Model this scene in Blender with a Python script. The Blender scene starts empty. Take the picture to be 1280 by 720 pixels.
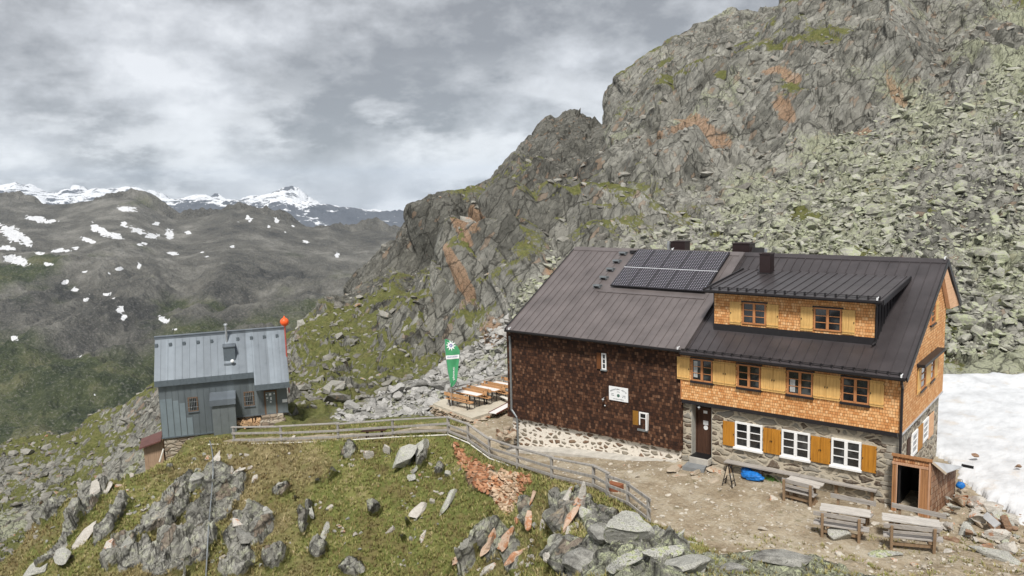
import bpy, bmesh, math, random
import numpy as np
from mathutils import Vector, Matrix
from mathutils.bvhtree import BVHTree
PI = math.pi
S = bpy.context.scene
COL = S.collection
random.seed(4)

# ------------------------------------------------------------------ camera
FPX, PITCH, ROLL, YAW = 1004.6, .130, -.029, -.676
O = np.array([6.754, -30.809, 9.451])
def cam_axes():
    sy, cy = math.sin(YAW), math.cos(YAW)
    f0 = np.array([sy, cy, 0.]); r0 = np.array([cy, -sy, 0.]); u0 = np.array([0, 0, 1.])
    f = f0*math.cos(PITCH)-u0*math.sin(PITCH); u = u0*math.cos(PITCH)+f0*math.sin(PITCH)
    r = r0*math.cos(ROLL)+u*math.sin(ROLL); u2 = u*math.cos(ROLL)-r0*math.sin(ROLL)
    return f, r, u2
FW, RT, UP = cam_axes()
cam = bpy.data.cameras.new('camera'); camo = bpy.data.objects.new('camera', cam); COL.objects.link(camo)
cam.sensor_width = 36; cam.lens = FPX/1280*36; cam.clip_start = .1; cam.clip_end = 120000
camo.matrix_world = Matrix(((RT[0], UP[0], -FW[0], O[0]), (RT[1], UP[1], -FW[1], O[1]), (RT[2], UP[2], -FW[2], O[2]), (0, 0, 0, 1)))
S.camera = camo

# ------------------------------------------------------------------ light and sky
SUN_EL, SUN_AZ = math.radians(54), math.radians(148)      # azimuth clockwise from +Y: behind the camera, to its right
W = bpy.data.worlds.new('World'); S.world = W; W.use_nodes = True
def world():
    nt = W.node_tree; N = nt.nodes; L = nt.links; N.clear()
    def n(t, **k):
        q = N.new(t)
        for a, b in k.items(): setattr(q, a, b)
        return q
    out = n('ShaderNodeOutputWorld'); bg = n('ShaderNodeBackground'); L.new(bg.outputs[0], out.inputs[0])
    bg.inputs[1].default_value = .115
    sky = n('ShaderNodeTexSky', sky_type='NISHITA', sun_disc=False, sun_elevation=SUN_EL, sun_rotation=SUN_AZ, altitude=2800)
    tc = n('ShaderNodeTexCoord'); sep = n('ShaderNodeSeparateXYZ'); L.new(tc.outputs['Generated'], sep.inputs[0])
    zc = n('ShaderNodeMath', operation='MAXIMUM'); L.new(sep.outputs[2], zc.inputs[0]); zc.inputs[1].default_value = 0.
    za = n('ShaderNodeMath', operation='ADD'); L.new(zc.outputs[0], za.inputs[0]); za.inputs[1].default_value = .30
    dx = n('ShaderNodeMath', operation='DIVIDE'); L.new(sep.outputs[0], dx.inputs[0]); L.new(za.outputs[0], dx.inputs[1])
    dy = n('ShaderNodeMath', operation='DIVIDE'); L.new(sep.outputs[1], dy.inputs[0]); L.new(za.outputs[0], dy.inputs[1])
    cb = n('ShaderNodeCombineXYZ'); L.new(dx.outputs[0], cb.inputs[0]); L.new(dy.outputs[0], cb.inputs[1])
    zz = n('ShaderNodeMath', operation='MULTIPLY'); L.new(sep.outputs[2], zz.inputs[0]); zz.inputs[1].default_value = 3.; L.new(zz.outputs[0], cb.inputs[2])
    sc3 = n('ShaderNodeVectorMath', operation='MULTIPLY'); L.new(tc.outputs['Generated'], sc3.inputs[0]); sc3.inputs[1].default_value = (1, 1, 1.75)
    def noise(src, scale, det, rough, dist, off):
        mp = n('ShaderNodeMapping'); mp.inputs['Location'].default_value = off; L.new(src, mp.inputs[0])
        q = n('ShaderNodeTexNoise'); q.inputs['Scale'].default_value = scale; q.inputs['Detail'].default_value = det
        q.inputs['Roughness'].default_value = rough; q.inputs['Distortion'].default_value = dist; L.new(mp.outputs[0], q.inputs[0]); return q
    big = noise(sc3.outputs[0], 2.3, 3, .5, .0, (3.1, 1.7, .3)); mid = noise(sc3.outputs[0], 6.0, 10, .60, .0, (4.2, 7.7, 2)); pln = noise(cb.outputs[0], 1.6, 5, .5, .2, (2.2, .7, 2))
    a1 = n('ShaderNodeMath', operation='MULTIPLY_ADD'); L.new(big.outputs[0], a1.inputs[0]); a1.inputs[1].default_value = .42; a1.inputs[2].default_value = -.07
    a0 = n('ShaderNodeMath', operation='MULTIPLY_ADD'); L.new(pln.outputs[0], a0.inputs[0]); a0.inputs[1].default_value = .22; L.new(a1.outputs[0], a0.inputs[2])
    a2 = n('ShaderNodeMath', operation='MULTIPLY_ADD'); L.new(mid.outputs[0], a2.inputs[0]); a2.inputs[1].default_value = .62; L.new(a0.outputs[0], a2.inputs[2])
    r = n('ShaderNodeValToRGB'); L.new(a2.outputs[0], r.inputs[0])
    E = r.color_ramp.elements; E[0].position = .47; E[0].color = (2.05, 2.1, 2.17, 1); E[1].position = .66; E[1].color = (5.9, 6.0, 6.15, 1)
    e = E.new(.53); e.color = (3.1, 3.16, 3.25, 1); e = E.new(.59); e.color = (4.3, 4.4, 4.55, 1)
    # brighter, whiter cloud low over the horizon with puffs
    lo = n('ShaderNodeMapRange'); L.new(sep.outputs[2], lo.inputs[0]); lo.inputs[1].default_value = .16; lo.inputs[2].default_value = -.02; lo.inputs[3].default_value = 0; lo.inputs[4].default_value = 1
    pf = n('ShaderNodeTexNoise'); pf.inputs['Scale'].default_value = 9; pf.inputs['Detail'].default_value = 9; pf.inputs['Roughness'].default_value = .6
    mp = n('ShaderNodeMapping'); mp.inputs['Scale'].default_value = (1, 1, 2.6); L.new(tc.outputs['Generated'], mp.inputs[0]); L.new(mp.outputs[0], pf.inputs[0])
    pr = n('ShaderNodeMapRange'); L.new(pf.outputs[0], pr.inputs[0]); pr.inputs[1].default_value = .42; pr.inputs[2].default_value = .62; pr.interpolation_type = 'SMOOTHSTEP'
    pm = n('ShaderNodeMath', operation='MULTIPLY'); L.new(pr.outputs[0], pm.inputs[0]); L.new(lo.outputs[0], pm.inputs[1])
    mx = n('ShaderNodeMix', data_type='RGBA'); L.new(pm.outputs[0], mx.inputs[0]); L.new(r.outputs[0], mx.inputs[6]); mx.inputs[7].default_value = (7.4, 7.5, 7.6, 1)
    # thin gaps where the blue sky shows
    mx2 = n('ShaderNodeMix', data_type='RGBA'); mx2.inputs[0].default_value = .93; L.new(sky.outputs[0], mx2.inputs[6]); L.new(mx.outputs[2], mx2.inputs[7])
    L.new(mx2.outputs[2], bg.inputs[0])
world()
sun = bpy.data.lights.new('sun', 'SUN'); suno = bpy.data.objects.new('sun', sun); COL.objects.link(suno)
sun.energy = 3.3; sun.angle = math.radians(10); sun.color = (1, .96, .9)
sd = Vector((math.sin(SUN_AZ)*math.cos(SUN_EL), math.cos(SUN_AZ)*math.cos(SUN_EL), math.sin(SUN_EL)))
suno.rotation_euler = sd.to_track_quat('Z', 'Y').to_euler()
S.view_settings.view_transform = 'Standard'; S.view_settings.look = 'None'
S.view_settings.exposure = .42; S.view_settings.gamma = 1
S.render.engine = 'CYCLES'

# ------------------------------------------------------------------ helpers: rays through the calibrated camera give real-world points
def ray(x, y): return FW+RT*(x-640)/FPX-UP*(y-360)/FPX
def at(x, y, d): return O+ray(x, y)*d
def atz(x, y, z): d = ray(x, y); return O+d*(z-O[2])/d[2]
def aty(x, y, Y): d = ray(x, y); return O+d*(Y-O[1])/d[1]
def atx(x, y, X): d = ray(x, y); return O+d*(X-O[0])/d[0]

def tag(o, label=None, cat=None, group=None, kind=None):
    if label: o['label'] = label
    if cat: o['category'] = cat
    if group: o['group'] = group
    if kind: o['kind'] = kind
    return o
def empty(name, loc, rz=0, **k):
    o = bpy.data.objects.new(name, None); COL.objects.link(o); o.location = loc; o.rotation_euler = (0, 0, rz)
    o.empty_display_size = .2
    return tag(o, **k)
def linkmesh(name, me, mats=(), parent=None):
    o = bpy.data.objects.new(name, me); COL.objects.link(o)
    for m in (mats if isinstance(mats, (list, tuple)) else [mats]): me.materials.append(m)
    if parent is not None: o.parent = parent
    return o
def rootof(o):
    while o.parent: o = o.parent
    return o
class MB:
    """collects shapes, builds one mesh object"""
    def __init__(s): s.v = []; s.f = []; s.mi = []; s.m = 0
    def add(s, vs, fs):
        b = len(s.v); s.v += [tuple(map(float, p)) for p in vs]; s.f += [tuple(b+i for i in f) for f in fs]; s.mi += [s.m]*len(fs); return s
    def box(s, x0, x1, y0, y1, z0, z1):
        return s.add([(x0, y0, z0), (x1, y0, z0), (x1, y1, z0), (x0, y1, z0), (x0, y0, z1), (x1, y0, z1), (x1, y1, z1), (x0, y1, z1)],
                     [(0, 3, 2, 1), (4, 5, 6, 7), (0, 1, 5, 4), (1, 2, 6, 5), (2, 3, 7, 6), (3, 0, 4, 7)])
    def beam(s, p, q, w, h, up=(0, 0, 1)):
        p = Vector(p); q = Vector(q); d = (q-p).normalized(); up = Vector(up)
        if abs(d.dot(up)) > .99: up = Vector((0, 1, 0))
        r = d.cross(up).normalized(); u = r.cross(d).normalized()
        vs = []
        for c in (p, q):
            for a, b in ((-1, -1), (1, -1), (1, 1), (-1, 1)): vs.append(c+r*(a*w/2)+u*(b*h/2))
        return s.add(vs, [(0, 1, 2, 3), (7, 6, 5, 4), (0, 4, 5, 1), (1, 5, 6, 2), (2, 6, 7, 3), (3, 7, 4, 0)])
    def cyl(s, p, q, r, r2=None, n=10):
        p = Vector(p); q = Vector(q); d = (q-p).normalized(); a = d.orthogonal().normalized(); b = d.cross(a); r2 = r if r2 is None else r2
        vs = [p+(a*math.cos(t)+b*math.sin(t))*r for t in np.linspace(0, 2*PI, n, endpoint=False)]+[q+(a*math.cos(t)+b*math.sin(t))*r2 for t in np.linspace(0, 2*PI, n, endpoint=False)]
        return s.add(vs, [(i, (i+1) % n, n+(i+1) % n, n+i) for i in range(n)]+[tuple(range(n))[::-1], tuple(range(n, 2*n))])
    def tube(s, pts, r, n=8):
        for a, b in zip(pts[:-1], pts[1:]): s.cyl(a, b, r, n=n)
        return s
    def prism(s, poly, vec):
        n = len(poly); poly = [Vector(p) for p in poly]; vec = Vector(vec)
        return s.add(poly+[p+vec for p in poly], [tuple(range(n))[::-1], tuple(range(n, 2*n))]+[(i, (i+1) % n, n+(i+1) % n, n+i) for i in range(n)])
    def quad(s, *p): return s.add(p, [tuple(range(len(p)))])
    def lathe(s, c, prof, n=16):
        vs = []; fs = []
        for r, z in prof: vs += [(c[0]+r*math.cos(t), c[1]+r*math.sin(t), c[2]+z) for t in np.linspace(0, 2*PI, n, endpoint=False)]
        for k in range(len(prof)-1):
            fs += [(k*n+i, k*n+(i+1) % n, (k+1)*n+(i+1) % n, (k+1)*n+i) for i in range(n)]
        fs += [tuple(range(n))[::-1], tuple(range((len(prof)-1)*n, len(prof)*n))]
        return s.add(vs, fs)
    def build(s, name, mats, parent=None, bevel=0, smooth=False, local=False, origin=None):
        me = bpy.data.meshes.new(name)
        vs = s.v
        if parent is not None and not local:
            r = rootof(parent); M = Matrix.LocRotScale(r.location, r.rotation_euler, r.scale).inverted()
            vs = [tuple(M @ Vector(p)) for p in vs]
        if origin is not None: vs = [tuple(Vector(p)-Vector(origin)) for p in vs]
        me.from_pydata(vs, [], s.f); me.polygons.foreach_set('material_index', s.mi)
        bm = bmesh.new(); bm.from_mesh(me)
        bmesh.ops.recalc_face_normals(bm, faces=bm.faces)
        bm.to_mesh(me); bm.free()
        if smooth: me.polygons.foreach_set('use_smooth', [True]*len(me.polygons))
        me.update()
        o = linkmesh(name, me, mats, parent)
        if origin is not None: o.location = origin
        if bevel:
            md = o.modifiers.new('bevel', 'BEVEL'); md.width = bevel; md.segments = 2; md.limit_method = 'ANGLE'
        return o
def child(o, p):
    o.parent = p; return o
def copy_tree(o, parent=None):
    c = o.copy(); COL.objects.link(c); c.parent = parent
    for ch in list(o.children): copy_tree(ch, c)
    return c

# ------------------------------------------------------------------ material toolkit
class NT:
    def __init__(s, name, rough=.8, metal=0, spec=.3):
        s.m = bpy.data.materials.new(name); s.m.use_nodes = True; s.t = s.m.node_tree; s.N = s.t.nodes; s.L = s.t.links
        s.b = s.N['Principled BSDF']; s.b.inputs['Roughness'].default_value = rough; s.b.inputs['Metallic'].default_value = metal
        s.b.inputs['Specular IOR Level'].default_value = spec
    def n(s, t, **k):
        q = s.N.new(t)
        for a, b in k.items(): setattr(q, a, b)
        return q
    def put(s, sock, v):
        if hasattr(v, 'links'): s.L.new(v, sock)
        elif v is not None: sock.default_value = v
    def pos(s): return s.n('ShaderNodeNewGeometry').outputs['Position']
    def obj(s): return s.n('ShaderNodeTexCoord').outputs['Object']
    def math(s, op, a, b=0., c=0., clamp=False):
        q = s.n('ShaderNodeMath', operation=op, use_clamp=clamp); s.put(q.inputs[0], a); s.put(q.inputs[1], b); s.put(q.inputs[2], c); return q.outputs[0]
    def mapv(s, v, scale=(1, 1, 1), loc=(0, 0, 0), rot=(0, 0, 0)):
        q = s.n('ShaderNodeMapping'); s.L.new(v, q.inputs[0]); q.inputs['Scale'].default_value = scale; q.inputs['Location'].default_value = loc; q.inputs['Rotation'].default_value = rot; return q.outputs[0]
    def noise(s, v, scale, det=4, rough=.55, dist=0.):
        q = s.n('ShaderNodeTexNoise'); s.L.new(v, q.inputs[0]); q.inputs['Scale'].default_value = scale; q.inputs['Detail'].default_value = det; q.inputs['Roughness'].default_value = rough; q.inputs['Distortion'].default_value = dist; return q.outputs[0]
    def noisec(s, v, scale, det=3):
        q = s.n('ShaderNodeTexNoise'); s.L.new(v, q.inputs[0]); q.inputs['Scale'].default_value = scale; q.inputs['Detail'].default_value = det; return q.outputs[1]
    def vor(s, v, scale, feature='F1', rnd=1.):
        q = s.n('ShaderNodeTexVoronoi', feature=feature); s.L.new(v, q.inputs['Vector']); q.inputs['Scale'].default_value = scale; q.inputs['Randomness'].default_value = rnd; return q
    def ramp(s, f, stops, interp='LINEAR'):
        q = s.n('ShaderNodeValToRGB'); s.L.new(f, q.inputs[0]); q.color_ramp.interpolation = interp
        E = q.color_ramp.elements
        while len(E) < len(stops): E.new(.5)
        for e, (p, c) in zip(E, stops):
            e.position = p; e.color = (*c, 1) if len(c) == 3 else c
        return q.outputs[0]
    def rng(s, v, a, b, c=0., d=1., smooth=True):
        q = s.n('ShaderNodeMapRange'); s.L.new(v, q.inputs[0]); q.inputs[1].default_value = a; q.inputs[2].default_value = b; q.inputs[3].default_value = c; q.inputs[4].default_value = d
        if smooth: q.interpolation_type = 'SMOOTHSTEP'
        return q.outputs[0]
    def mix(s, f, a, b, mode='MIX'):
        q = s.n('ShaderNodeMix', data_type='RGBA', blend_type=mode); s.put(q.inputs[0], f)
        for i, v in ((6, a), (7, b)):
            if isinstance(v, tuple): v = (*v, 1) if len(v) == 3 else v
            s.put(q.inputs[i], v)
        return q.outputs[2]
    def frame(s, v, axes, scales):
        c = s.n('ShaderNodeCombineXYZ')
        for i, (a, k) in enumerate(zip(axes, scales)):
            d = s.n('ShaderNodeVectorMath', operation='DOT_PRODUCT'); s.L.new(v, d.inputs[0]); d.inputs[1].default_value = tuple(float(x)*k for x in a); s.L.new(d.outputs['Value'], c.inputs[i])
        return c.outputs[0]
    def attr(s, name):
        return s.n('ShaderNodeAttribute', attribute_name=name).outputs['Fac']
    def addv(s, a, b, op='ADD'):
        q = s.n('ShaderNodeVectorMath', operation=op); s.put(q.inputs[0], a); s.put(q.inputs[1], b); return q.outputs[0]
    def col(s, c):
        if isinstance(c, tuple): c = (*c, 1)
        s.put(s.b.inputs['Base Color'], c); return s
    def rough(s, r): s.put(s.b.inputs['Roughness'], r); return s
    def bump(s, h, strength=.5, dist=.02):
        q = s.n('ShaderNodeBump'); q.inputs['Strength'].default_value = strength; q.inputs['Distance'].default_value = dist; s.L.new(h, q.inputs['Height'])
        prev = s.b.inputs['Normal'].links
        if prev: s.L.new(prev[0].from_socket, q.inputs['Normal'])
        s.L.new(q.outputs[0], s.b.inputs['Normal']); return s
def plain(name, c, rough=.7, metal=0, var=.15, scale=6, spec=.3):
    m = NT(name, rough, metal, spec); f = m.noise(m.pos(), scale, 5, .6)
    lo = tuple(x*(1-var*1.6) for x in c); hi = tuple(min(1, x*(1+var*1.6)) for x in c)
    m.col(m.ramp(f, [(.25, lo), (.75, hi)])); return m.m

def wood_mat(name, c, dark, axis='x', rough=.75, gs=1.):
    """planks with grain; grain runs along the given axis"""
    m = NT(name, rough); p = m.pos()
    sc = {'x': (1.2, 22, 22), 'y': (22, 1.2, 22), 'z': (22, 22, 1.2)}[axis]
    g = m.noise(m.mapv(p, sc), gs, 6, .62, .6); b = m.noise(p, 2.3, 4, .6); k = m.noise(m.mapv(p, tuple(x*.25 for x in sc)), gs*2, 2)
    cc = m.ramp(g, [(.28, dark), (.5, c), (.8, tuple(min(1, x*1.18) for x in c))])
    cc = m.mix(m.rng(b, .35, .75, 0, .35), cc, tuple(x*.62 for x in c))
    cc = m.mix(m.rng(k, .62, .75, 0, .5), cc, tuple(x*.6 for x in dark))
    m.col(cc).bump(g, .3, .01); return m.m
def shingle_mat(name, stops, gap, w=.11, h=.115, weather=None):
    m = NT(name, .8); p = m.pos(); sp = m.n('ShaderNodeSeparateXYZ'); m.L.new(p, sp.inputs[0])
    u = m.math('ADD', sp.outputs[0], sp.outputs[1]); z = sp.outputs[2]
    wob = m.noise(p, 1.3, 2)
    z2 = m.math('ADD', z, m.math('MULTIPLY', wob, .035))
    cb = m.n('ShaderNodeCombineXYZ'); m.L.new(u, cb.inputs[0]); m.L.new(z2, cb.inputs[1])
    br = m.n('ShaderNodeTexBrick', offset=.43, squash=.82, squash_frequency=3); m.L.new(cb.outputs[0], br.inputs['Vector'])
    for k, v in (('Color1', (0, 0, 0, 1)), ('Color2', (1, 1, 1, 1)), ('Mortar', (.5, .5, .5, 1)), ('Scale', 1.), ('Mortar Size', .006), ('Mortar Smooth', .25), ('Brick Width', w), ('Row Height', h)): br.inputs[k].default_value = v
    f = m.math('ADD', m.math('MULTIPLY', br.outputs[0], .8), m.math('MULTIPLY', m.noise(m.mapv(p, (30, 30, 3)), 1, 4), .3), clamp=True)
    c = m.ramp(f, stops)
    if weather:
        wn = m.noise(m.mapv(p, (.7, .7, .9)), 1, 5, .6); c = m.mix(m.rng(wn, .42, .62, 0, weather[1]), c, weather[0], 'MULTIPLY')
    c = m.mix(br.outputs['Fac'], c, gap)
    m.col(c)
    # every shingle course stands proud at its lower edge
    row = m.math('FRACT', m.math('DIVIDE', z2, h))
    hgt = m.math('SUBTRACT', m.math('MULTIPLY', m.math('SUBTRACT', 1., row), .6), m.math('MULTIPLY', br.outputs['Fac'], .5))
    hgt = m.math('ADD', hgt, m.math('MULTIPLY', br.outputs[0], .35))
    m.bump(hgt, .9, .018); return m.m
def masonry_mat(name, stones, mortar, su=1.7, sv=3.2, mw=.07, wobble=.28, rnd=1.):
    m = NT(name, .9); p = m.pos(); sp = m.n('ShaderNodeSeparateXYZ'); m.L.new(p, sp.inputs[0])
    u = m.math('ADD', sp.outputs[0], m.math('MULTIPLY', sp.outputs[1], .97))
    cb = m.n('ShaderNodeCombineXYZ'); m.L.new(m.math('MULTIPLY', u, su), cb.inputs[0]); m.L.new(m.math('MULTIPLY', sp.outputs[2], sv), cb.inputs[1])
    wv = m.addv(m.noisec(p, 2.2, 3), (-.5, -.5, -.5)); q = m.n('ShaderNodeVectorMath', operation='SCALE'); m.L.new(wv, q.inputs[0]); q.inputs['Scale'].default_value = wobble*2
    v = m.addv(cb.outputs[0], q.outputs[0])
    a = m.vor(v, 1., 'F1', rnd); e = m.vor(v, 1., 'DISTANCE_TO_EDGE', rnd)
    sc = m.n('ShaderNodeSeparateColor'); m.L.new(a.outputs['Color'], sc.inputs[0])
    c = m.ramp(sc.outputs[0], stones)
    c = m.mix(m.rng(m.noise(p, 9, 6, .65), .35, .7, 0, .55), c, m.ramp(m.noise(p, 26, 3), [(.3, (.09, .075, .06)), (.7, (.40, .37, .31))]))
    thr = m.math('MULTIPLY_ADD', m.noise(p, 5, 3), mw*1.4, mw*.3)
    d = m.math('SUBTRACT', e.outputs['Distance'], thr)
    mask = m.rng(d, -.018, .018, 1, 0)
    mc = m.ramp(m.noise(p, 14, 4), [(.3, tuple(x*.8 for x in mortar)), (.7, mortar)])
    m.col(m.mix(mask, c, mc))
    m.bump(m.math('ADD', m.rng(d, -.02, .16), m.math('MULTIPLY', m.noise(p, 18, 5), .35)), .8, .05); return m.m
# ------------------------------------------------------------------ numpy noise
def hash3(ix, iy, iz, seed=0):
    h = ix.astype(np.uint32)*np.uint32(374761393)+iy.astype(np.uint32)*np.uint32(668265263)+iz.astype(np.uint32)*np.uint32(2246822507)+np.uint32(seed*144269 % 4294967296)
    h = (h ^ (h >> np.uint32(13)))*np.uint32(1274126177)
    h = (h ^ (h >> np.uint32(16)))*np.uint32(2246822519)
    return h ^ (h >> np.uint32(15))
F4 = np.float32
def perlin(P, seed=0):
    P = np.asarray(P); i = np.floor(P); f = (P-i).astype(F4); i = i.astype(np.int32); w = f*f*f*(f*(f*6-15)+10); out = 0
    for dx in (0, 1):
        for dy in (0, 1):
            for dz in (0, 1):
                h = hash3(i[:, 0]+dx, i[:, 1]+dy, i[:, 2]+dz, seed)
                gx = (h & np.uint32(1023)).astype(F4)*F4(1/511.5)-F4(1); gy = ((h >> np.uint32(10)) & np.uint32(1023)).astype(F4)*F4(1/511.5)-F4(1); gz_ = ((h >> np.uint32(20)) & np.uint32(1023)).astype(F4)*F4(1/511.5)-F4(1)
                v = gx*(f[:, 0]-F4(dx))+gy*(f[:, 1]-F4(dy))+gz_*(f[:, 2]-F4(dz))
                out = out+v*(w[:, 0] if dx else 1-w[:, 0])*(w[:, 1] if dy else 1-w[:, 1])*(w[:, 2] if dz else 1-w[:, 2])
    return out
def fbm(P, scale, octs=4, rough=.5, seed=0, ridge=False):
    out = 0; a = 1; tot = 0; P = np.asarray(P)*scale
    for k in range(octs):
        v = perlin(P, seed+k*7)*1.3
        if ridge: v = 1-2*np.abs(v)
        out = out+a*v; tot += a; a *= rough; P = P*2.03+11.7
    return out/tot
def blocks(P, scale, seed=0, tilt=.8, stretch=(1, 1, 1), soft=.20):
    """angular blocks: every cell is a tilted facet at its own height. returns height, edge distance, cell id"""
    Q = np.asarray(P)*np.array(stretch)*scale; i0 = np.floor(Q); f = (Q-i0).astype(F4); i0 = i0.astype(np.int32); n = len(Q)
    b1 = np.full(n, 9., F4); b2 = np.full(n, 9., F4); B = np.zeros(n, np.uint32); R = np.zeros((3, n), F4); k1 = F4(1/1023.)
    for dx in (-1, 0, 1):
        for dy in (-1, 0, 1):
            for dz in (-1, 0, 1):
                h = hash3(i0[:, 0]+dx, i0[:, 1]+dy, i0[:, 2]+dz, seed)
                rx = (h & np.uint32(1023)).astype(F4)*k1+F4(dx)-f[:, 0]; ry = ((h >> np.uint32(10)) & np.uint32(1023)).astype(F4)*k1+F4(dy)-f[:, 1]; rz = ((h >> np.uint32(20)) & np.uint32(1023)).astype(F4)*k1+F4(dz)-f[:, 2]
                d = rx*rx+ry*ry+rz*rz
                m = d < b1
                b2 = np.where(m, b1, np.minimum(b2, d)); b1 = np.where(m, d, b1); B[m] = h[m]; R[0][m] = rx[m]; R[1][m] = ry[m]; R[2][m] = rz[m]
    z0 = np.zeros(n, np.uint32); h2 = hash3(B, z0, z0, seed+91)
    tx = (h2 & 255)/127.5-1; ty = ((h2 >> 8) & 255)/127.5-1; tz = ((h2 >> 16) & 255)/127.5-1; r = ((h2 >> 24) & 255)/255.
    e = np.sqrt(b2)-np.sqrt(b1); w = sstep(e, 0, soft)
    return .5+(r-(tx*R[0]+ty*R[1]+tz*R[2])*tilt-.5)*w-.22*(1-sstep(e, 0, soft*.65)), e, (h2 & 65535)/65535.
def sstep(x, a, b):
    t = np.clip((x-a)/(b-a), 0, 1); return t*t*(3-2*t)

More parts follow.
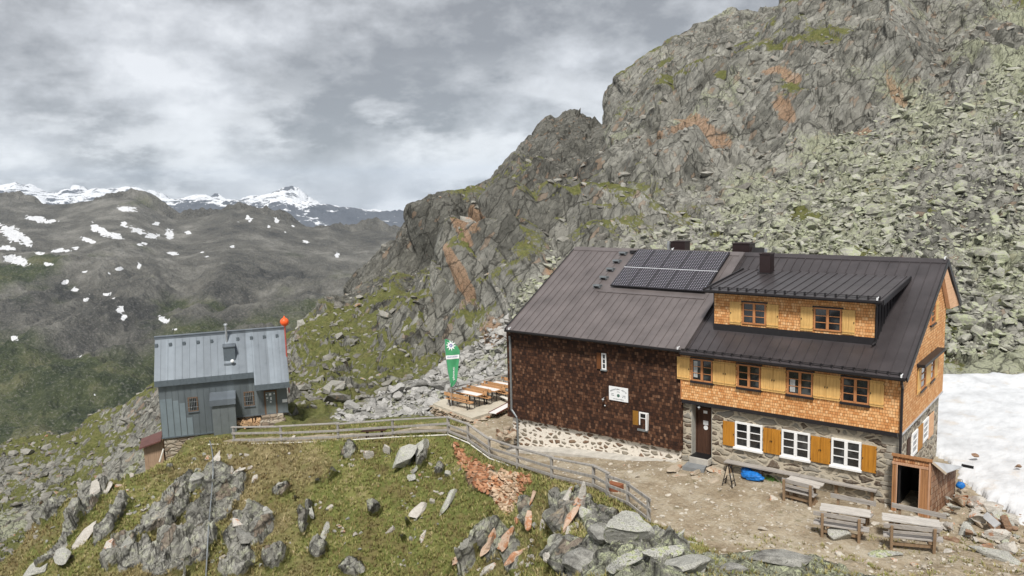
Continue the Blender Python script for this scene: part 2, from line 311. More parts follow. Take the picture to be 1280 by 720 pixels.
# ------------------------------------------------------------------ terrain: measured profiles along rays leaving the viewpoint
FH = math.hypot(FW[0], FW[1])
def P_(px, py, d):
    p = at(px, py, d); return p
def zof(px, py, d): return float(at(px, py, d)[2])
def col(px, *it):
    ds = []; zs = []
    for a in it:
        if a[0] == 'z': zs.append(a[1]); ds.append(a[2])
        else: zs.append(zof(px, a[1], a[2])); ds.append(a[2])
    return px, ds, zs
def p(py, d): return ('p', py, d)
def z(v, d): return ('z', v, d)
NL = [z(7.6, 1), z(5, 6), z(-1.5, 16), z(-8.5, 27)]
FAR = [z(-60, 165), z(-110, 240)]
COLS = [
 col(-420, *NL, p(720, 38), z(-18, 50), z(-28, 65), p(700, 85), p(600, 125), *FAR),
 col(-150, *NL, p(720, 39), z(-20, 52), z(-28, 65), p(700, 85), p(590, 125), *FAR),
 col(0, *NL, p(720, 39.3), p(704, 41), z(-21, 51), z(-28, 66), p(700, 86), p(640, 104), p(574, 125), *FAR),
 col(55, *NL, p(720, 37.5), p(680, 39.8), p(632, 43.2), z(-21, 53), z(-28, 68), p(690, 88), p(562, 125), *FAR),
 col(105, *NL, p(720, 36.5), p(660, 40.4), p(603, 44.6), z(-18, 55), z(-27, 70), p(640, 95), p(551, 123), *FAR),
 col(150, *NL, p(720, 36), p(660, 39.8), p(601, 44.8), z(-16, 56), z(-25, 72), p(620, 95), p(530, 121), *FAR),
 col(195, *NL, p(720, 36), p(650, 40.4), p(600, 43.6), p(582, 45.8), z(-8, 50), z(-14, 60), z(-21, 75), p(580, 95), p(504, 117), *FAR),
 col(240, *NL, p(720, 36), p(650, 40.6), p(600, 43.6), p(575, 45.6), z(-5.7, 50), z(-9.5, 60), z(-15, 78), z(-17, 92), p(480, 116), *FAR),
 col(292, *NL, p(720, 36), p(650, 40.2), p(600, 42.8), p(556, 45), z(-4.7, 47), z(-4.8, 54), z(-9, 64), z(-11, 80), p(462, 116), *FAR),
 col(350, *NL, p(720, 36), p(650, 39.2), p(600, 41.9), p(555, 44.6), z(-4.6, 47), z(-5, 53), p(510, 60), p(470, 74), p(424, 118), z(-40, 170), z(-90, 240)),
 col(372, *NL, p(720, 35.8), p(650, 39), p(600, 41.6), p(554, 44.5), z(-4.5, 47), p(530, 53), p(500, 63), p(460, 80), p(395, 120), z(-35, 170), z(-80, 240)),
 col(405, *NL, p(720, 35.6), p(650, 38.6), p(600, 41.2), p(553, 44), z(-4.4, 46), p(520, 53), p(470, 72), p(420, 98), p(360, 124), z(-30, 170), z(-70, 240)),
 col(450, *NL, p(720, 35.2), p(660, 37.6), p(600, 40.4), p(550, 43.8), z(-4.3, 46), p(520, 53), p(470, 72), p(420, 94), p(375, 116), p(326, 142), z(-22, 185), z(-60, 240)),
 col(497, *NL, p(720, 34.8), p(660, 37), p(600, 39.8), p(546, 43.8), z(-4.2, 46), p(520, 53), p(480, 66), p(440, 79), p(400, 94), p(350, 117), p(292, 148), z(-8, 185), z(-40, 240)),
 col(560, z(7.6, 1), z(5, 6), z(-1, 15), z(-7, 26.5), p(720, 34), p(680, 35.3), p(600, 39.2), p(545, 43.6), z(-4.2, 46.5), p(505, 53), p(470, 63), p(440, 73), p(400, 86), p(340, 108), p(245, 148), z(0, 190), z(-30, 240)),
 col(600, z(7.6, 1), z(5.2, 6), z(-.6, 15), z(-6.8, 26.5), p(720, 33.4), p(640, 35.8), p(600, 37.2), z(-4.1, 40), z(-4, 47), p(480, 57), p(440, 66), p(400, 78), p(340, 100), p(280, 124), p(218, 153), z(3, 195), z(-30, 240)),
 col(640, z(7.6, 1), z(5.4, 6), z(0, 15), z(-5.6, 25), p(720, 32), p(650, 34.6), z(-5.5, 36.6), z(-3.9, 38), z(-3.9, 50), p(460, 56), p(420, 64), p(350, 86), p(290, 112), p(178, 163), z(8, 200), z(-20, 240)),
 col(680, z(7.6, 1), z(5.6, 6), z(.3, 15), z(-3.6, 22), p(720, 28.8), p(650, 32), p(602, 34.6), z(-3.6, 37), z(-3.6, 50), z(-.3, 63), p(350, 72), p(300, 98), p(210, 140), p(141, 170), z(15, 205), z(-10, 240)),
 col(712, z(7.6, 1), z(5.7, 6), z(.9, 14), z(-1.6, 19), p(720, 25.8), p(680, 27.6), p(640, 30), p(607, 33), z(-3.2, 36), z(-3.4, 50), z(1, 66), p(300, 88), p(220, 130), p(135, 172), z(18, 205), z(-10, 240)),
 col(755, z(7.6, 1), z(5.8, 6), z(1.4, 14), z(-.5, 18), p(720, 22.7), p(680, 24.8), p(655, 26.2), z(-2.5, 27.4), z(-2.95, 29.5), z(-3.1, 50), z(2, 66), p(300, 80), p(250, 100), p(200, 130), p(152, 168), z(18, 205), z(-10, 240)),
 col(772, z(7.6, 1), z(5.8, 6), z(1.4, 14), z(-.4, 18), p(720, 22.4), p(685, 24.4), p(655, 26.1), z(-2.5, 27.2), z(-2.9, 29), z(-3.1, 50), z(2, 65), p(300, 79), p(250, 98), p(190, 132), p(108, 174), z(25, 205), z(-5, 240)),
 col(820, z(7.6, 1), z(5.8, 6), z(1.6, 14), z(-.1, 17.5), p(720, 21.9), p(690, 23.8), p(666, 25.4), z(-2.5, 26.4), z(-2.9, 28), z(-2.9, 50), z(2.4, 64), p(300, 75), p(255, 93), p(180, 128), p(58, 180), z(32, 210), z(0, 240)),
 col(880, z(7.6, 1), z(5.8, 6), z(2, 13), z(0, 17.5), p(720, 22.2), p(697, 24), z(-2.55, 25.6), z(-2.85, 28), z(-2.9, 48), z(3, 64), p(300, 71), p(255, 86), p(190, 112), p(90, 152), p(14, 184), z(40, 215), z(20, 240)),
 col(938, z(7.6, 1), z(5.8, 6), z(2, 13), z(0, 17.5), p(720, 22.3), p(700, 23.8), z(-2.4, 25.6), z(-2.85, 28), z(-2.8, 46), z(3.2, 62), p(300, 68), p(230, 90), p(150, 116), p(60, 148), p(4, 186), z(40, 220), z(20, 240)),
 col(978, z(7.6, 1), z(5.8, 6), z(2, 13), z(0, 17.5), p(720, 22.4), p(700, 23.8), z(-2.35, 25.4), z(-2.85, 28), z(-2.8, 46), z(3.2, 60), p(300, 66), p(225, 86), p(150, 108), p(60, 136), p(8, 160), z(52, 200), z(60, 240)),
 col(1000, z(7.6, 1), z(5.8, 6), z(2, 13), z(0, 17.5), p(720, 22.4), p(702, 23.6), z(-2.35, 25.2), z(-2.85, 28), z(-2.8, 46), z(3.2, 60), p(300, 65), p(215, 86), p(150, 105), p(60, 130), p(-6, 152), z(70, 200), z(80, 240)),
 col(1060, z(7.6, 1), z(5.8, 6), z(2, 13), z(0, 17.5), p(720, 22.8), z(-2.4, 25), z(-2.85, 28), z(-2.8, 46), z(3, 58), p(300, 62), p(230, 79), p(160, 97), p(80, 116), p(0, 138), z(75, 190), z(90, 240)),
 col(1130, z(7.6, 1), z(5.8, 6), z(2, 13), z(-.2, 17.5), p(720, 23), z(-2.6, 25), z(-2.9, 28), z(-2.8, 44), z(-2, 48), z(2, 56), p(300, 60), p(230, 74), p(130, 97), p(60, 112), p(0, 126), z(75, 180), z(90, 240)),
 col(1200, z(7.6, 1), z(5.8, 6), z(2, 13), z(-.3, 17.5), p(720, 23.4), z(-2.8, 26), z(-3, 30), z(-3, 43), p(476, 46), p(400, 52.5), p(300, 62), p(200, 77), p(100, 94), p(0, 118), z(78, 175), z(95, 240)),
 col(1280, z(7.6, 1), z(5.8, 6), z(2, 13), z(-.4, 17.5), p(720, 23.6), z(-3, 26), z(-3.2, 30), z(-3, 43), p(472, 45.5), p(400, 51), p(300, 60.5), p(200, 73), p(80, 93), p(0, 112), z(78, 170), z(95, 240)),
 col(1420, z(7.6, 1), z(5.8, 6), z(2, 13), z(-.4, 17.5), z(-2.6, 23.6), z(-3, 27), z(-3.2, 30), z(-2.9, 41), z(-1.5, 46), z(3.6, 60), z(10, 73), z(21, 92), z(34, 112), z(78, 170), z(95, 240)),
 col(1650, z(7.6, 1), z(6.2, 6), z(3.4, 13), z(1.4, 18), z(.2, 24), z(-.4, 30), z(0, 40), z(2, 48), z(6, 60), z(12, 73), z(24, 92), z(38, 112), z(80, 170), z(95, 240)),
]
NC, NR = 1120, 860
DMIN, DMAX = 2.0, 236.
pxs = np.linspace(-190, 1480, NC)
# rows: dense where the picture needs them (18..60 m and the rest log spaced)
t = np.linspace(0, 1, NR)
kn = np.array([0, .05, .50, .64, 1.]); kd = np.log(np.array([DMIN, 18., 50., 70., DMAX]))
ds = np.exp(np.interp(t, kn, kd))
cp = np.array([c[0] for c in COLS], float)
Zc = np.array([np.interp(ds, c[1], c[2]) for c in COLS])            # ncol x NR
# smooth the profiles a little along the distance, then across the columns
def smooth1(A, n, ax):
    k = np.hanning(n+2)[1:-1]; k /= k.sum(); pad = [(0, 0)]*A.ndim; pad[ax] = (n//2, n//2); Q = np.pad(A, pad, 'edge'); L_ = A.shape[ax]; out = 0
    for i in range(n): out = out+k[i]*(Q[i:i+L_] if ax == 0 else Q[:, i:i+L_])
    return out
Zc = smooth1(Zc, 13, 1)
idx = np.clip(np.searchsorted(cp, pxs)-1, 0, len(cp)-2); tt = (pxs-cp[idx])/(cp[idx+1]-cp[idx])
Zg = Zc[idx]*(1-tt)[:, None]+Zc[idx+1]*tt[:, None]
Zg = smooth1(Zg, 9, 0)
def place(Z):
    """x, y of the surface in the plane of each pixel column at depth ds and height Z"""
    A = ((pxs-640)/FPX)[:, None]; B = (FW[2]+RT[2]*A-(Z-O[2])/ds[None])/UP[2]
    return O[0]+ds[None]*(FW[0]+RT[0]*A-UP[0]*B), O[1]+ds[None]*(FW[1]+RT[1]*A-UP[1]*B)
X, Y = place(Zg)

# the levelled ground: path, forecourt, hut pad
PX = [-60, -41, -36, -31, -25, -18, -13, -9, 12]; PZ = [-6.0, -5.75, -5.2, -4.75, -4.4, -4.05, -3.35, -2.87, -2.87]
def zplat(x, y):
    x = np.asarray(x, float); y = np.asarray(y, float); k = np.clip((y+2.6)/2.0, 0, 1); k2 = np.clip((x+27)/2.5, 0, 1)*np.clip((-18.2-x)/1.2, 0, 1); return np.interp(x, PX, PZ)+.52*k*k*(3-2*k)*k2
def plat_at(px, py):
    zz = -3.3
    for _ in range(12): q = atz(px, py, zz); zz = float(zplat(q[0], q[1]))
    return q
FENCE = [(293, 555), (352, 554), (423, 551), (491.5, 546.5), (560.5, 543.5), (585.6, 553.5), (612, 573), (647, 586), (690, 599.5), (741.7, 612), (759.7, 621.5), (784.7, 632), (811, 653)]
FP = [plat_at(*q) for q in FENCE]
POLY = [tuple(q[:2]) for q in FP]+[(-6, -6.6), (-3.2, -6.9), (1.0, -5.2), (1.4, -1), (1.3, 3), (.2, 8.6), (-19, 8.8), (-26, 3.6), (-30, 1.2), (-34.6, -.3), (-37.3, -3.2), (-37.6, -5.0), (-38.2, -6.3)]
def polydist(x, y, poly):
    """signed distance, negative inside"""
    x = x.ravel(); y = y.ravel(); best = np.full(len(x), 1e9); ins = np.zeros(len(x), bool); n = len(poly)
    for i in range(n):
        ax, ay = poly[i]; bx, by = poly[(i+1) % n]; ex, ey = bx-ax, by-ay
        tt = np.clip(((x-ax)*ex+(y-ay)*ey)/(ex*ex+ey*ey), 0, 1); best = np.minimum(best, np.hypot(x-ax-tt*ex, y-ay-tt*ey))
        c = ((ay > y) != (by > y)) & (x < (bx-ax)*(y-ay)/((by-ay) if by != ay else 1e-9)+ax); ins ^= c
    return np.where(ins, -best, best)
sd_ = polydist(X, Y, POLY).reshape(X.shape)
wp = 1-sstep(sd_, .15, 1.1)
Zg = Zg*(1-wp)+zplat(X, Y)*wp
X, Y = place(Zg)

# normals of the smooth base
def grid_normals(X, Y, Z):
    P = np.stack([X, Y, Z], -1); a = np.gradient(P, axis=0); b = np.gradient(P, axis=1); n = np.cross(a, b); n /= np.linalg.norm(n, axis=-1, keepdims=True)+1e-12
    n[n[..., 2] < 0] *= -1; return n
Nb = grid_normals(X, Y, Zg)
for ax in (0, 1):
    for c in range(3): Nb[..., c] = smooth1(Nb[..., c], 25, ax)
Nb /= np.linalg.norm(Nb, axis=-1, keepdims=True)
D = np.broadcast_to(ds, X.shape).ravel(); PXX = np.broadcast_to(pxs[:, None], X.shape).ravel()
P0 = np.stack([X.ravel(), Y.ravel(), Zg.ravel()], 1); N0 = Nb.reshape(-1, 3)
wpf = wp.ravel(); slope = 1-N0[:, 2]

# zones ----------------------------------------------------------------
def worldpt(px, py, dflt=None):
    """first hit of the smooth base along a ray"""
    j = int(round((px-pxs[0])/(pxs[1]-pxs[0]))); r = ray(px, py)
    for k in range(NR):
        if Zg[j, k] > O[2]+r[2]*ds[k] and ds[k] > 18: return np.array([X[j, k], Y[j, k], Zg[j, k]])
    return at(px, py, dflt or 150)
def blob(px, py, rpx, rpy=None, tilt=0):
    c = worldpt(px, py); d = (c-O)@FW; s = d/FPX; v = P0-c; u_ = v@RT; w_ = v@UP; dep = v@FW
    rpy = rpy or rpx; ca, sa = math.cos(tilt), math.sin(tilt); a = u_*ca+w_*sa; b = -u_*sa+w_*ca
    return np.exp(-(a/(rpx*s))**2-(b/(rpy*s))**2-(dep/(2.2*max(rpx, rpy)*s))**2)
# projected rows of the smooth surface for zone borders
rel = P0-O; PYY = 360-FPX*(rel@UP)/np.maximum(rel@FW, .1)
mount = sstep(D, np.where(PXX > 1000, 43.5, 46.5), np.where(PXX > 1000, 48, 52))                                               # everything beyond the hut
# boulder field: below this border the slope is loose blocks, above it solid crag
bx = [300, 400, 470, 560, 640, 700, 800, 850, 900, 960, 1040, 1130, 1280, 1600]
by = [560, 540, 492, 440, 392, 335, 305, 285, 255, 228, 172, 122, 78, 40]
border = np.interp(PXX, bx, by)
scree = mount*sstep(PYY-border+fbm(P0, .06, 3, seed=5)*40, -14, 14)
scree *= 1-sstep(-PXX, -400, -330)*0
hillL = mount*(PXX < 340)*sstep(D, 60, 70)
scree = np.maximum(scree*(PXX > 330), hillL*.55)
crag = np.clip(mount-scree, 0, 1)*(1-hillL)
near = (1-mount)*(1-wpf)*sstep(D, 16, 22)
# near rock outcrops inside the meadow
rk = np.zeros(len(D))
for a in [(270, 600, 28, 20), (262, 640, 34, 26), (215, 640, 22, 30), (190, 655, 20, 26), (240, 690, 32, 24), (290, 620, 18, 26), (205, 700, 30, 22), (150, 690, 22, 24), (140, 655, 14, 26), (100, 650, 14, 30), (70, 690, 12, 24), (60, 640, 16, 18), (118, 615, 22, 12),
          (310, 668, 34, 24), (300, 705, 26, 16), (345, 700, 20, 12), (385, 650, 7, 22), (352, 612, 14, 7), (400, 690, 14, 10), (440, 712, 20, 8), (550, 590, 7, 10), (507, 578, 10, 14), (528, 575, 8, 16), (435, 565, 12, 9),
          (590, 690, 9, 40, -.5), (640, 690, 14, 26), (660, 640, 12, 20), (705, 640, 22, 34), (730, 620, 14, 24), (750, 650, 30, 22), (790, 672, 60, 26), (720, 700, 34, 26), (850, 705, 60, 16), (960, 705, 48, 12), (900, 690, 26, 8), (800, 694, 80, 22), (745, 700, 50, 26), (930, 712, 90, 12), (880, 700, 40, 12), (1030, 716, 60, 7), (700, 690, 16, 24), (230, 610, 16, 14), (170, 700, 18, 20), (320, 640, 10, 8), (470, 640, 8, 6), (620, 680, 26, 26)]:
    rk = np.maximum(rk, blob(*a))
rk = sstep(rk+fbm(P0, .7, 3, seed=9)*.35, .34, .62)*near
rk = np.maximum(rk, near*sstep(fbm(P0, .55, 4, seed=21), .30, .42)*(PXX < 420)*.9)
rk = np.maximum(rk, near*sstep(fbm(P0, .9, 3, seed=24), .38, .46)*.9)

# displacement ------------------------------------------------------------
h = np.zeros(len(D))
m1 = mount > .01
Pm = P0[m1]
# strata dip: rotate the sample space so the blocks lean the way the cliffs do
def dip(P, a=.95, b=.5):
    ca, sa = math.cos(a), math.sin(a); cb_, sb = math.cos(b), math.sin(b)
    u_ = P@RT; f_ = P@np.array([FW[0], FW[1], 0])/FH; z_ = P[:, 2]
    return np.stack([u_*ca+z_*sa, f_, -u_*sa+z_*ca], 1)
Dm = dip(Pm)
b1, e1, i1 = blocks(Dm, .075, 1, .9, (.6, .9, 1.5)); b2, e2, i2 = blocks(Dm, .22, 2, .9, (.55, .9, 1.7)); b3, e3, i3 = blocks(Dm, .7, 3, .9, (.6, .9, 1.5))
b0_, e0_, i0_ = blocks(Dm, .030, 8, 1.0, (.8, 1, 1.25), .3); rid = fbm(Pm, .022, 4, .5, 40, True); fb = fbm(Pm, .12, 5, .55, 41)
ds_ = D[m1]; amp = sstep(ds_, 52, 100)
shl = .3+.7*sstep(PXX[m1], 450, 530); tap = (1-.55*sstep(ds_, 125, 165))*shl
hm = crag[m1]*(amp*(rid*2.4+b1*3.8+(b0_-.5)*8.)*tap+b2*1.15+b3*.34+fb*.7-1.6*amp-.6)
hm += crag[m1]*amp*tap*(fbm(Dm*np.array([.35, .6, 1]), .045, 3, .5, 44, True)*5.5-1.5)
hm += crag[m1]*(fbm(Dm*np.array([.25, .6, 1]), .45, 3, .5, 47, True)*.45)
hm += scree[m1]*(b2*.55+b3*.55+fb*.7-.6)+hillL[m1]*(rid*3.+fb*1.5+b1*1.2)
hm -= (crag[m1]*(2.9*(1-sstep(PXX[m1], 620, 680))+1.1))*amp*shl
h[m1] = hm*mount[m1]
edge = np.ones(len(D)); edge[m1] = np.clip(e3*2.4, 0, 1); cid = np.zeros(len(D)); cid[m1] = .3*i0_+.35*i1+.35*i2; cid3 = np.zeros(len(D)); cid3[m1] = i3
m2 = (near > .01)
Pn = P0[m2]; Dn = dip(Pn, 1.0, .3)
c1, g1, j1 = blocks(Dn, .62, 5, 1.2, (.6, 1, 1.6), .08); c2, g2, j2 = blocks(Dn, 1.7, 6, 1., (.55, 1, 1.6), .10); c3, g3, j3 = blocks(Dn, 4.2, 7, 1., (.7, 1, 1.4), .14)
hn = (fbm(Pn, .5, 4, .5, 60)*.38+fbm(Pn, 2.2, 3, .55, 63)*.10)
hn = hn+rk[m2]*(1-.45*sstep(PXX[m2], 690, 760)-.3*sstep(PXX[m2], 830, 880))*(c1*.52+c2*.26+c3*.09-.05+fbm(Pn, 3.5, 3, .6, 64)*.06)
crx = np.interp(PYY[m2], [636, 650, 665, 678, 692, 705, 720], [616, 607, 601, 591, 581, 571, 560]); crk_ = np.exp(-((PXX[m2]-crx+fbm(Pn, 2., 3, seed=66)*6)/2.6)**2)*sstep(PYY[m2], 636, 645)*(PYY[m2] < 735)
hn = hn-.5*crk_
h[m2] += hn*near[m2]
edge[m2] = np.minimum(np.where(rk[m2] > .3, np.clip(np.minimum(g2*2.6, g3*3.5+.06), 0, 1), 1), 1-np.clip(crk_*1.5, 0, 1)); wallz = blob(600, 590, 26, 22)+blob(636, 608, 22, 26); rust = np.zeros(1)
cid[m2] = np.where(rk[m2] > .3, .45+.3*j1, .6); cid3[m2] = j2*.9+.1
h += wpf*(fbm(P0, .9, 3, .5, 70)*.035+fbm(P0, 5, 2, .5, 71)*.01)*(1-sstep(D, 55, 60))
P1 = P0+N0*h[:, None]
G = P1.reshape(NC, NR, 3)
Nn = grid_normals(G[..., 0], G[..., 1], G[..., 2]).reshape(-1, 3)
flat = Nn[:, 2]
# surface masks ----------------------------------------------------------
gr = np.clip((1-mount)*(1-rk)*sstep(D, 16, 22), 0, 1)
gm = sstep(flat+fbm(P1, .11, 4, .6, 80)*.7, .54, .84)*sstep(fbm(P1, .035, 3, .5, 81)+.25*sstep(PYY, 250, 480)*(PXX < 640), -.15, .2)*.9
for a in [(537, 425, 7, 45), (530, 385, 8, 30), (480, 360, 9, 50), (905, 150, 12, 40, -.4), (420, 440, 40, 20), (440, 500, 50, 20), (760, 290, 60, 18), (400, 400, 20, 30), (700, 300, 30, 20), (1050, 110, 30, 14), (1000, 120, 30, 12)]:
    gm = np.maximum(gm, blob(*a)*sstep(flat+fbm(P1, .3, 3, seed=83)*.4, .35, .7))
grass = np.clip(gr+gm*crag*.95+scree*sstep(fbm(P1, .13, 4, .6, 86), .12, .34)*.85, 0, 1)
grass = np.maximum(grass, hillL*sstep(flat+fbm(P1, .08, 4, .6, 84)*.7, .72, .98))
rust = np.zeros(len(D))
for a in [(688, 240, 26, 22), (672, 262, 14, 22), (875, 205, 28, 26), (862, 185, 18, 14), (640, 362, 9, 26), (655, 352, 16, 12), (664, 322, 12, 9), (752, 240, 8, 16), (612, 395, 8, 16), (566, 385, 9, 22), (700, 350, 12, 20), (1118, 8, 12, 10), (985, 145, 8, 8), (1002, 145, 7, 9), (1125, 130, 8, 8), (830, 212, 10, 16), (620, 420, 30, 14), (1044, 18, 9, 9), (975, 70, 12, 9), (988, 165, 9, 7), (1080, 165, 8, 7)]:
    rust = np.maximum(rust, blob(a[0], a[1], a[2]*1.25, a[3]*1.25))
rust = sstep(rust+fbm(P1, .3, 4, .65, 87)*.6, .26, .62)*mount
rust = np.maximum(rust, crag*.6*sstep(cid+fbm(P1, .05, 2, seed=88)*.25, .95, .99)*.8*(PXX > 560))
rust = np.maximum(rust, near*rk*sstep(blob(712, 645, 26, 45)+fbm(P1, 1.2, 3, seed=89)*.5, .55, .8)*.5)
rust = np.maximum(rust, near*rk*blob(208, 640, 10, 22)*.6); rust = np.maximum(rust, near*sstep(wallz, .4, .6)); grass = grass*(1-sstep(wallz, .4, .6)*near); cid = cid*(1-near*sstep(wallz, .4, .6))
lich = sstep(fbm(P1, .09, 4, .6, 90)+.22*scree+(PXX > 900)*.12-.25*crag*(PXX < 760)+near*rk*(sstep(PXX, 690, 760)*.3), .02, .5)
fdist = np.full(len(D), 1e9)
for i_ in range(4):
    ax, ay = FP[i_][:2]; bx_, by_ = FP[i_+1][:2]; ex, ey = bx_-ax, by_-ay; tq = np.clip(((P0[:, 0]-ax)*ex+(P0[:, 1]-ay)*ey)/(ex*ex+ey*ey), 0, 1)
    fdist = np.minimum(fdist, np.hypot(P0[:, 0]-ax-tq*ex, P0[:, 1]-ay-tq*ey))
leftp = 1-sstep(P0[:, 0], -24, -20)
bare = (1-sstep(sd_.ravel(), -.3, .12))*(1-sstep(D, 52, 56))*(1-leftp*(1-.62*(1-sstep(fdist, 1.2, 1.9))))
bare = np.maximum(bare, (1-mount)*sstep(PXX, 930, 1010)*sstep(D, 23.5, 26))
bare = np.maximum(bare, (1-mount)*(PXX > 1090)*sstep(D, 24, 27)*(1-sstep(D, 40, 43)))
bare = np.maximum(bare, (1-mount)*sstep(PXX, 850, 900)*.75*(1-rk))
lightstone = (scree*(PXX > 400)*(PXX < 660)).astype(float)             # the paler fresh rubble on the left
snowm = np.zeros(len(D))

def grid_mesh(name, G, attrs, mat, smooth=False):
    nc, nr = G.shape[:2]; me = bpy.data.meshes.new(name); nv = nc*nr
    me.vertices.add(nv); me.vertices.foreach_set('co', G.reshape(-1).astype(np.float32))
    a = (np.arange(nc-1)[:, None]*nr+np.arange(nr-1)[None]).ravel(); F = np.stack([a, a+nr, a+nr+1, a+1], 1)
    nf = len(F); me.loops.add(nf*4); me.polygons.add(nf)
    me.loops.foreach_set('vertex_index', F.ravel().astype(np.int32)); me.polygons.foreach_set('loop_start', np.arange(0, nf*4, 4, dtype=np.int32))
    me.polygons.foreach_set('use_smooth', np.full(nf, smooth)); me.update(calc_edges=True)
    for k, v in attrs.items():
        at_ = me.attributes.new(k, 'FLOAT', 'POINT'); at_.data.foreach_set('value', np.asarray(v, np.float32).ravel())
    return linkmesh(name, me, mat)
# ------------------------------------------------------------------ terrain materials
def terrain_mat():
    m = NT('rock_and_turf', .92, 0, .15); p = m.pos()
    A = {k: m.attr(k) for k in ('grass', 'rust', 'lich', 'bare', 'edge', 'cid', 'cid3', 'pale', 'dark')}
    dist = m.attr('dist')
    n1 = m.noise(p, .35, 6, .62, .4); n2 = m.noise(p, 2.6, 6, .65); n3 = m.noise(p, 11, 5, .7)
    ca_, sa0 = math.cos(.95), math.sin(.95); fh_ = (FW[0]/FH, FW[1]/FH, 0); AX = ((RT[0]*ca_, RT[1]*ca_, RT[2]*ca_+sa0), fh_, (-RT[0]*sa0, -RT[1]*sa0, -RT[2]*sa0+ca_))
    strat = m.noise(m.frame(p, AX, (.35, .8, 1.9)), 1., 6, .62, .4)
    rock = m.ramp(m.math('ADD', m.math('MULTIPLY', n1, .5), m.math('MULTIPLY', strat, .5)), [(.32, (.085, .084, .076)), (.44, (.17, .167, .148)), (.55, (.27, .265, .235)), (.70, (.40, .395, .355))])
    rock = m.mix(m.math('MULTIPLY', m.math('SUBTRACT', A['cid3'], .45), 1., clamp=True), rock, (.32, .31, .275))
    rock = m.mix(m.math('MULTIPLY', m.math('SUBTRACT', .42, A['cid'], clamp=True), 1.5, clamp=True), rock, (.06, .06, .055))
    rock = m.mix(m.math('MULTIPLY', A['pale'], .7), rock, m.ramp(n2, [(.35, (.24, .235, .215)), (.65, (.50, .49, .45))]))
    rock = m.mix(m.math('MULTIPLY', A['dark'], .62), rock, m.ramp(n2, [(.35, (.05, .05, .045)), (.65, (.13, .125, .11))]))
    dv = m.frame(p, AX, (.5, .8, 1.35))
    wq = m.n('ShaderNodeVectorMath', operation='SCALE'); m.L.new(m.noisec(p, 1.3, 3), wq.inputs[0]); wq.inputs['Scale'].default_value = .8; dv = m.addv(dv, wq.outputs[0])
    va = m.vor(dv, .30); vb = m.vor(dv, 1.5); ea = m.vor(dv, .30, 'DISTANCE_TO_EDGE'); eb = m.vor(dv, 1.5, 'DISTANCE_TO_EDGE')
    sa_ = m.n('ShaderNodeSeparateColor'); m.L.new(va.outputs['Color'], sa_.inputs[0]); sb_ = m.n('ShaderNodeSeparateColor'); m.L.new(vb.outputs['Color'], sb_.inputs[0])
    tone = m.math('ADD', m.math('MULTIPLY', sa_.outputs[0], .55), m.math('MULTIPLY', sb_.outputs[0], .45))
    rock = m.mix(.75, rock, m.ramp(tone, [(.15, (.42, .42, .41)), (.5, (.85, .85, .83)), (.85, (1., 1., 1.))]), 'MULTIPLY')
    rock = m.mix(m.rng(sb_.outputs[1], .93, .96, 0, .45), rock, (.26, .17, .11))
    # pale green crust lichen, then dark lichen speckle
    lf = m.math('MULTIPLY', m.rng(m.math('ADD', m.math('ADD', m.math('MULTIPLY', n2, .65), m.math('MULTIPLY', n3, .35)), m.math('MULTIPLY', A['lich'], .26)), .58, .74), .7)
    rock = m.mix(lf, rock, m.ramp(n3, [(.3, (.21, .225, .14)), (.55, (.33, .345, .235)), (.75, (.47, .48, .37))]))
    rock = m.mix(m.rng(n3, .62, .70, 0, .55), rock, (.045, .045, .04))
    nf = m.attr('fore'); n5 = m.noise(p, 24, 5, .75); rock = m.mix(m.math('MULTIPLY', nf, m.rng(n5, .46, .54, .5, 0)), rock, (.05, .05, .046)); rock = m.mix(m.math('MULTIPLY', nf, m.rng(m.math('ADD', m.math('MULTIPLY', n2, .6), m.math('MULTIPLY', n5, .4)), .52, .57, 0, .8)), rock, m.mix(n3, (.36, .40, .20), (.55, .57, .42)))
    rock = m.mix(m.rng(m.math('ADD', m.math('ADD', A['rust'], m.math('MULTIPLY', m.math('SUBTRACT', sb_.outputs[2], .5), .45)), m.math('MULTIPLY', m.math('SUBTRACT', n2, .5), 1.2)), .32, .85, 0, .7), rock, m.ramp(n3, [(.3, (.17, .10, .06)), (.55, (.34, .21, .125)), (.75, (.46, .32, .21))]))
    rock = m.mix(m.rng(A['edge'], .0, .16, .75, 0), rock, (.018, .017, .014))
    crk = m.math('MAXIMUM', m.rng(ea.outputs['Distance'], .0, .035, .75, 0), m.rng(eb.outputs['Distance'], .0, .06, .5, 0)); rock = m.mix(crk, rock, (.022, .021, .018))
    # turf
    g1 = m.noise(p, .55, 5, .6, .3); g2 = m.noise(p, 3.4, 6, .7)
    turf = m.ramp(m.math('ADD', m.math('MULTIPLY', g1, .62), m.math('MULTIPLY', g2, .38)), [(.34, (.11, .092, .045)), (.43, (.165, .145, .058)), (.50, (.115, .135, .038)), (.58, (.19, .185, .065)), (.68, (.27, .235, .12))])
    turf = m.mix(m.rng(n3, .60, .74, 0, .6), turf, (.21, .185, .12))
    turf = m.mix(m.rng(m.noise(p, 7, 4, .7), .62, .72, 0, .6), turf, (.03, .027, .015))
    turf = m.mix(m.math('MULTIPLY', m.attr('dry'), .7), turf, m.ramp(n2, [(.35, (.13, .095, .055)), (.65, (.27, .215, .12))]))
    gf = m.math('SUBTRACT', m.math('ADD', A['grass'], m.math('MULTIPLY', m.math('SUBTRACT', n2, .5), 1.3)), 0., clamp=True)
    turf = m.mix(m.math('MULTIPLY', m.attr('mtn'), .7), turf, m.ramp(n2, [(.35, (.045, .050, .018)), (.5, (.095, .10, .035)), (.68, (.17, .165, .075))]))
    c = m.mix(m.rng(gf, .36, .60), rock, turf)
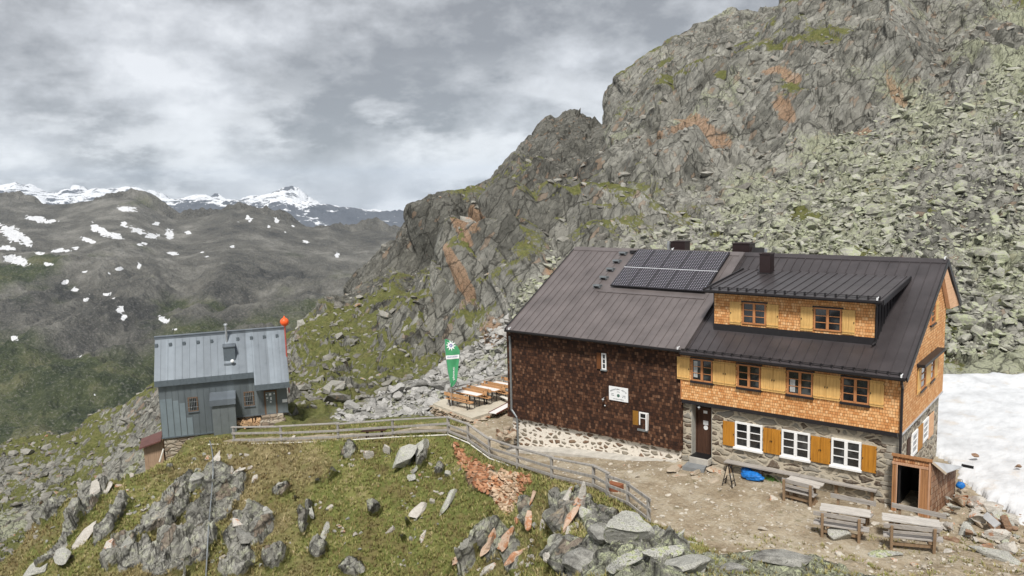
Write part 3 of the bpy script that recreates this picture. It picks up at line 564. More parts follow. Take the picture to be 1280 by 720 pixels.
    # trodden ground
    d1 = m.noise(p, .8, 6, .65, .3); d2 = m.noise(p, 7, 6, .75); d3 = m.vor(p, 9.)
    dirt = m.ramp(m.math('ADD', m.math('MULTIPLY', d1, .6), m.math('MULTIPLY', d2, .4)), [(.34, (.20, .155, .10)), (.47, (.33, .27, .19)), (.58, (.43, .375, .285)), (.72, (.54, .50, .42))])
    dirt = m.mix(m.rng(d3.outputs['Distance'], .10, .26, .55, 0), dirt, m.ramp(n2, [(.3, (.22, .19, .15)), (.7, (.55, .52, .46))]))
    dirt = m.mix(m.rng(m.noise(p, 1.7, 4, .6), .60, .72, 0, .55), dirt, (.12, .115, .05))
    bf = m.math('ADD', A['bare'], m.math('MULTIPLY', m.math('SUBTRACT', d1, .5), .8))
    c = m.mix(m.rng(bf, .38, .62), c, dirt)
    m.col(c)
    fine = m.math('ADD', m.math('MULTIPLY', n3, .45), m.math('MULTIPLY', m.noise(p, 34, 4, .7), .25))
    m.bump(m.math('ADD', m.math('MULTIPLY', n2, .8), fine), .7, .12)
    m.bump(m.math('ADD', n1, m.math('MULTIPLY', strat, 1.2)), .5, .6)
    rk_ = m.math('SUBTRACT', 1., m.math('MAXIMUM', A['bare'], A['grass']), clamp=True)
    m.bump(m.math('MULTIPLY', rk_, m.math('ADD', m.math('MULTIPLY', sa_.outputs[1], 1.), m.math('MULTIPLY', sb_.outputs[2], .5))), .8, .35)
    return m.m
M_TERR = terrain_mat()
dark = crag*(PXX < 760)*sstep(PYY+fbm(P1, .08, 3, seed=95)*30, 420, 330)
dry = np.clip(sstep(fbm(P1, .22, 4, .6, 215)+.42*(1-sstep(PXX, 380, 470))-.24+.22*sstep(PXX, 560, 640), -.05, .45), 0, 1)*(1-mount)
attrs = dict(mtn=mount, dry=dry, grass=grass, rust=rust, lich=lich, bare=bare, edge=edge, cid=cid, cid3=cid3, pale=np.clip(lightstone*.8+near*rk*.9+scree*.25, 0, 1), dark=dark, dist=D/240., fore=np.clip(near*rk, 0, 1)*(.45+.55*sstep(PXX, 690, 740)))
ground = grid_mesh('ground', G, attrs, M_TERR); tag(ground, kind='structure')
G32 = G
# ray caster over the finished ground (coarser copy)
Gb = G[::2, ::2]; nb, mb_ = Gb.shape[:2]
aa = (np.arange(nb-1)[:, None]*mb_+np.arange(mb_-1)[None]).ravel()
BVH = BVHTree.FromPolygons([Vector(v) for v in Gb.reshape(-1, 3)], [(int(i), int(i+mb_), int(i+mb_+1), int(i+1)) for i in aa])
def hit(px, py):
    r = ray(px, py); r = r/np.linalg.norm(r); q = BVH.ray_cast(Vector(O+r*6), Vector(r))
    return q[0], q[1]
def down(x, y, z0=60):
    q = BVH.ray_cast(Vector((x, y, z0)), Vector((0, 0, -1))); return q[0]
def gz(x, y): q = down(x, y, 8); return q.z if q else float(zplat(x, y))

# ------------------------------------------------------------------ the far side of the valley
def far_patch(name, pxa, crest, prof, nc, nr, dispf, mat, attrf, d_crest):
    """crest: list of (px, py); prof: list of (fraction from foot to crest in picture rows, depth)"""
    px = np.linspace(*pxa, nc); cy = np.interp(px, [c[0] for c in crest], [c[1] for c in crest])
    kk_ = np.hanning(81); kk_ /= kk_.sum(); cys = np.convolve(np.pad(cy, 40, 'edge'), kk_, 'valid'); tt = np.linspace(0, 1.25, nr); Gf = np.zeros((nc, nr, 3))
    for k, t_ in enumerate(tt):
        d = np.interp(t_, [q[0] for q in prof], [q[2] for q in prof])
        py = np.interp(t_, [q[0] for q in prof], [q[1] for q in prof])
        if t_ <= 1: yy = py+(cys-prof[-1][1])*np.interp(t_, [.35, 1], [0, 1])+(cy-cys)*np.interp(t_, [.86, 1], [0, 1])
        else: yy = cy
        b = (yy-360)/FPX; a = (px-640)/FPX
        Gf[:, k] = O+(FW[None]+RT[None]*a[:, None]-UP[None]*b[:, None])*d
        if t_ > 1: Gf[:, k, :2] += (np.array([FW[0], FW[1]])/FH)*d_crest*(t_-1)*1.2; Gf[:, k, 2] -= d_crest*(t_-1)*.5
    P = Gf.reshape(-1, 3); T = np.broadcast_to(tt, (nc, nr)).ravel()
    Gf = dispf(P, T).reshape(nc, nr, 3)
    Nf = grid_normals(Gf[..., 0], Gf[..., 1], Gf[..., 2]).reshape(-1, 3)
    return grid_mesh(name, Gf, attrf(Gf.reshape(-1, 3), Nf, T, np.broadcast_to(px[:, None], (nc, nr)).ravel()), mat, True)
def valley_mat():
    m = NT('valley_side', .95, 0, .1); p = m.pos()
    n1 = m.noise(p, .0016, 8, .62, .5); n2 = m.noise(p, .009, 8, .68); n3 = m.noise(p, .045, 5, .7)
    rock = m.ramp(m.math('ADD', m.math('MULTIPLY', n1, .5), m.math('MULTIPLY', n2, .5)), [(.38, (.055, .054, .048)), (.5, (.135, .130, .112)), (.62, (.29, .28, .25))])
    grs = m.ramp(n2, [(.34, (.026, .036, .016)), (.5, (.062, .075, .030)), (.66, (.14, .14, .07))])
    rock = m.mix(m.rng(n3, .55, .72, 0, .5), rock, (.19, .18, .165))
    gf = m.math('ADD', m.attr('green'), m.math('MULTIPLY', m.math('SUBTRACT', n1, .5), 1.6))
    c = m.mix(m.rng(gf, .30, .62), rock, grs); n4 = m.noise(p, .16, 4, .7); c = m.mix(m.rng(n4, .50, .70, 0, .5), c, (.27, .255, .235)); c = m.mix(m.rng(n4, .5, .32, 0, .35), c, (.028, .028, .024))
    sf = m.math('ADD', m.attr('snow'), m.math('MULTIPLY', m.math('SUBTRACT', n3, .5), .25))
    c = m.mix(m.rng(sf, .48, .54), c, (.80, .81, .83)); m.col(c)
    m.bump(m.math('ADD', m.math('MULTIPLY', n2, .8), m.math('MULTIPLY', n3, .5)), .9, 45); return m.m
def disp1(P, T):
    w = sstep(T, 0, .15); k = fbm(P, .0013, 6, .55, 120, True)*150+fbm(P, .005, 5, .6, 121)*42
    U_ = P@RT; Q_ = np.stack([U_+fbm(P, .003, 3, seed=123)*90, (P@FW)*.28, P[:, 2]*.2], 1); k = k+fbm(Q_, .0042, 4, .6, 122, True)*55
    k = (k-70)*(1-.95*sstep(T, .66, .95)*(T <= 1.02))
    return P+np.array([0, 0, 1.])*(k*w)[:, None]
SN = [(15, 292, 22, 9, -.6), (30, 300, 14, 5, -.5), (45, 273, 16, 4, -.1), (62, 277, 14, 3, .1), (20, 325, 20, 6, -.3), (8, 310, 14, 3), (75, 313, 14, 3), (95, 310, 5, 3), (128, 290, 12, 5, -.5), (145, 295, 12, 4, -.3), (172, 288, 12, 5, -.2), (190, 295, 9, 4), (160, 262, 12, 4, -.1), (212, 293, 6, 8, .4), (155, 280, 5, 4), (118, 285, 5, 7), (215, 317, 8, 2.5), (205, 363, 0, 0), (148, 336, 6, 2), (138, 341, 4, 1.5), (173, 333, 3, 5, .4), (108, 340, 6, 1.5), (82, 353, 5, 3), (92, 362, 7, 3), (115, 366, 4, 2), (133, 368, 7, 3), (142, 373, 4, 2), (150, 388, 5, 6, -.9), (154, 397, 4, 4, -.9), (107, 374, 5, 2), (205, 399, 10, 4, -.5), (218, 411, 6, 2.2), (18, 423, 6, 4), (97, 444, 5, 3), (10, 349, 0, 0), (345, 275, 3, 6), (309, 272, 2.5, 4), (313, 276, 2, 3), (335, 283, 3, 2), (382, 302, 4, 3), (421, 319, 3, 4, -.6), (292, 308, 3, 2), (366, 283, 2, 2), (253, 315, 3, 2), (258, 320, 3, 1.2), (235, 291, 5, 2), (357, 290, 2, 2), (118, 492, 4, 1.4, -.4), (60, 330, 8, 3), (110, 300, 10, 3, -.3), (180, 305, 8, 2), (50, 317, 8, 2), (195, 280, 5, 2)]
def attr1(P, N, T, PXf):
    rel = P-O; dd = rel@FW; py = 360-FPX*(rel@UP)/dd; px = 640+FPX*(rel@RT)/dd
    fl = N[:, 2]; green = sstep(py+fbm(P, .0015, 5, .6, 130)*150, 300, 480)*.6+sstep(fbm(P, .0016, 5, .6, 131), -.1, .35)*.38
    sn = np.zeros(len(P)); wob = fbm(P, .012, 3, .6, seed=133)*3; wob2 = fbm(P, .012, 3, .6, seed=134)*5
    for a in SN:
        if a[2] == 0: continue
        t_ = a[4] if len(a) > 4 else 0; u_ = px-a[0]+wob2; v_ = -(py-a[1]+wob); ca, sa = math.cos(t_), math.sin(t_)
        A_ = u_*ca+v_*sa; B_ = -u_*sa+v_*ca; q = np.hypot(A_/a[2], B_/a[3]); sn = np.maximum(sn, np.exp(-q*q*.62))
    sn = np.maximum(sn, .9*sstep(fbm(P, .005, 4, .55, 135)+.25*fbm(P, .0012, 2, seed=136), .40, .44)*(py < 345)*(py > 255)*(px < 340))
    sn = sn*.78+fbm(P*np.array([1, 1, 1.6]), .035, 4, .75, seed=138)*.75*(sn > .04)
    return dict(green=green, snow=sn*(T > .05))
R1 = [(-400, 262), (-60, 252), (0, 247), (8, 246), (20, 250), (60, 256), (85, 255), (110, 252), (140, 248), (160, 247), (170, 250), (190, 262), (205, 270), (215, 274), (230, 275), (245, 273), (262, 270), (275, 265), (290, 261), (298, 264), (310, 263), (322, 266), (340, 272), (355, 276), (380, 283), (400, 285), (412, 283), (425, 287), (440, 290), (458, 288), (475, 289), (497, 293), (560, 300), (700, 300)]
PR1 = [(0, 700, 900), (.15, 590, 1250), (.3, 520, 1650), (.45, 455, 2000), (.6, 400, 2400), (.75, 350, 2850), (.9, 300, 3400), (1., 260, 4000)]
valley = far_patch('hills', (-380, 700), R1, PR1, 620, 420, disp1, valley_mat(), attr1, 4000); tag(valley, kind='structure')
def snowmat():
    m = NT('snow_peaks', .9, 0, .1); p = m.pos(); n1 = m.noise(p, .0009, 8, .65); n2 = m.noise(p, .004, 6, .7)
    c = m.mix(m.rng(m.math('ADD', m.attr('snow'), m.math('MULTIPLY', m.math('SUBTRACT', n2, .5), 1.8)), .40, .52), m.ramp(n1, [(.3, (.045, .05, .06)), (.7, (.12, .125, .14))]), (.82, .84, .87)); m.col(c)
    m.bump(m.math('ADD', n1, m.math('MULTIPLY', n2, .5)), .9, 160); return m.m
R2 = [(-400, 230), (-60, 240), (0, 233), (12, 231), (20, 229), (32, 235), (45, 240), (58, 243), (70, 244), (78, 239), (85, 238), (96, 243), (108, 241), (120, 237), (135, 238), (150, 236), (160, 234), (172, 236), (186, 241), (200, 252), (215, 250), (232, 246), (245, 243), (258, 244), (270, 250), (285, 254), (300, 251), (320, 247), (338, 244), (345, 241), (356, 240), (368, 244), (380, 252), (400, 257), (420, 261), (440, 262), (455, 266), (470, 265), (490, 269), (510, 273), (600, 270), (760, 262)]
PR2 = [(0, 330, 9500), (.5, 290, 11500), (1., 250, 14500)]
def disp2(P, T):
    w = sstep(T, 0, .2); k = fbm(P, .00045, 6, .6, 140, True)*420-60
    k = k*(1-.86*sstep(T, .7, .97)*(T <= 1.02))
    return P+np.array([0, 0, 1.])*(k*w)[:, None]
def attr2(P, N, T, PXf):
    s = .54*sstep(T+fbm(P, .0006, 5, .65, 143)*.9+(N[:, 2]-.75)*.9, .42, .95)
    k = sstep(PXf, 380, 430); s = s*(1-k)+k*s*(.35+.65*sstep(T+fbm(P, .0008, 4, .6, 144)*.8, .5, .9))
    return dict(snow=s)
peaks = far_patch('mountains', (-380, 760), R2, PR2, 560, 150, disp2, snowmat(), attr2, 14500); tag(peaks, kind='structure')

# the air between: one closed box of thin even haze, the sky outside it
def haze():
    allz = G[..., 2]; mb = MB()
    mb.box(-26000, 9000, -3000, 26000, -1500, 700); o = mb.build('haze', [], None); tag(o, kind='stuff')
    m = bpy.data.materials.new('haze'); m.use_nodes = True; t = m.node_tree; t.nodes.remove(t.nodes['Principled BSDF'])
    v = t.nodes.new('ShaderNodeVolumePrincipled'); v.inputs['Color'].default_value = (.72, .84, 1., 1); v.inputs['Density'].default_value = 2.6e-5; v.inputs['Anisotropy'].default_value = .2
    t.links.new(v.outputs[0], t.nodes['Material Output'].inputs['Volume']); o.data.materials.append(m)
    o.visible_shadow = True
haze()

# ------------------------------------------------------------------ snow bank behind the hut
def snowbank():
    out = [(1150, 486), (1172, 480), (1186, 474), (1197, 478), (1212, 473), (1222, 470), (1232, 475), (1250, 472), (1262, 470), (1275, 473), (1300, 470), (1380, 474), (1450, 480), (1450, 700), (1380, 690), (1330, 672), (1290, 660), (1268, 648), (1240, 627), (1215, 612), (1200, 604), (1192, 590), (1180, 585), (1150, 560)]
    pts = []
    for x, y in out:
        q, _ = hit(x, y)
        if y > 500: q = Vector(atz(x, y, -2.95))
        if y < 500: q = Vector(at(x, y, 46.0))
        pts.append((q[0], q[1]))
    xs = [a[0] for a in pts]; ys = [a[1] for a in pts]; n = 130
    gx = np.linspace(min(xs)-.5, max(xs)+.5, n); gy = np.linspace(min(ys)-.5, max(ys)+.5, n); XX, YY = np.meshgrid(gx, gy, indexing='ij')
    d = -polydist(XX, YY, pts).reshape(XX.shape); P = np.stack([XX.ravel(), YY.ravel(), np.zeros(n*n)], 1)
    d = d+(fbm(P, .55, 5, .6, 150)*1.1).reshape(XX.shape)
    rel = (P-O)@FW; dep = rel.reshape(XX.shape)
    base = np.interp(dep, [26, 30, 43, 47], [-3.05, -2.95, -2.60, -1.95])
    top = base+np.clip(np.sqrt(np.clip(d, 0, 9))*.18, 0, .5)+(fbm(P, .35, 3, .5, 151)*.12+fbm(P, 1.7, 3, .6, 152)*.035).reshape(XX.shape)
    ZZ = np.where(d > 0, top, base-.7+d*.0)
    m = NT('old_snow', .75, 0, .2); p = m.pos(); a = m.noise(p, .6, 5, .6); b = m.noise(m.mapv(p, (1.6, .9, 1), rot=(0, 0, .5)), 1.1, 6, .6)
    c = m.ramp(m.math('ADD', m.math('MULTIPLY', a, .5), m.math('MULTIPLY', b, .5)), [(.34, (.46, .47, .485)), (.5, (.59, .605, .625)), (.68, (.69, .705, .725))])
    c = m.mix(m.rng(m.noise(p, .9, 6, .65), .54, .72, 0, .5), c, (.50, .43, .35)); m.col(c); m.bump(b, .8, .12)
    o = grid_mesh('snow', np.stack([XX, YY, ZZ], -1), {}, m.m, True); tag(o, kind='structure'); return o
snow = snowbank()
# ------------------------------------------------------------------ building materials
M_ROOFL = plain('roof_metal_weathered', (.150, .130, .127), .42, .25, .17, .9, .5)
M_ROOFR = plain('roof_metal_dark', (.062, .054, .056), .36, .25, .2, .9, .5)
M_TRIM = plain('dark_metal_trim', (.028, .026, .028), .45, .3, .1)
M_NEWSH = shingle_mat('new_shingles', [(0, (.36, .13, .04)), (.2, (.56, .25, .085)), (.5, (.66, .33, .13)), (.8, (.76, .43, .19)), (1, (.82, .53, .28))], (.22, .09, .03), weather=((.80, .74, .68), .5))
M_OLDSH = shingle_mat('old_shingles', [(0, (.016, .007, .005)), (.3, (.040, .017, .009)), (.6, (.066, .028, .014)), (.82, (.115, .052, .027)), (1, (.20, .11, .065))], (.006, .004, .003), w=.13, h=.14, weather=((.55, .46, .43), .7))
M_MASON = masonry_mat('stone_masonry', [(0, (.07, .045, .03)), (.22, (.14, .10, .07)), (.4, (.30, .26, .20)), (.6, (.40, .36, .28)), (.8, (.22, .21, .19)), (1, (.33, .29, .22))], (.52, .46, .36), 1.7, 4.2, .07, .45)
M_WHITEST = masonry_mat('white_pointed_masonry', [(0, (.16, .09, .055)), (.3, (.24, .15, .09)), (.6, (.20, .165, .12)), (1, (.34, .30, .24))], (.80, .74, .65), 2.6, 5.2, .15, .3)
M_FRAMEW = plain('white_paint', (.80, .80, .79), .5, 0, .04)
M_FRAMEO = wood_mat('larch_frame', (.50, .22, .09), (.34, .13, .05), 'z')
M_SHUTU = wood_mat('pale_pine', (.68, .42, .15), (.50, .28, .09), 'z', .7, .8)
M_SHUTL = wood_mat('amber_stain', (.47, .205, .025), (.29, .11, .012), 'z', .6, .8)
M_DKWOOD = wood_mat('dark_brown_wood', (.075, .036, .022), (.035, .016, .010), 'z')
M_SOFFIT = wood_mat('soffit_boards', (.70, .42, .24), (.52, .28, .14), 'y')
M_GREYWX = wood_mat('weathered_boards_x', (.36, .335, .31), (.20, .175, .15), 'x')
M_TABLE = wood_mat('bleached_boards', (.50, .475, .44), (.30, .27, .24), 'x')
M_BROWNW = wood_mat('weathered_brown_wood', (.27, .185, .115), (.13, .08, .045), 'z')
M_FENCE = wood_mat('grey_fence_wood', (.34, .32, .295), (.17, .155, .14), 'z', .85, .6)
M_CONC = plain('concrete', (.44, .415, .37), .9, 0, .16, 3)
M_REVEAL = plain('grey_render', (.38, .37, .33), .9, 0, .1, 5)
M_BLACK = plain('black_paint', (.012, .012, .013), .5)
M_STEEL = plain('galvanised_steel', (.42, .44, .45), .42, .7, .1)
M_GREYPIPE = plain('grey_pipe', (.26, .28, .29), .45, .5, .1)
M_PAPER = plain('paper', (.78, .79, .80), .7, 0, .03)
def glass_mat():
    m = NT('window_glass', .06, 0, .6); p = m.pos(); f = m.noise(p, 1.6, 3)
    m.col(m.ramp(f, [(.40, (.010, .011, .013)), (.56, (.022, .025, .028)), (.66, (.07, .075, .075))])); m.b.inputs['Coat Weight'].default_value = .3
    return m.m
M_GLASS = glass_mat()
M_CURTAIN = plain('curtain', (.42, .43, .42), .5, 0, .2, 9)
M_BLUECLOTH = plain('blue_cloth_inside', (.01, .09, .16), .4, 0, .3, 9)
def solar_mat():
    m = NT('solar_cells', .28, 0, .35); uv = m.obj(); sp = m.n('ShaderNodeSeparateXYZ'); m.L.new(uv, sp.inputs[0])
    c = .125
    fx = m.math('ABSOLUTE', m.math('SUBTRACT', m.math('FRACT', m.math('DIVIDE', sp.outputs[0], c)), .5)); fy = m.math('ABSOLUTE', m.math('SUBTRACT', m.math('FRACT', m.math('DIVIDE', sp.outputs[1], c)), .5))
    dia = m.math('GREATER_THAN', m.math('ADD', fx, fy), .80)
    line = m.math('GREATER_THAN', m.math('MAXIMUM', fx, fy), .478)
    k = m.math('MAXIMUM', dia, m.math('MULTIPLY', line, .2))
    m.col(m.mix(k, m.mix(m.noise(uv, 2, 2), (.010, .009, .014), (.018, .016, .022)), (.60, .58, .64))); return m.m
M_SOLAR = solar_mat()

# ------------------------------------------------------------------ the mountain hut
GZ = -2.87
hut = empty('mountain_hut', (-9, 3, GZ), label='large hut with brown metal roof, dark shingled left half and orange shingled right half', cat='hut')
XL, XM, XR = -18.47, -8.78, 0.
def ubox(T, u0, u1, v0, v1, w0, w1, mb=None):
    """box given along the wall (u), up (v) and outward (w)"""
    mb = mb or MB(); c = [T(u, v, w) for u in (u0, u1) for v in (v0, v1) for w in (w0, w1)]
    return mb.add(c, [(0, 1, 3, 2), (4, 6, 7, 5), (0, 4, 5, 1), (2, 3, 7, 6), (0, 2, 6, 4), (1, 5, 7, 3)])
def FR(y): return lambda u, v, w: (u, y-w, v)
def GA(x): return lambda u, v, w: (x+w, u, v)
def window(par, T, u0, u1, v0, v1, mat, rows=3, glass=M_GLASS, fw=.055, sill=None, lintel=None, mull=.05, out=.045, name='window', behind=None):
    mb = MB()
    for a in ((u0, u0+fw, v0, v1), (u1-fw, u1, v0, v1), (u0+fw, u1-fw, v0, v0+fw), (u0+fw, u1-fw, v1-fw, v1)): ubox(T, a[0], a[1], a[2], a[3], 0.0, out, mb)
    um = (u0+u1)/2
    if mull: ubox(T, um-mull, um+mull, v0+fw, v1-fw, .004, out+.008, mb)
    for k in range(1, rows):
        v = v0+fw+(v1-v0-2*fw)*k/rows
        if mull: ubox(T, u0+fw, um-mull, v-.013, v+.013, .006, out-.012, mb); ubox(T, um+mull, u1-fw, v-.013, v+.013, .006, out-.012, mb)
        else: ubox(T, u0+fw, u1-fw, v-.013, v+.013, .006, out-.012, mb)
    w = mb.build(name, mat, par)
    ubox(T, u0+fw, u1-fw, v0+fw, v1-fw, .002, .012).build('pane', glass, w)
    if behind: ubox(T, *behind, .013, .016).build('curtain', M_CURTAIN, w)
    if sill: ubox(T, u0-.05, u1+.05, v0-sill[0], v0, 0, sill[1]).build('sill', sill[2], w)
    if lintel: ubox(T, u0-.06, u1+.06, v1, v1+lintel[0], 0, lintel[1]).build('lintel', lintel[2], w)
    return w
def shutter(par, T, u0, u1, v0, v1, mat, latch=None, batten=True, open_=.0, w0=.02):
    mb = MB(); n = 4
    for k in range(n):
        a = u0+(u1-u0)*k/n; ubox(T, a+.002, a+(u1-u0)/n-.002, v0, v1, w0, w0+.028, mb)
    if batten:
        for v in (v0+.08, v1-.12): ubox(T, u0+.012, u1-.012, v, v+.05, w0+.028, w0+.048, mb)
    s = mb.build('shutter', mat, par)
    if latch is not None:
        q = MB(); ubox(T, latch-.012, latch+.012, (v0+v1)/2-.03, (v0+v1)/2+.03, w0+.03, w0+.055, q)
        for v in (v0+.1, v1-.1): ubox(T, (u0 if latch > (u0+u1)/2 else u1-.02), (u0+.02 if latch > (u0+u1)/2 else u1), v-.02, v+.02, w0+.03, w0+.05, q)
        q.build('hinge', M_BLACK, s)
    return s
# walls -----------------------------------------------------------------
def gable_solid(x0, x1, prof): return MB().prism([(x0, y, v) for y, v in prof], (x1-x0, 0, 0))
gable_solid(XM, XR, [(0, 0), (7.2, 0), (7.2, 4.80), (6.09, 5.55), (0, 2.02)]).build('shingled_wall', M_NEWSH, hut)['label'] = 'bright orange new shingle cladding on the right half'
gable_solid(XL, XM-.002, [(.08, -2.3), (7.2, -2.3), (7.2, 4.8), (6.09, 5.50), (.08, 2.12)]).build('shingled_wall', M_OLDSH, hut)['label'] = 'dark brown weathered shingle cladding on the left half'
# skirt of the old shingles kicks out a little
mb = MB(); mb.prism([(XL-.01, .06, -1.2), (XL-.01, -.03, -2.34), (XL-.01, .09, -2.34), (XL-.01, .09, -1.2)], (XM-XL-.03, 0, 0)); mb.build('shingle_skirt', M_OLDSH, hut)
MB().box(-18.25, -8.86, .13, 7.1, -4.9, -2.3).build('plinth', M_WHITEST, hut)['label'] = 'low stone plinth with broad white pointing under the dark shingles'
mb = MB(); mb.box(-8.85, -8.40, .2, 7.0, -3.6, -.002); mb.box(-7.44, -.1, .2, 7.0, -3.6, -.002); mb.box(-8.40, -7.44, .66, 7.0, -3.6, -.002)
mb.build('stone_wall', M_MASON, hut)
mb = MB(); mb.box(-8.40, -8.37, .21, .66, -2.62, -.01); mb.box(-7.47, -7.44, .21, .66, -2.62, -.01); mb.build('door_reveal', M_REVEAL, hut)
# rough quoins of bigger stones at the free corner
random.seed(11); mb = MB(); zq = -3.3; k = 0
while zq < -.2:
    hq = random.uniform(.16, .34); wq = random.uniform(.28, .62); mb.box(-.1-wq, -.085, .185, .2+random.uniform(.3, .6), zq, min(zq+hq-.03, -.16)); zq += hq; k += 1
mb.build('quoins', plain('quoin_stone', (.30, .275, .23), .9, 0, .25, 4), hut, bevel=.02)
mb = MB(); mb.box(-8.74, -.13, -.03, .19, -.16, -.003); mb.build('jetty_beam', M_TRIM, hut)
MB().beam((.006, .03, -.04), (.006, 7.2, -.04), .05, .07).build('gable_flashing', plain('zinc', (.55, .56, .57), .4, .5), hut)
MB().box(XM-.02, XM+.02, -.02, .06, .0, 2.0).build('corner_board', M_FRAMEO, hut)

# roofs -----------------------------------------------------------------
EY, EZ, RY, RZ = -.41, 2.17, 6.09, 5.77
def rz_(y): return EZ+(RZ-EZ)*(y-EY)/(RY-EY)
def roof(x0, x1, ey, ez, ry, rz, by, bz, mat, seam, skip=None, label=None, x_seam0=None):
    sl = (rz-ez)/(ry-ey); th = .10
    mb = MB(); mb.prism([(x0, ey, ez), (x0, ry, rz), (x0, by, bz), (x0, by, bz-th), (x0, ry, rz-th*1.2), (x0, ey, ez-th)], (x1-x0, 0, 0))
    x = x0+.02 if x_seam0 is None else x_seam0
    while x <= x1-.01:
        segs = [(ey+.02, ry-.12)]
        if skip and skip[0] < x < skip[1]: segs = [(ey+.02, skip[2]), (skip[3], ry-.12)]
        for a, b in segs:
            mb.beam((x, a, ez+sl*(a-ey)+.016), (x, b, ez+sl*(b-ey)+.016), .022, .034)
        sb = (bz-rz)/(by-ry); mb.beam((x, ry+.12, rz+sb*.12+.016), (x, by-.02, rz+sb*(by-ry-.02)+.016), .022, .034)
        x += seam
    o = mb.build('roof', mat, hut)
    if label: o['label'] = label
    MB().prism([(x0-.03, ry-.22, rz-.22*sl+.045), (x0-.03, ry, rz+.075), (x0-.03, ry+.22, rz-.12), (x0-.03, ry+.22, rz-.16), (x0-.03, ry-.22, rz-.22*sl+.01)], (x1-x0+.06, 0, 0)).build('ridge_cap', mat, o)
    return o
rr = roof(-8.60, .19, EY, EZ, RY, RZ, 9.28, 3.57, M_ROOFR, .395, (-8.3, -.9, .95, 4.93), 'dark metal roof of the right half with a wide dormer', -8.3)
EYL = -.36
eL = aty(632, 412.5, EYL); eR = aty(847, 435.5, EYL); EZL = (eL[2]+eR[2])/2; XLL = eL[0]
RYL, RZL = 5.95, (aty(712, 309.5, 5.95)[2]+aty(928, 317, 5.95)[2])/2
rl = roof(XLL, -8.56, EYL, EZL, RYL, RZL, 9.1, RZL-2.15, M_ROOFL, .40, (-14.6, -9.0, 2.72, 5.9), 'faded brown standing seam roof of the left half')
SLL = (RZL-EZL)/(RYL-EYL)
def zl(y): return EZL+SLL*(y-EYL)
# boxed verge where the left roof steps over the right one, and the free verges
mb = MB()
mb.beam((-8.50, EYL-.02, EZL+.0), (-8.50, RYL, RZL+.0), .16, .16); mb.build('verge_flashing', M_ROOFL, hut)
mb = MB(); mb.beam((.215, EY-.02, EZ-.06), (.215, RY, RZ-.05), .05, .22); mb.beam((.215, RY, RZ-.05), (.215, 9.28, 3.52), .05, .22); mb.build('bargeboard', M_TRIM, hut)
mb = MB(); mb.beam((XLL-.02, EYL-.02, EZL-.05), (XLL-.02, RYL, RZL-.05), .06, .18); mb.build('bargeboard', M_TRIM, hut)
mb = MB(); mb.prism([(.02, 7.2, 4.72), (.02, 6.09, 5.5), (.02, 6.0, 5.44), (.02, 5.6, 5.2), (.02, 7.2, 3.6), (.02, 9.2, 3.48), (.02, 9.2, 3.53)], (.15, 0, 0)); mb.build('soffit', M_SOFFIT, hut)
mb = MB(); mb.beam((.10, .02, 2.02), (.10, 6.09, 5.39), .16, .03); mb.build('verge_soffit', M_FRAMEW, hut)
# gutters and snow guards
def eave_kit(x0, x1, y, zz, n, guard=True):
    mb = MB()
    pr = [(y-.13, zz-.02), (y-.13, zz-.06), (y-.10, zz-.11), (y-.03, zz-.11), (y, zz-.07), (y, zz-.02), (y-.015, zz-.02), (y-.015, zz-.06), (y-.04, zz-.09), (y-.09, zz-.09), (y-.115, zz-.05), (y-.115, zz-.02)]
    mb.prism([(x0, a, b) for a, b in pr], (x1-x0, 0, 0)); mb.build('gutter', M_TRIM, hut)
    if guard:
        g = MB(); g.beam((x0+.1, y+.10, zz+.13), (x1-.1, y+.10, zz+.13), .02, .025); g.beam((x0+.1, y+.10, zz+.07), (x1-.1, y+.10, zz+.07), .02, .02)
        k = x0+.25
        while k < x1: g.box(k-.025, k+.025, y+.06, y+.16, zz+.02, zz+.16); k += .395
        g.build('snow_guard', M_TRIM, hut)
eave_kit(-8.6, .17, EY, EZ, 0); eave_kit(XLL, -8.62, EYL, EZL, 0, False)
# dormer ----------------------------------------------------------------
DY = 1.04
dz0, dzt = 3.24, 4.56
MB().prism([(-7.74, DY, dz0), (-7.74, DY, dzt), (-7.74, 4.6, 5.02), (-7.74, 4.6, 4.9)], (-1.28+7.74, 0, 0)).build('dormer_wall', M_NEWSH, hut)['label'] = 'pale new shingle front of the dormer'
mb = MB(); mb.prism([(-7.76, DY-.02, 2.9), (-7.76, DY-.02, dz0), (-7.76, DY+.05, dz0), (-7.76, DY+.05, 2.9)], (-1.24+7.76, 0, 0))
mb.prism([(-1.279, DY+.0, 2.9), (-1.279, DY+.0, dzt), (-1.279, 4.7, 5.03), (-1.279, 4.7, 4.9)], (.04, 0, 0)); mb.prism([(-7.78, DY+.0, 2.9), (-7.78, DY+.0, dzt), (-7.78, 4.7, 5.03), (-7.78, 4.7, 4.9)], (.038, 0, 0))
for k in range(7): y = DY+.3+k*.42; mb.box(-1.24, -1.21, y, y+.025, rz_(y), min(dzt+.13*(y-DY), 5.0))
mb.build('dormer_cheek', M_TRIM, hut)
dey = .66; dez = (aty(880, 359.5, dey)[2]+aty(1103, 379.5, dey)[2])/2; dx0, dx1 = aty(880, 359, dey)[0], aty(1104, 379, dey)[0]
dky, dkz = 4.95, 5.17; dsl = (dkz-dez)/(dky-dey)
mb = MB(); mb.prism([(dx0, dey, dez), (dx0, dky, dkz), (dx0, dky, dkz-.16), (dx0, dey, dez-.12)], (dx1-dx0, 0, 0)); x = dx0+.25
while x < dx1-.1: mb.beam((x, dey+.02, dez+.018), (x, dky-.02, dkz+.016), .022, .032); x += .395
dr = mb.build('dormer_roof', M_ROOFR, hut)
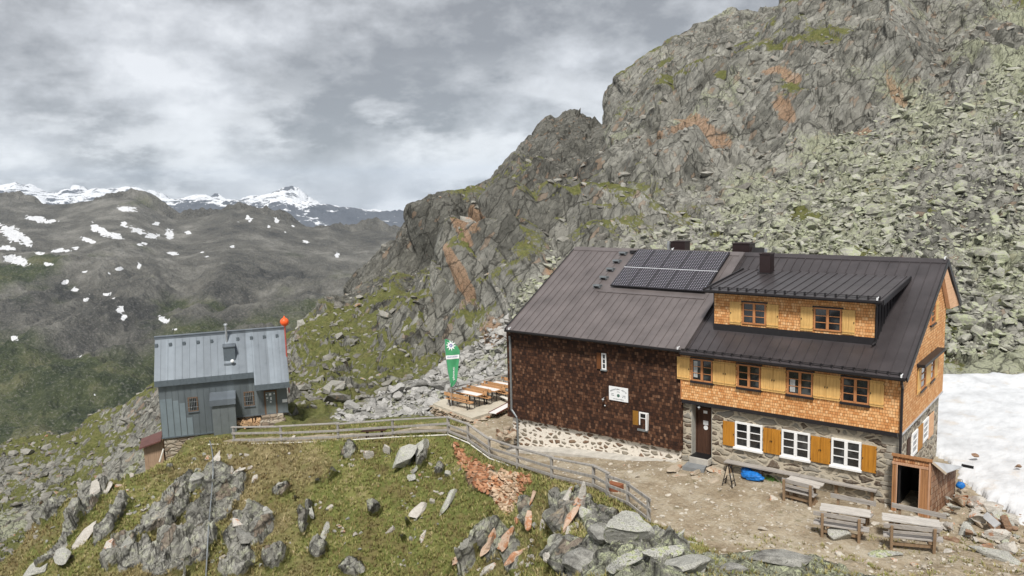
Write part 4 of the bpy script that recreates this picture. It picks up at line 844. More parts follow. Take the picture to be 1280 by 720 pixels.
mb = MB(); mb.beam((dx1+.01, dey-.02, dez-.06), (dx1+.01, dky-.1, dkz-.06), .05, .2); mb.build('fascia', M_TRIM, dr); mb = MB(); mb.beam((dx0-.01, dey-.02, dez-.03), (dx0-.01, dky-.1, dkz-.02), .06, .17); mb.build('fascia', M_TRIM, dr)
eave_kit(dx0, dx1, dey, dez, 0)
MB().tube([(-1.2, .72, dez-.1), (-1.2, .98, dez-.3), (-1.2, .98, 3.1), (-1.3, .8, 3.0)], .035).build('dormer_downpipe', M_TRIM, hut)
# windows: upper storey, dormer, ground floor ---------------------------
Tu = FR(0)
UW = [(-8.27, -7.33), (-6.23, -5.27), (-4.18, -3.20), (-2.11, -1.14)]
for i, (a, b) in enumerate(UW):
    window(hut, Tu, a, b, .90, 1.86, M_FRAMEO, 3, sill=(.09, .10, M_TRIM), lintel=(.06, .05, M_TRIM), behind=[(a+.08, a+.26, 1.05, 1.75), None, (a+.1, a+.3, 1.0, 1.5), None][i])
for a, b, l in [(-8.95, -8.36, -8.4), (-7.31, -6.80, -6.84), (-6.79, -6.31, -6.75), (-5.24, -4.75, -4.79), (-4.74, -4.25, -4.70), (-3.18, -2.69, -2.73), (-2.68, -2.17, -2.64), (-1.12, -.62, -1.08)]:
    shutter(hut, Tu, a, b, .88, 1.86, M_SHUTU, l)
Td = FR(DY)
for i, (a, b) in enumerate([(-6.47, -5.48), (-3.54, -2.49)]):
    window(hut, Td, a, b, 3.35, 4.25, M_FRAMEO, 3, glass=M_GLASS, lintel=(.06, .05, M_TRIM))
for a, b, l in [(-7.03, -6.52, -6.98), (-5.45, -4.95, -4.99), (-4.06, -3.58, -4.02), (-2.46, -1.98, -2.02)]: shutter(hut, Td, a, b, 3.29, 4.24, M_SHUTU, l)
Ts = FR(.2)
for a, b in [(-6.40, -5.24), (-4.44, -3.32), (-2.50, -1.41)]:
    window(hut, Ts, a, b, -1.72, -.64, M_FRAMEW, 3, fw=.075, mull=.06, out=.06, sill=(.08, .13, M_FRAMEW))
for a, b, l in [(-6.94, -6.42, -6.46), (-5.20, -4.87, -4.9), (-4.86, -4.47, -4.84), (-3.29, -2.93, -2.96), (-2.92, -2.53, -2.90), (-1.38, -.86, -1.34)]:
    shutter(hut, Ts, a, b, -1.74, -.70, M_SHUTL, l, batten=False)
# dark half: tall slit window, small white window with one shutter
To = FR(.08)
window(hut, To, -12.82, -12.58, .80, 1.56, M_FRAMEW, 3, mull=0, fw=.05, sill=(.06, .08, M_GREYPIPE))
window(hut, To, -10.88, -10.45, -1.68, -.92, M_FRAMEW, 3, mull=0, fw=.06, sill=(.09, .12, M_GREYPIPE)); ubox(To, -10.45, -10.40, -1.68, -.92, 0, .22).build('casement', M_FRAMEW, hut)
shutter(hut, To, -11.20, -10.91, -1.76, -.90, wood_mat('dull_amber', (.27, .13, .02), (.17, .075, .01), 'z'), None, batten=False)
shutter(hut, To, -13.08, -12.86, .80, 1.56, wood_mat('old_shutter', (.16, .06, .02), (.08, .03, .01), 'z'), None, batten=False)
# gable windows
Tg = GA(0)
def gy(px, py, x=0): return float(atx(px, py, x)[1])
ya, yb_, yc, yd, ye, yf = [gy(q, 468) for q in (1146.3, 1150, 1156.3, 1162, 1166.6, 1170)]
for a, b in ((yb_, yc), (yd, ye)): window(hut, Tg, a, b, .98, 1.95, M_FRAMEO, 3, mull=0, sill=(.07, .08, M_TRIM), fw=.07)
for a, b in ((ya, yb_-.02), (yc+.02, yd-.02), (ye+.02, yf)): shutter(hut, Tg, a, b, .95, 1.97, M_SHUTU)
ubox(Tg, ya-.1, yf+.1, 2.05, 2.17, 0, .30).build('window_hood', M_TRIM, hut)
window(hut, Tg, 4.15, 4.95, 3.35, 4.15, M_FRAMEO, 3, mull=0, fw=.08, sill=(.07, .08, M_TRIM)); shutter(hut, Tg, 4.97, 5.45, 3.33, 4.15, M_SHUTU)
Tgs = GA(-.1)
yy = [gy(q, 545, -.1) for q in (1133.5, 1137, 1139.5, 1146, 1149, 1152.5, 1157, 1162)]
window(hut, Tgs, yy[2], yy[3], -1.55, -.62, M_FRAMEW, 3, mull=0, fw=.1, out=.05); window(hut, Tgs, yy[5], yy[6]+.3, -1.5, -.6, M_FRAMEW, 3, mull=0, fw=.1, out=.05)
for a, b, mm in ((yy[0], yy[1], M_DKWOOD), (yy[3]+.05, yy[5]-.05, M_SHUTL), (yy[6]+.32, yy[7]+.5, M_SOFFIT)): shutter(hut, Tgs, a, b, -1.6, -.62, mm, batten=False)
# front door
mb = MB()
for k in range(5): ubox(FR(.66), -8.30+.155*k, -8.30+.155*k+.15, -2.42, -.50, .02, .06, mb)
mb.box(-8.37, -8.31, .57, .66, -2.45, -.40); mb.box(-7.53, -7.47, .57, .66, -2.45, -.40); mb.box(-8.31, -7.53, .57, .66, -.49, -.40); mb.box(-8.31, -7.53, .58, .66, -2.45, -2.40)
door = mb.build('door', M_DKWOOD, hut)
ubox(FR(.66), -8.37, -7.47, -.40, -.05, .0, .03).build('fanlight', M_GLASS, door)
MB().box(-7.62, -7.58, .54, .60, -1.50, -1.38).build('handle', M_STEEL, door)
mb = MB(); ubox(FR(.66), -8.03, -7.80, -1.17, -.98, .062, .068, mb); mb.build('notice', M_PAPER, door); mb = MB(); ubox(FR(.66), -8.02, -7.84, -.66, -.54, .062, .068, mb); mb.build('notice', M_PAPER, door); mb = MB()
mb.cyl((-7.91, .60, -1.29), (-7.91, .592, -1.29), .10, n=20); mb.build('notice', M_PAPER, door)['label'] = 'round white sticker on the dark door'
# wall lamps
def lamp(p, name='wall_lamp'):
    mb = MB(); mb.lathe((p[0], p[1], p[2]), [(.012, .10), (.075, .07), (.078, .055), (.01, .05)], 12); mb.cyl((p[0], p[1], p[2]+.10), (p[0], p[1]+.16, p[2]+.13), .012); mb.lathe((p[0], p[1], p[2]-.03), [(.02, 0), (.035, .02), (.035, .06), (.02, .085)], 10); return mb.build(name, M_STEEL, hut, smooth=True)
lamp((-12.66, -.14, -.62)); lamp((-7.95, -.0, -.30))
MB().lathe((-12.66, .02, -.9), [(.03, -.03), (.045, 0), (.03, .03)], 10).build('socket', M_STEEL, hut)
MB().box(-9.75, -9.45, .02, .10, -1.9, -1.72).build('vent_cover', M_GREYPIPE, hut)
# chimneys
def chimney(x0, x1, y0, y1, z0, z1, mat=M_TRIM):
    mb = MB(); mb.box(x0, x1, y0, y1, z0, z1); mb.box(x0-.03, x1+.03, y0-.03, y1+.03, z1, z1+.04); mb.box(x0+.08, x1-.08, y0+.08, y1-.08, z1+.04, z1+.06); return mb.build('chimney', mat, hut)
M_CHIM = plain('chimney_brown', (.035, .022, .022), .4, .3, .1)
czt = float(aty(957, 318, 4.3)[2]); cxx = float(aty(956.5, 330, 4.3)[0]); c = chimney(cxx-.24, cxx+.24, 4.25, 4.75, 5.0, czt, M_CHIM); MB().box(cxx-.32, cxx+.32, 4.18, 4.82, 5.05, 5.13).build('collar', M_TRIM, c)
q0 = aty(836, 302.5, 7.2); q1 = aty(856, 303, 7.2); c = chimney(q0[0]+.1, q1[0], 7.2, 7.8, 4.2, float(q0[2]), M_CHIM); MB().cyl((q0[0]-.08, 7.4, 4.3), (q0[0]-.08, 7.4, float(q0[2])+.02), .11).build('flue', M_STEEL, c)
q0 = aty(915.5, 305, 7.2); q1 = aty(937, 305, 7.2); chimney(q0[0], q1[0], 7.2, 7.9, 4.2, float(q0[2]), M_CHIM)
q0 = aty(938, 309, 7.6); q1 = aty(955, 315, 7.6)
mb = MB(); mb.prism([(q0[0], 6.9, 5.1), (q0[0], 7.6, q0[2]), (q0[0], 8.3, 5.1)], (q1[0]-q0[0], 0, 0)); mb.build('rear_dormer_roof', M_TRIM, hut)
MB().cyl((float(aty(958, 318, 7)[0]), 6.9, 5), (float(aty(958, 318, 7)[0]), 6.9, float(aty(958, 311, 7)[2])), .07).build('vent_pipe', M_STEEL, hut)
# solar panels
sn_ = Vector((0, -SLL, 1)).normalized()
for r_, (y0, y1) in enumerate(((3.06, 4.40), (4.47, 5.82))):
    for k in range(5):
        x0 = -14.12+k*1.007; x1 = x0+.995; tz = math.atan(SLL)
        o = MB().add([(0, 0, 0), (x1-x0, 0, 0), (x1-x0, (y1-y0)*math.hypot(1, SLL), 0), (0, (y1-y0)*math.hypot(1, SLL), 0)], [(0, 1, 2, 3)]); L_ = (y1-y0)*math.hypot(1, SLL)
        o.v = []; o.f = []; o.mi = []; o.box(0, x1-x0, 0, L_, -.035, .006); ob = o.build('solar_panel', M_SOLAR, hut, local=True)
        base = Vector((x0, y0, zl(y0)))+sn_*.14
        ob.location = base-hut.location; ob.rotation_euler = (tz, 0, 0)
        f = MB(); f.box(-.004, .008, 0, L_, -.04, .012); f.box(x1-x0-.008, x1-x0+.004, 0, L_, -.04, .012); f.box(0, x1-x0, -.012, .008, -.04, .012); f.box(0, x1-x0, L_-.008, L_+.012, -.04, .012)
        fo = f.build('frame', M_STEEL if r_ == 0 and False else M_TRIM, ob, local=True)
mb = MB(); a_ = Vector((-14.12, 4.435, zl(4.435)))+sn_*.145; mb.beam(a_, a_+Vector((5.03, 0, 0)), .04, .03, up=sn_); mb.build('panel_rail', plain('bright_aluminium', (.72, .73, .75), .35, .4), hut)
mb = MB(); a_ = Vector((-14.7, 2.75, zl(2.75)))+sn_*.02; mb.beam(a_, a_+Vector((5.7, 0, 0)), .14, .03, up=sn_); mb.build('roof_flashing', M_ROOFL, hut)
for k in range(5):
    y = 3.05+k*.635; zz = zl(y); mb = MB(); mb.box(-15.05, -14.65, y-.22, y+.02, zz+.10, zz+.125)
    for q in range(5): mb.box(-15.05+.09*q, -15.03+.09*q, y-.22, y+.02, zz+.125, zz+.135)
    mb.box(-15.03, -15.0, y-.2, y+.1, zz-.02, zz+.10); mb.box(-14.7, -14.67, y-.2, y+.1, zz-.02, zz+.10); mb.box(-15.05, -14.65, y-.225, y-.2, zz+.06, zz+.13); mb.build('roof_step', M_GREYPIPE, hut)
MB().box(-14.5, -14.2, 5.55, 5.8, zl(5.7), zl(5.7)+.14).build('roof_hatch', M_TRIM, hut)
# downpipes
mb = MB(); mb.tube([(.05, -.45, 2.05), (.05, -.42, 1.95), (.0, -.08, 1.72), (.0, -.08, -.9), (.0, -.08, -3.0)], .05); mb.build('downpipe', M_TRIM, hut)
pp = [aty(637, 420, 0), aty(637.6, 426, .0), aty(639.5, 512, .0), aty(646.5, 522, -.0)]
pp.append((pp[-1][0], -.02, -4.6)); mb = MB(); mb.tube([tuple(a) for a in pp], .055); mb.build('downpipe', M_GREYPIPE, hut)
# lightning rod pins
mb = MB()
for x, y, zz in ((.1, RY, RZ+.05), (.05, EY, EZ+.03), (-1.1, dey, dez+.03), (XLL+.3, EYL, EZL+.02), (-12.2, RYL, RZL+.06), (-8.7, EYL, EZL+.02)): mb.box(x-.02, x+.02, y-.15, y-.05, zz, zz+.1); mb.beam((x, y-.1, zz+.02), (x+.02, y+.02, zz+.12), .02, .02)
mb.build('lightning_clamp', M_PAPER, hut)
# concrete apron along the dark half, falling to the left
ap = [(648, 559), (700, 558.5), (740, 562.8), (792, 569.6), (848, 575.5)]
tp = [aty(x, y, .13) for x, y in ap]; tp[0][0] = -18.4
mb = MB()
for a, b in zip(tp[:-1], tp[1:]):
    mb.add([(a[0], .14, a[2]), (b[0], .14, b[2]), (b[0], -.45, b[2]-.10), (a[0], -.45, a[2]-.10), (a[0], -.47, a[2]-1.0), (b[0], -.47, b[2]-1.0), (a[0], .14, a[2]-1), (b[0], .14, b[2]-1)], [(0, 1, 2, 3), (3, 2, 5, 4), (0, 3, 4, 6), (1, 7, 5, 2), (4, 5, 7, 6), (0, 6, 7, 1)])
mb.build('apron', M_CONC, hut)
# nameboard on the dark wall
def text(s, size, mat, M, parent, name='lettering', extr=.002, align='CENTER', loc=True):
    cu = bpy.data.curves.new(name, 'FONT'); cu.body = s; cu.size = size; cu.extrude = extr; cu.align_x = align; cu.align_y = 'CENTER'
    o = bpy.data.objects.new(name, cu); COL.objects.link(o); dg = bpy.context.evaluated_depsgraph_get(); me = bpy.data.meshes.new_from_object(o.evaluated_get(dg)); bpy.data.objects.remove(o)
    me.transform(M); r = rootof(parent); me.transform(Matrix.LocRotScale(r.location, r.rotation_euler, r.scale).inverted()); me.materials.clear()
    return linkmesh(name, me, mat, parent)
def textmesh(s, size, extr=.002):
    cu = bpy.data.curves.new('t', 'FONT'); cu.body = s; cu.size = size; cu.extrude = extr; cu.align_x = 'CENTER'; cu.align_y = 'CENTER'; cu.offset = size*.012
    o = bpy.data.objects.new('t', cu); COL.objects.link(o); dg = bpy.context.evaluated_depsgraph_get(); me = bpy.data.meshes.new_from_object(o.evaluated_get(dg)); bpy.data.objects.remove(o)
    return [tuple(v.co) for v in me.vertices], [tuple(q.vertices) for q in me.polygons]
sx, sz = -11.93, -.25; sgn = empty('name_board', (sx, .0, sz-.32), label='white rectangular name board screwed on the dark shingled wall', cat='sign')
MB().box(sx-.50, sx+.50, .02, .05, sz-.325, sz+.325).build('board', M_PAPER, sgn)
M_INK = plain('dark_ink', (.06, .07, .08), .7)
mb = MB()
def addtext(mb, s, size, cx, cz, rot=0, y=.017):
    V, F_ = textmesh(s, size); ca, sa = math.cos(rot), math.sin(rot); mb.add([(cx+v[0]*ca-v[1]*sa, y-v[2], cz+v[0]*sa+v[1]*ca) for v in V], F_)
word = 'HOCHSTUBAI HÜTTE'
for i, ch in enumerate(word):
    if ch == ' ': continue
    a = math.radians(118-(i)*(56/15)); a = math.radians(90+34-i*68/15); R_ = .72; addtext(mb, ch, .085, sx+math.cos(a)*R_, sz-.50+math.sin(a)*R_, a-PI/2)
addtext(mb, '3174 m', .05, sx, sz+.10); addtext(mb, 'Sektion', .048, sx-.30, sz-.02); addtext(mb, 'Dresden', .048, sx-.30, sz-.09); addtext(mb, 'geöffnet', .048, sx+.30, sz-.05); addtext(mb, 'Juli - Sept.', .045, sx+.30, sz-.12)
addtext(mb, 'Übernachtung und Verpflegung', .042, sx, sz-.24)
mb.build('lettering', M_INK, sgn)
MB().cyl((sx, .019, sz-.07), (sx, .012, sz-.07), .075, n=22).build('emblem', plain('green_emblem', (.07, .14, .11), .6), sgn)
# ------------------------------------------------------------------ grey metal bivouac hut
BA = Vector((-39.91, -7.2, 0)); BYAW = .584
BR = Vector((math.sin(BYAW), math.cos(BYAW), 0)); BB = Vector((-BR.y, BR.x, 0)); BANG = math.atan2(BR.y, BR.x)
def BW(s_, b_, z_): return BA+BR*s_+BB*b_+Vector((0, 0, z_))
def BL(px, py, b_=0.):
    d = Vector(ray(px, py)); o = Vector(O); t_ = ((BA+BB*b_-o).dot(BB))/d.dot(BB); q = o+d*t_; return (q-BA).dot(BR), q.z
biv = empty('metal_bivouac', tuple(BW(3.7, 1.5, -5.4)), BANG, label='small hut clad in blue-grey standing seam metal at the path end', cat='hut')
class LB(MB):
    """MB working in the bivouac's own frame (s along the front, b into the hut)"""
    def bl(s, *a): o = MB(); o.box(*a); return s.tr(o)
    def tr(s, o): return s.add([BW(*v) for v in o.v], o.f)
def zinc_mat(name, c, axis=0):
    m = NT(name, .42, .35, .4); p = m.pos(); a = m.n('ShaderNodeVectorMath', operation='DOT_PRODUCT'); m.L.new(p, a.inputs[0]); a.inputs[1].default_value = tuple(BR)
    st = m.math('FLOOR', m.math('DIVIDE', a.outputs['Value'], .43)); wn = m.n('ShaderNodeTexWhiteNoise', noise_dimensions='1D'); m.L.new(st, wn.inputs['W'])
    f = m.math('ADD', m.math('MULTIPLY', wn.outputs['Value'], .45), m.math('MULTIPLY', m.noise(m.mapv(p, (1, 1, .4)), 1.3, 5, .6), .55))
    m.col(m.ramp(f, [(.2, tuple(x*.78 for x in c)), (.55, c), (.85, tuple(x*1.25 for x in c))])); m.rough(m.rng(m.noise(p, 2, 3), .3, .7, .36, .55)); return m.m
M_ZINC = zinc_mat('grey_zinc_wall', (.16, .185, .20)); M_ZROOF = zinc_mat('grey_zinc_roof', (.165, .19, .215)); M_ZLIGHT = plain('pale_zinc', (.22, .265, .29), .45, .3, .08, 1.5); M_ZDK = plain('dark_zinc', (.13, .155, .175), .45, .3, .08)
ZB, ZE, ZR, BRG, LW = -5.43, -1.784, .497, 2.0, 7.484
zpor = -4.62; s_r0 = BL(294, 500)[0]
mb = LB()
o = MB(); o.prism([(0, 0, ZB), (0, 4.0, ZB), (0, 4.0, ZE-.1), (0, BRG, ZR-.25), (0, 0, ZE-.1)], (s_r0-.0, 0, 0)); mb.tr(o)
o = MB(); o.prism([(s_r0, 0, zpor), (s_r0, 4.0, zpor), (s_r0, 4.0, ZE-.1), (s_r0, BRG, ZR-.25), (s_r0, 0, ZE-.1)], (LW-s_r0, 0, 0)); mb.tr(o)
k = .36
while k < LW:
    o = MB(); o.box(k-.012, k+.012, -.03, .0, (ZB if k < s_r0 else zpor)+.02, ZE-.2); mb.tr(o); k += .36
mb.build('wall', M_ZINC, biv)
s1, z1 = BL(274, 541); mb = LB()
for k in range(5):
    a = .02+k*.36; zt = [-3.0, -3.0, -3.15, -3.35, -4.3][k]; mb.bl(a+.014, a+.346, -.010, .002, ZB+.05, zt)
mb.build('replacement_panel', M_ZLIGHT, biv)['label'] = 'paler newer metal panels at the lower left of the wall'
mb = LB(); mb.bl(-.03, s_r0, -.05, .02, ZB-.02, ZB+.06); mb.bl(s_r0, LW+.02, -.05, .02, zpor-.02, zpor+.05); mb.build('base_trim', M_ZDK, biv)
# roof: front slope with the long overhang over the door
rs = (ZR-ZE)/(BRG+.25); s_ov = BL(317.5, 470, -.3)[0]
mb = LB()
o = MB(); o.prism([(-.16, -.25, ZE), (-.16, BRG, ZR), (-.16, 4.3, ZE-.05), (-.16, 4.3, ZE-.15), (-.16, BRG, ZR-.12), (-.16, -.25, ZE-.12)], (s_ov+.16, 0, 0)); mb.tr(o)
fb_ = -.92
o = MB(); o.prism([(s_ov, fb_, -2.463), (s_ov, BRG, ZR), (s_ov, 4.3, ZE-.05), (s_ov, 4.3, ZE-.15), (s_ov, BRG, ZR-.12), (s_ov, fb_, -2.58)], (LW+.16-s_ov, 0, 0)); mb.tr(o)
k = .18
while k < LW+.12:
    b0 = -.25 if k < s_ov else fb_; z0_ = ZE+rs*(b0+.25)
    mb.beam(BW(k, b0+.01, z0_+.02), BW(k, BRG-.15, ZR-.15*rs+.02), .026, .045); mb.beam(BW(k, BRG+.15, ZR-.12), BW(k, 4.28, ZE-.02), .026, .045); k += .412
rf = mb.build('roof', M_ZROOF, biv)
mb = LB(); mb.beam(BW(-.2, BRG-.1, ZR-.03), BW(LW+.2, BRG-.1, ZR-.03), .05, .14); mb.beam(BW(-.2, BRG, ZR+.06), BW(LW+.2, BRG, ZR+.06), .32, .05); mb.build('ridge_cap', M_ZROOF, rf)
mb = LB(); mb.bl(-.16, s_ov, -.27, -.22, ZE-.36, ZE-.005)
k = .2
while k < s_ov: mb.bl(k-.01, k+.01, -.285, -.27, ZE-.35, ZE-.02); k += .36
mb.build('fascia', M_ZDK, rf)
mb = LB(); mb.bl(s_ov-.02, LW+.16, fb_-.02, fb_+.02, -2.82, -2.47); mb.bl(s_ov-.02, s_ov+.02, fb_, -.05, -2.8, -2.5)
k = s_ov+.3
while k < LW: mb.bl(k-.01, k+.01, fb_-.035, fb_-.02, -2.81, -2.49); k += .36
mb.bl(LW+.1, LW+.15, fb_, 0, -2.8, -2.5); mb.build('fascia', M_ZDK, rf)
mb = LB(); o = MB(); o.prism([(LW+.02, fb_, -2.6), (LW+.02, 0, -1.7), (LW+.02, 0, -2.8), (LW+.02, fb_, -2.8)], (.08, 0, 0)); mb.tr(o); mb.build('verge', M_ZDK, rf)
for i, (px, py) in enumerate([(195.5, 429), (213, 428), (230, 427), (247.5, 426), (264.5, 425), (297, 422.5), (314, 421.5), (330, 420.5), (346, 419.5)]):
    s0, _ = BL(px, py, 1.7); zz = ZE+rs*(1.62+.25); mb = LB(); mb.bl(s0-.08, s0+.08, 1.45, 1.70, zz-.12, zz+.06); mb.build('roof_vent', M_ZDK, rf)
# roof hatch with flue and lamp
s0, _ = BL(279.5, 440, .9); s1, _ = BL(294, 440, .9); zz = ZE+rs*(.45+.25)
mb = LB(); mb.bl(s0, s1, .45, 1.6, zz-.1, zz+.88); mb.build('dormer_box', M_ZDK, biv)
mb = LB(); mb.bl(s0-.04, s1+.04, .38, 1.5, zz+.88, zz+.94); mb.build('box_cover', M_ZROOF, biv); mb = LB(); mb.bl(s0, s1, .2, .45, zz-.28, zz-.12); mb.build('box_step', M_ZROOF, biv)
sf, _ = BL(282.8, 420, 1.3); mb = LB(); mb.cyl(BW(sf, 1.5, zz+.5), BW(sf, 1.5, float(at(282.8, 409.5, 50)[2])), .07, n=12); tpz = float(at(282.8, 409.5, 50)[2]); mb.cyl(BW(sf, 1.5, tpz), BW(sf, 1.5, tpz+.09), .14, .10, 12); mb.build('flue', M_STEEL, biv, smooth=False)
sl_, zl_ = BL(290.5, 452, .15); mb = MB(); mb.lathe(tuple(BW(sl_, .12, zl_+.02)), [(.03, -.1), (.1, -.05), (.12, .02), (.08, .1), (.02, .13)], 14); mb.build('roof_lamp', M_PAPER, biv, smooth=True)
# closet box on the front
sa, za = BL(263.2, 503.5, -.9); sb, zb2 = BL(293.6, 502.3, -.9); zc_ = BL(265.5, 546.5, -.9)[1]
mb = LB(); mb.bl(sa+.05, sb, -.9, 0, zc_, za-.05)
for k in (1, 2): x = sa+.05+(sb-sa-.05)*k/3; mb.bl(x-.01, x+.01, -.925, -.9, zc_, za-.1)
cl = mb.build('closet', plain('closet_metal', (.17, .19, .195), .45, .3, .1, 2), biv)
mb = LB(); o = MB(); o.prism([(sa-.06, -1.02, za-.12), (sa-.06, -1.02, za+.10), (sa-.06, 0.0, za+.42), (sa-.06, 0.0, za+.2)], (sb-sa+.12, 0, 0)); mb.tr(o); mb.build('closet_roof', M_ZROOF, cl)
mb = LB(); mb.bl(sa-.06, sb+.05, -1.05, -1.02, za-.20, za+.16); mb.build('closet_fascia', M_ZROOF, cl)
mb = LB(); mb.bl(sa+.15, sa+.8, -.88, -.05, zc_-1.2, zc_-.01); mb.build('closet_footing', M_CONC, biv)
# barred windows
M_DKBR = wood_mat('brown_frame', (.15, .095, .06), (.08, .05, .03), 'z')
for (xa, yt, xb, yb2) in ((234.3, 497, 247, 513.5), (304.3, 490, 317.2, 506.5)):
    s0, zt = BL(xa, yt); s1, _ = BL(xb, yt); _, zb3 = BL(xb, yb2)
    T = lambda u, v, w: tuple(BW(u, -w, v))
    mb = MB()
    for a in ((s0, s0+.07, zb3, zt), (s1-.07, s1, zb3, zt), (s0+.07, s1-.07, zb3, zb3+.06), (s0+.07, s1-.07, zt-.07, zt)): ubox(T, a[0], a[1], a[2], a[3], 0, .05, mb)
    w = mb.build('window', M_DKBR, biv); ubox(T, s0+.07, s1-.07, zb3+.06, zt-.07, .002, .012).build('pane', M_GLASS, w)
    mb = MB()
    for k in range(1, 6): u = s0+(s1-s0)*k/6; mb.cyl(T(u, zb3+.03, .06), T(u, zt-.03, .06), .011, n=6)
    for v in (zb3+.28, zt-.28): mb.cyl(T(s0, v, .06), T(s1, v, .06), .009, n=6)
    mb.build('grille', M_STEEL, w); ubox(T, s0-.03, s1+.03, zb3-.06, zb3, 0, .09).build('sill', M_ZROOF, w)
s0, zt = BL(329.3, 488.5); s1, _ = BL(345.6, 487); T = lambda u, v, w: tuple(BW(u, -w, v))
mb = MB(); ubox(T, s0, s0+.1, zpor, zt, 0, .06, mb); ubox(T, s1-.1, s1, zpor, zt, 0, .06, mb); ubox(T, s0+.1, s1-.1, zt-.1, zt, 0, .06, mb); df = mb.build('door_frame', M_DKBR, biv)
dd_ = ubox(T, s0+.1, s1-.1, zpor+.02, zt-.1, .0, .04).build('door', plain('grey_door', (.17, .20, .205), .5, .2, .1), biv)
MB().lathe(T(s0+.2, zpor+.9, .06), [(.03, -.03), (.03, .03)], 8).build('handle', M_STEEL, dd_)
mb = MB(); um = (s0+s1)/2
ubox(T, um-.08, um+.06, zt-.34, zt-.18, .041, .05, mb); ubox(T, um-.28, um-.2, zt-.3, zt-.22, .041, .05, mb); ubox(T, um+.2, um+.27, zt-.28, zt-.2, .041, .05, mb); ubox(T, um-.02, um+.07, zt-.62, zt-.44, .041, .05, mb); ubox(T, um-.26, um-.14, zt-.52, zt-.44, .041, .05, mb); ubox(T, um-.05, um+.04, zt-.80, zt-.70, .041, .05, mb)
mb.build('sticker', M_PAPER, dd_)
s0, z0_ = BL(353, 503); s1, z1 = BL(358.8, 498.5); ubox(T, s0, s1, z0_, z1, .03, .045).build('notice', M_PAPER, biv)
# dry stone base under the left end, split stone under the door
M_DRY = masonry_mat('dry_stone', [(0, (.20, .145, .10)), (.3, (.34, .27, .20)), (.6, (.42, .36, .28)), (1, (.50, .45, .37))], (.10, .08, .06), 1.5, 5.5, .03, .35)
s_f = BL(263, 540)[0]
mb = LB(); mb.bl(.08, s_f+.2, .05, 3.9, -8.3, ZB-.015); fo_ = mb.build('foundation', M_DRY, biv); fo_['label'] = 'dry stone base of layered brown slabs under the left end'
mb = LB(); mb.bl(s_r0, LW-.1, .25, 3.8, -6.2, zpor-.015); mb.build('foundation', M_DRY, biv)
sd0, _ = BL(327, 525, -.6); sd1, _ = BL(355, 525, -.6)
mb = LB()
for i in range(3): mb.bl(sd0+.0-.1*i, sd1+.1*i, -.45-.3*i, .02, zpor-.3-.22*i, zpor-.02-.24*i)
mb.build('stone_step', M_DRY, biv, bevel=.04)
mb = LB()
rnd = random.Random(3)
for i in range(46):
    u = rnd.uniform(BL(297, 528)[0], BL(326, 526)[0]); v = rnd.uniform(0, .42); r = rnd.uniform(.045, .085); mb.cyl(BW(u, -.42, zpor-.62+v), BW(u, .18, zpor-.62+v), r, n=8)
mb.build('firewood', plain('firewood_ends', (.50, .33, .19), .8, 0, .45, 8), None)
tag(bpy.data.objects['firewood'], 'stack of split firewood under the floor of the metal bivouac', 'firewood')

# orange signal ball on a red pole behind the right end of the ridge
bc = Vector(at(355.5, 402.3, 51)); r = 5.4*51/FPX
mst = empty('signal_mast', (bc.x, bc.y, bc.z-3.5), label='orange ball on a red pole standing behind the metal bivouac', cat='mast')
mb = MB(); mb.lathe(tuple(bc), [(.02, -r*1.15), (r*.5, -r*.86), (r*.87, -r*.5), (r, 0), (r*.87, r*.5), (r*.5, r*.86), (r*.2, r*1.0), (.02, r*1.4)], 20); mb.build('ball', plain('signal_orange', (.85, .12, .03), .4, 0, .05), mst, smooth=True)
MB().cyl((bc.x, bc.y, bc.z-4.6), (bc.x, bc.y, bc.z-r*.9), .045, n=8).build('pole', plain('red_pole', (.42, .09, .07), .5), mst)

# shed with the red-brown roof left of the foundation
def OW(px, py, d): return Vector(at(px, py, d))
og = OW(189, 586, 50.3); oz = og.z-.6
shed2 = empty('lean_to_shed', (og.x, og.y, oz), BANG, label='little wooden lean-to with red-brown roof left of the stone base', cat='shed')
a0 = OW(178, 556, 50.6); a1 = OW(203.5, 548, 50.2)
mb = MB(); w0 = OW(179.5, 561, 50.4); w1 = OW(203, 549, 50.4); bk = BB*1.4
b0 = Vector((w0.x, w0.y, oz)); b1_ = Vector((w1.x, w1.y, oz))
mb.add([b0, b1_, b1_+bk, b0+bk, w0, w1, w1+bk, w0+bk], [(0, 3, 2, 1), (4, 5, 6, 7), (0, 1, 5, 4), (1, 2, 6, 5), (2, 3, 7, 6), (3, 0, 4, 7)]); mb.build('wall', wood_mat('faded_boards', (.34, .235, .16), (.20, .13, .085), 'z'), shed2)
r0 = OW(174, 560.5, 50); r1 = OW(201, 550.5, 49.9); r2 = OW(201.5, 543, 51.4)+BB*.9; r3 = OW(174.5, 553.5, 51.4)+BB*.9; dn = Vector((0, 0, -.08))
mb = MB(); mb.add([r0, r1, r2, r3, r0+dn, r1+dn, r2+dn, r3+dn], [(0, 1, 2, 3), (7, 6, 5, 4), (0, 4, 5, 1), (1, 5, 6, 2), (2, 6, 7, 3), (3, 7, 4, 0)]); mb.build('roof', plain('red_brown_sheet', (.125, .055, .045), .6, .1, .15, 3), shed2)
def stick(name, a, b, w, mat, label, cat, h=None, n=None):
    mb = MB()
    if n: mb.cyl(a, b, w, n=n)
    else: mb.beam(a, b, w, h or w)
    o = mb.build(name, mat, None); return tag(o, label, cat)
M_WPAINT = plain('weathered_white', (.66, .64, .58), .7, 0, .12)
stick('white_plank', OW(215.5, 581.5, 47.6), OW(236, 571.5, 47.4), .16, M_WPAINT, 'long white plank lying on the grass below the bivouac foundation', 'plank', .06)
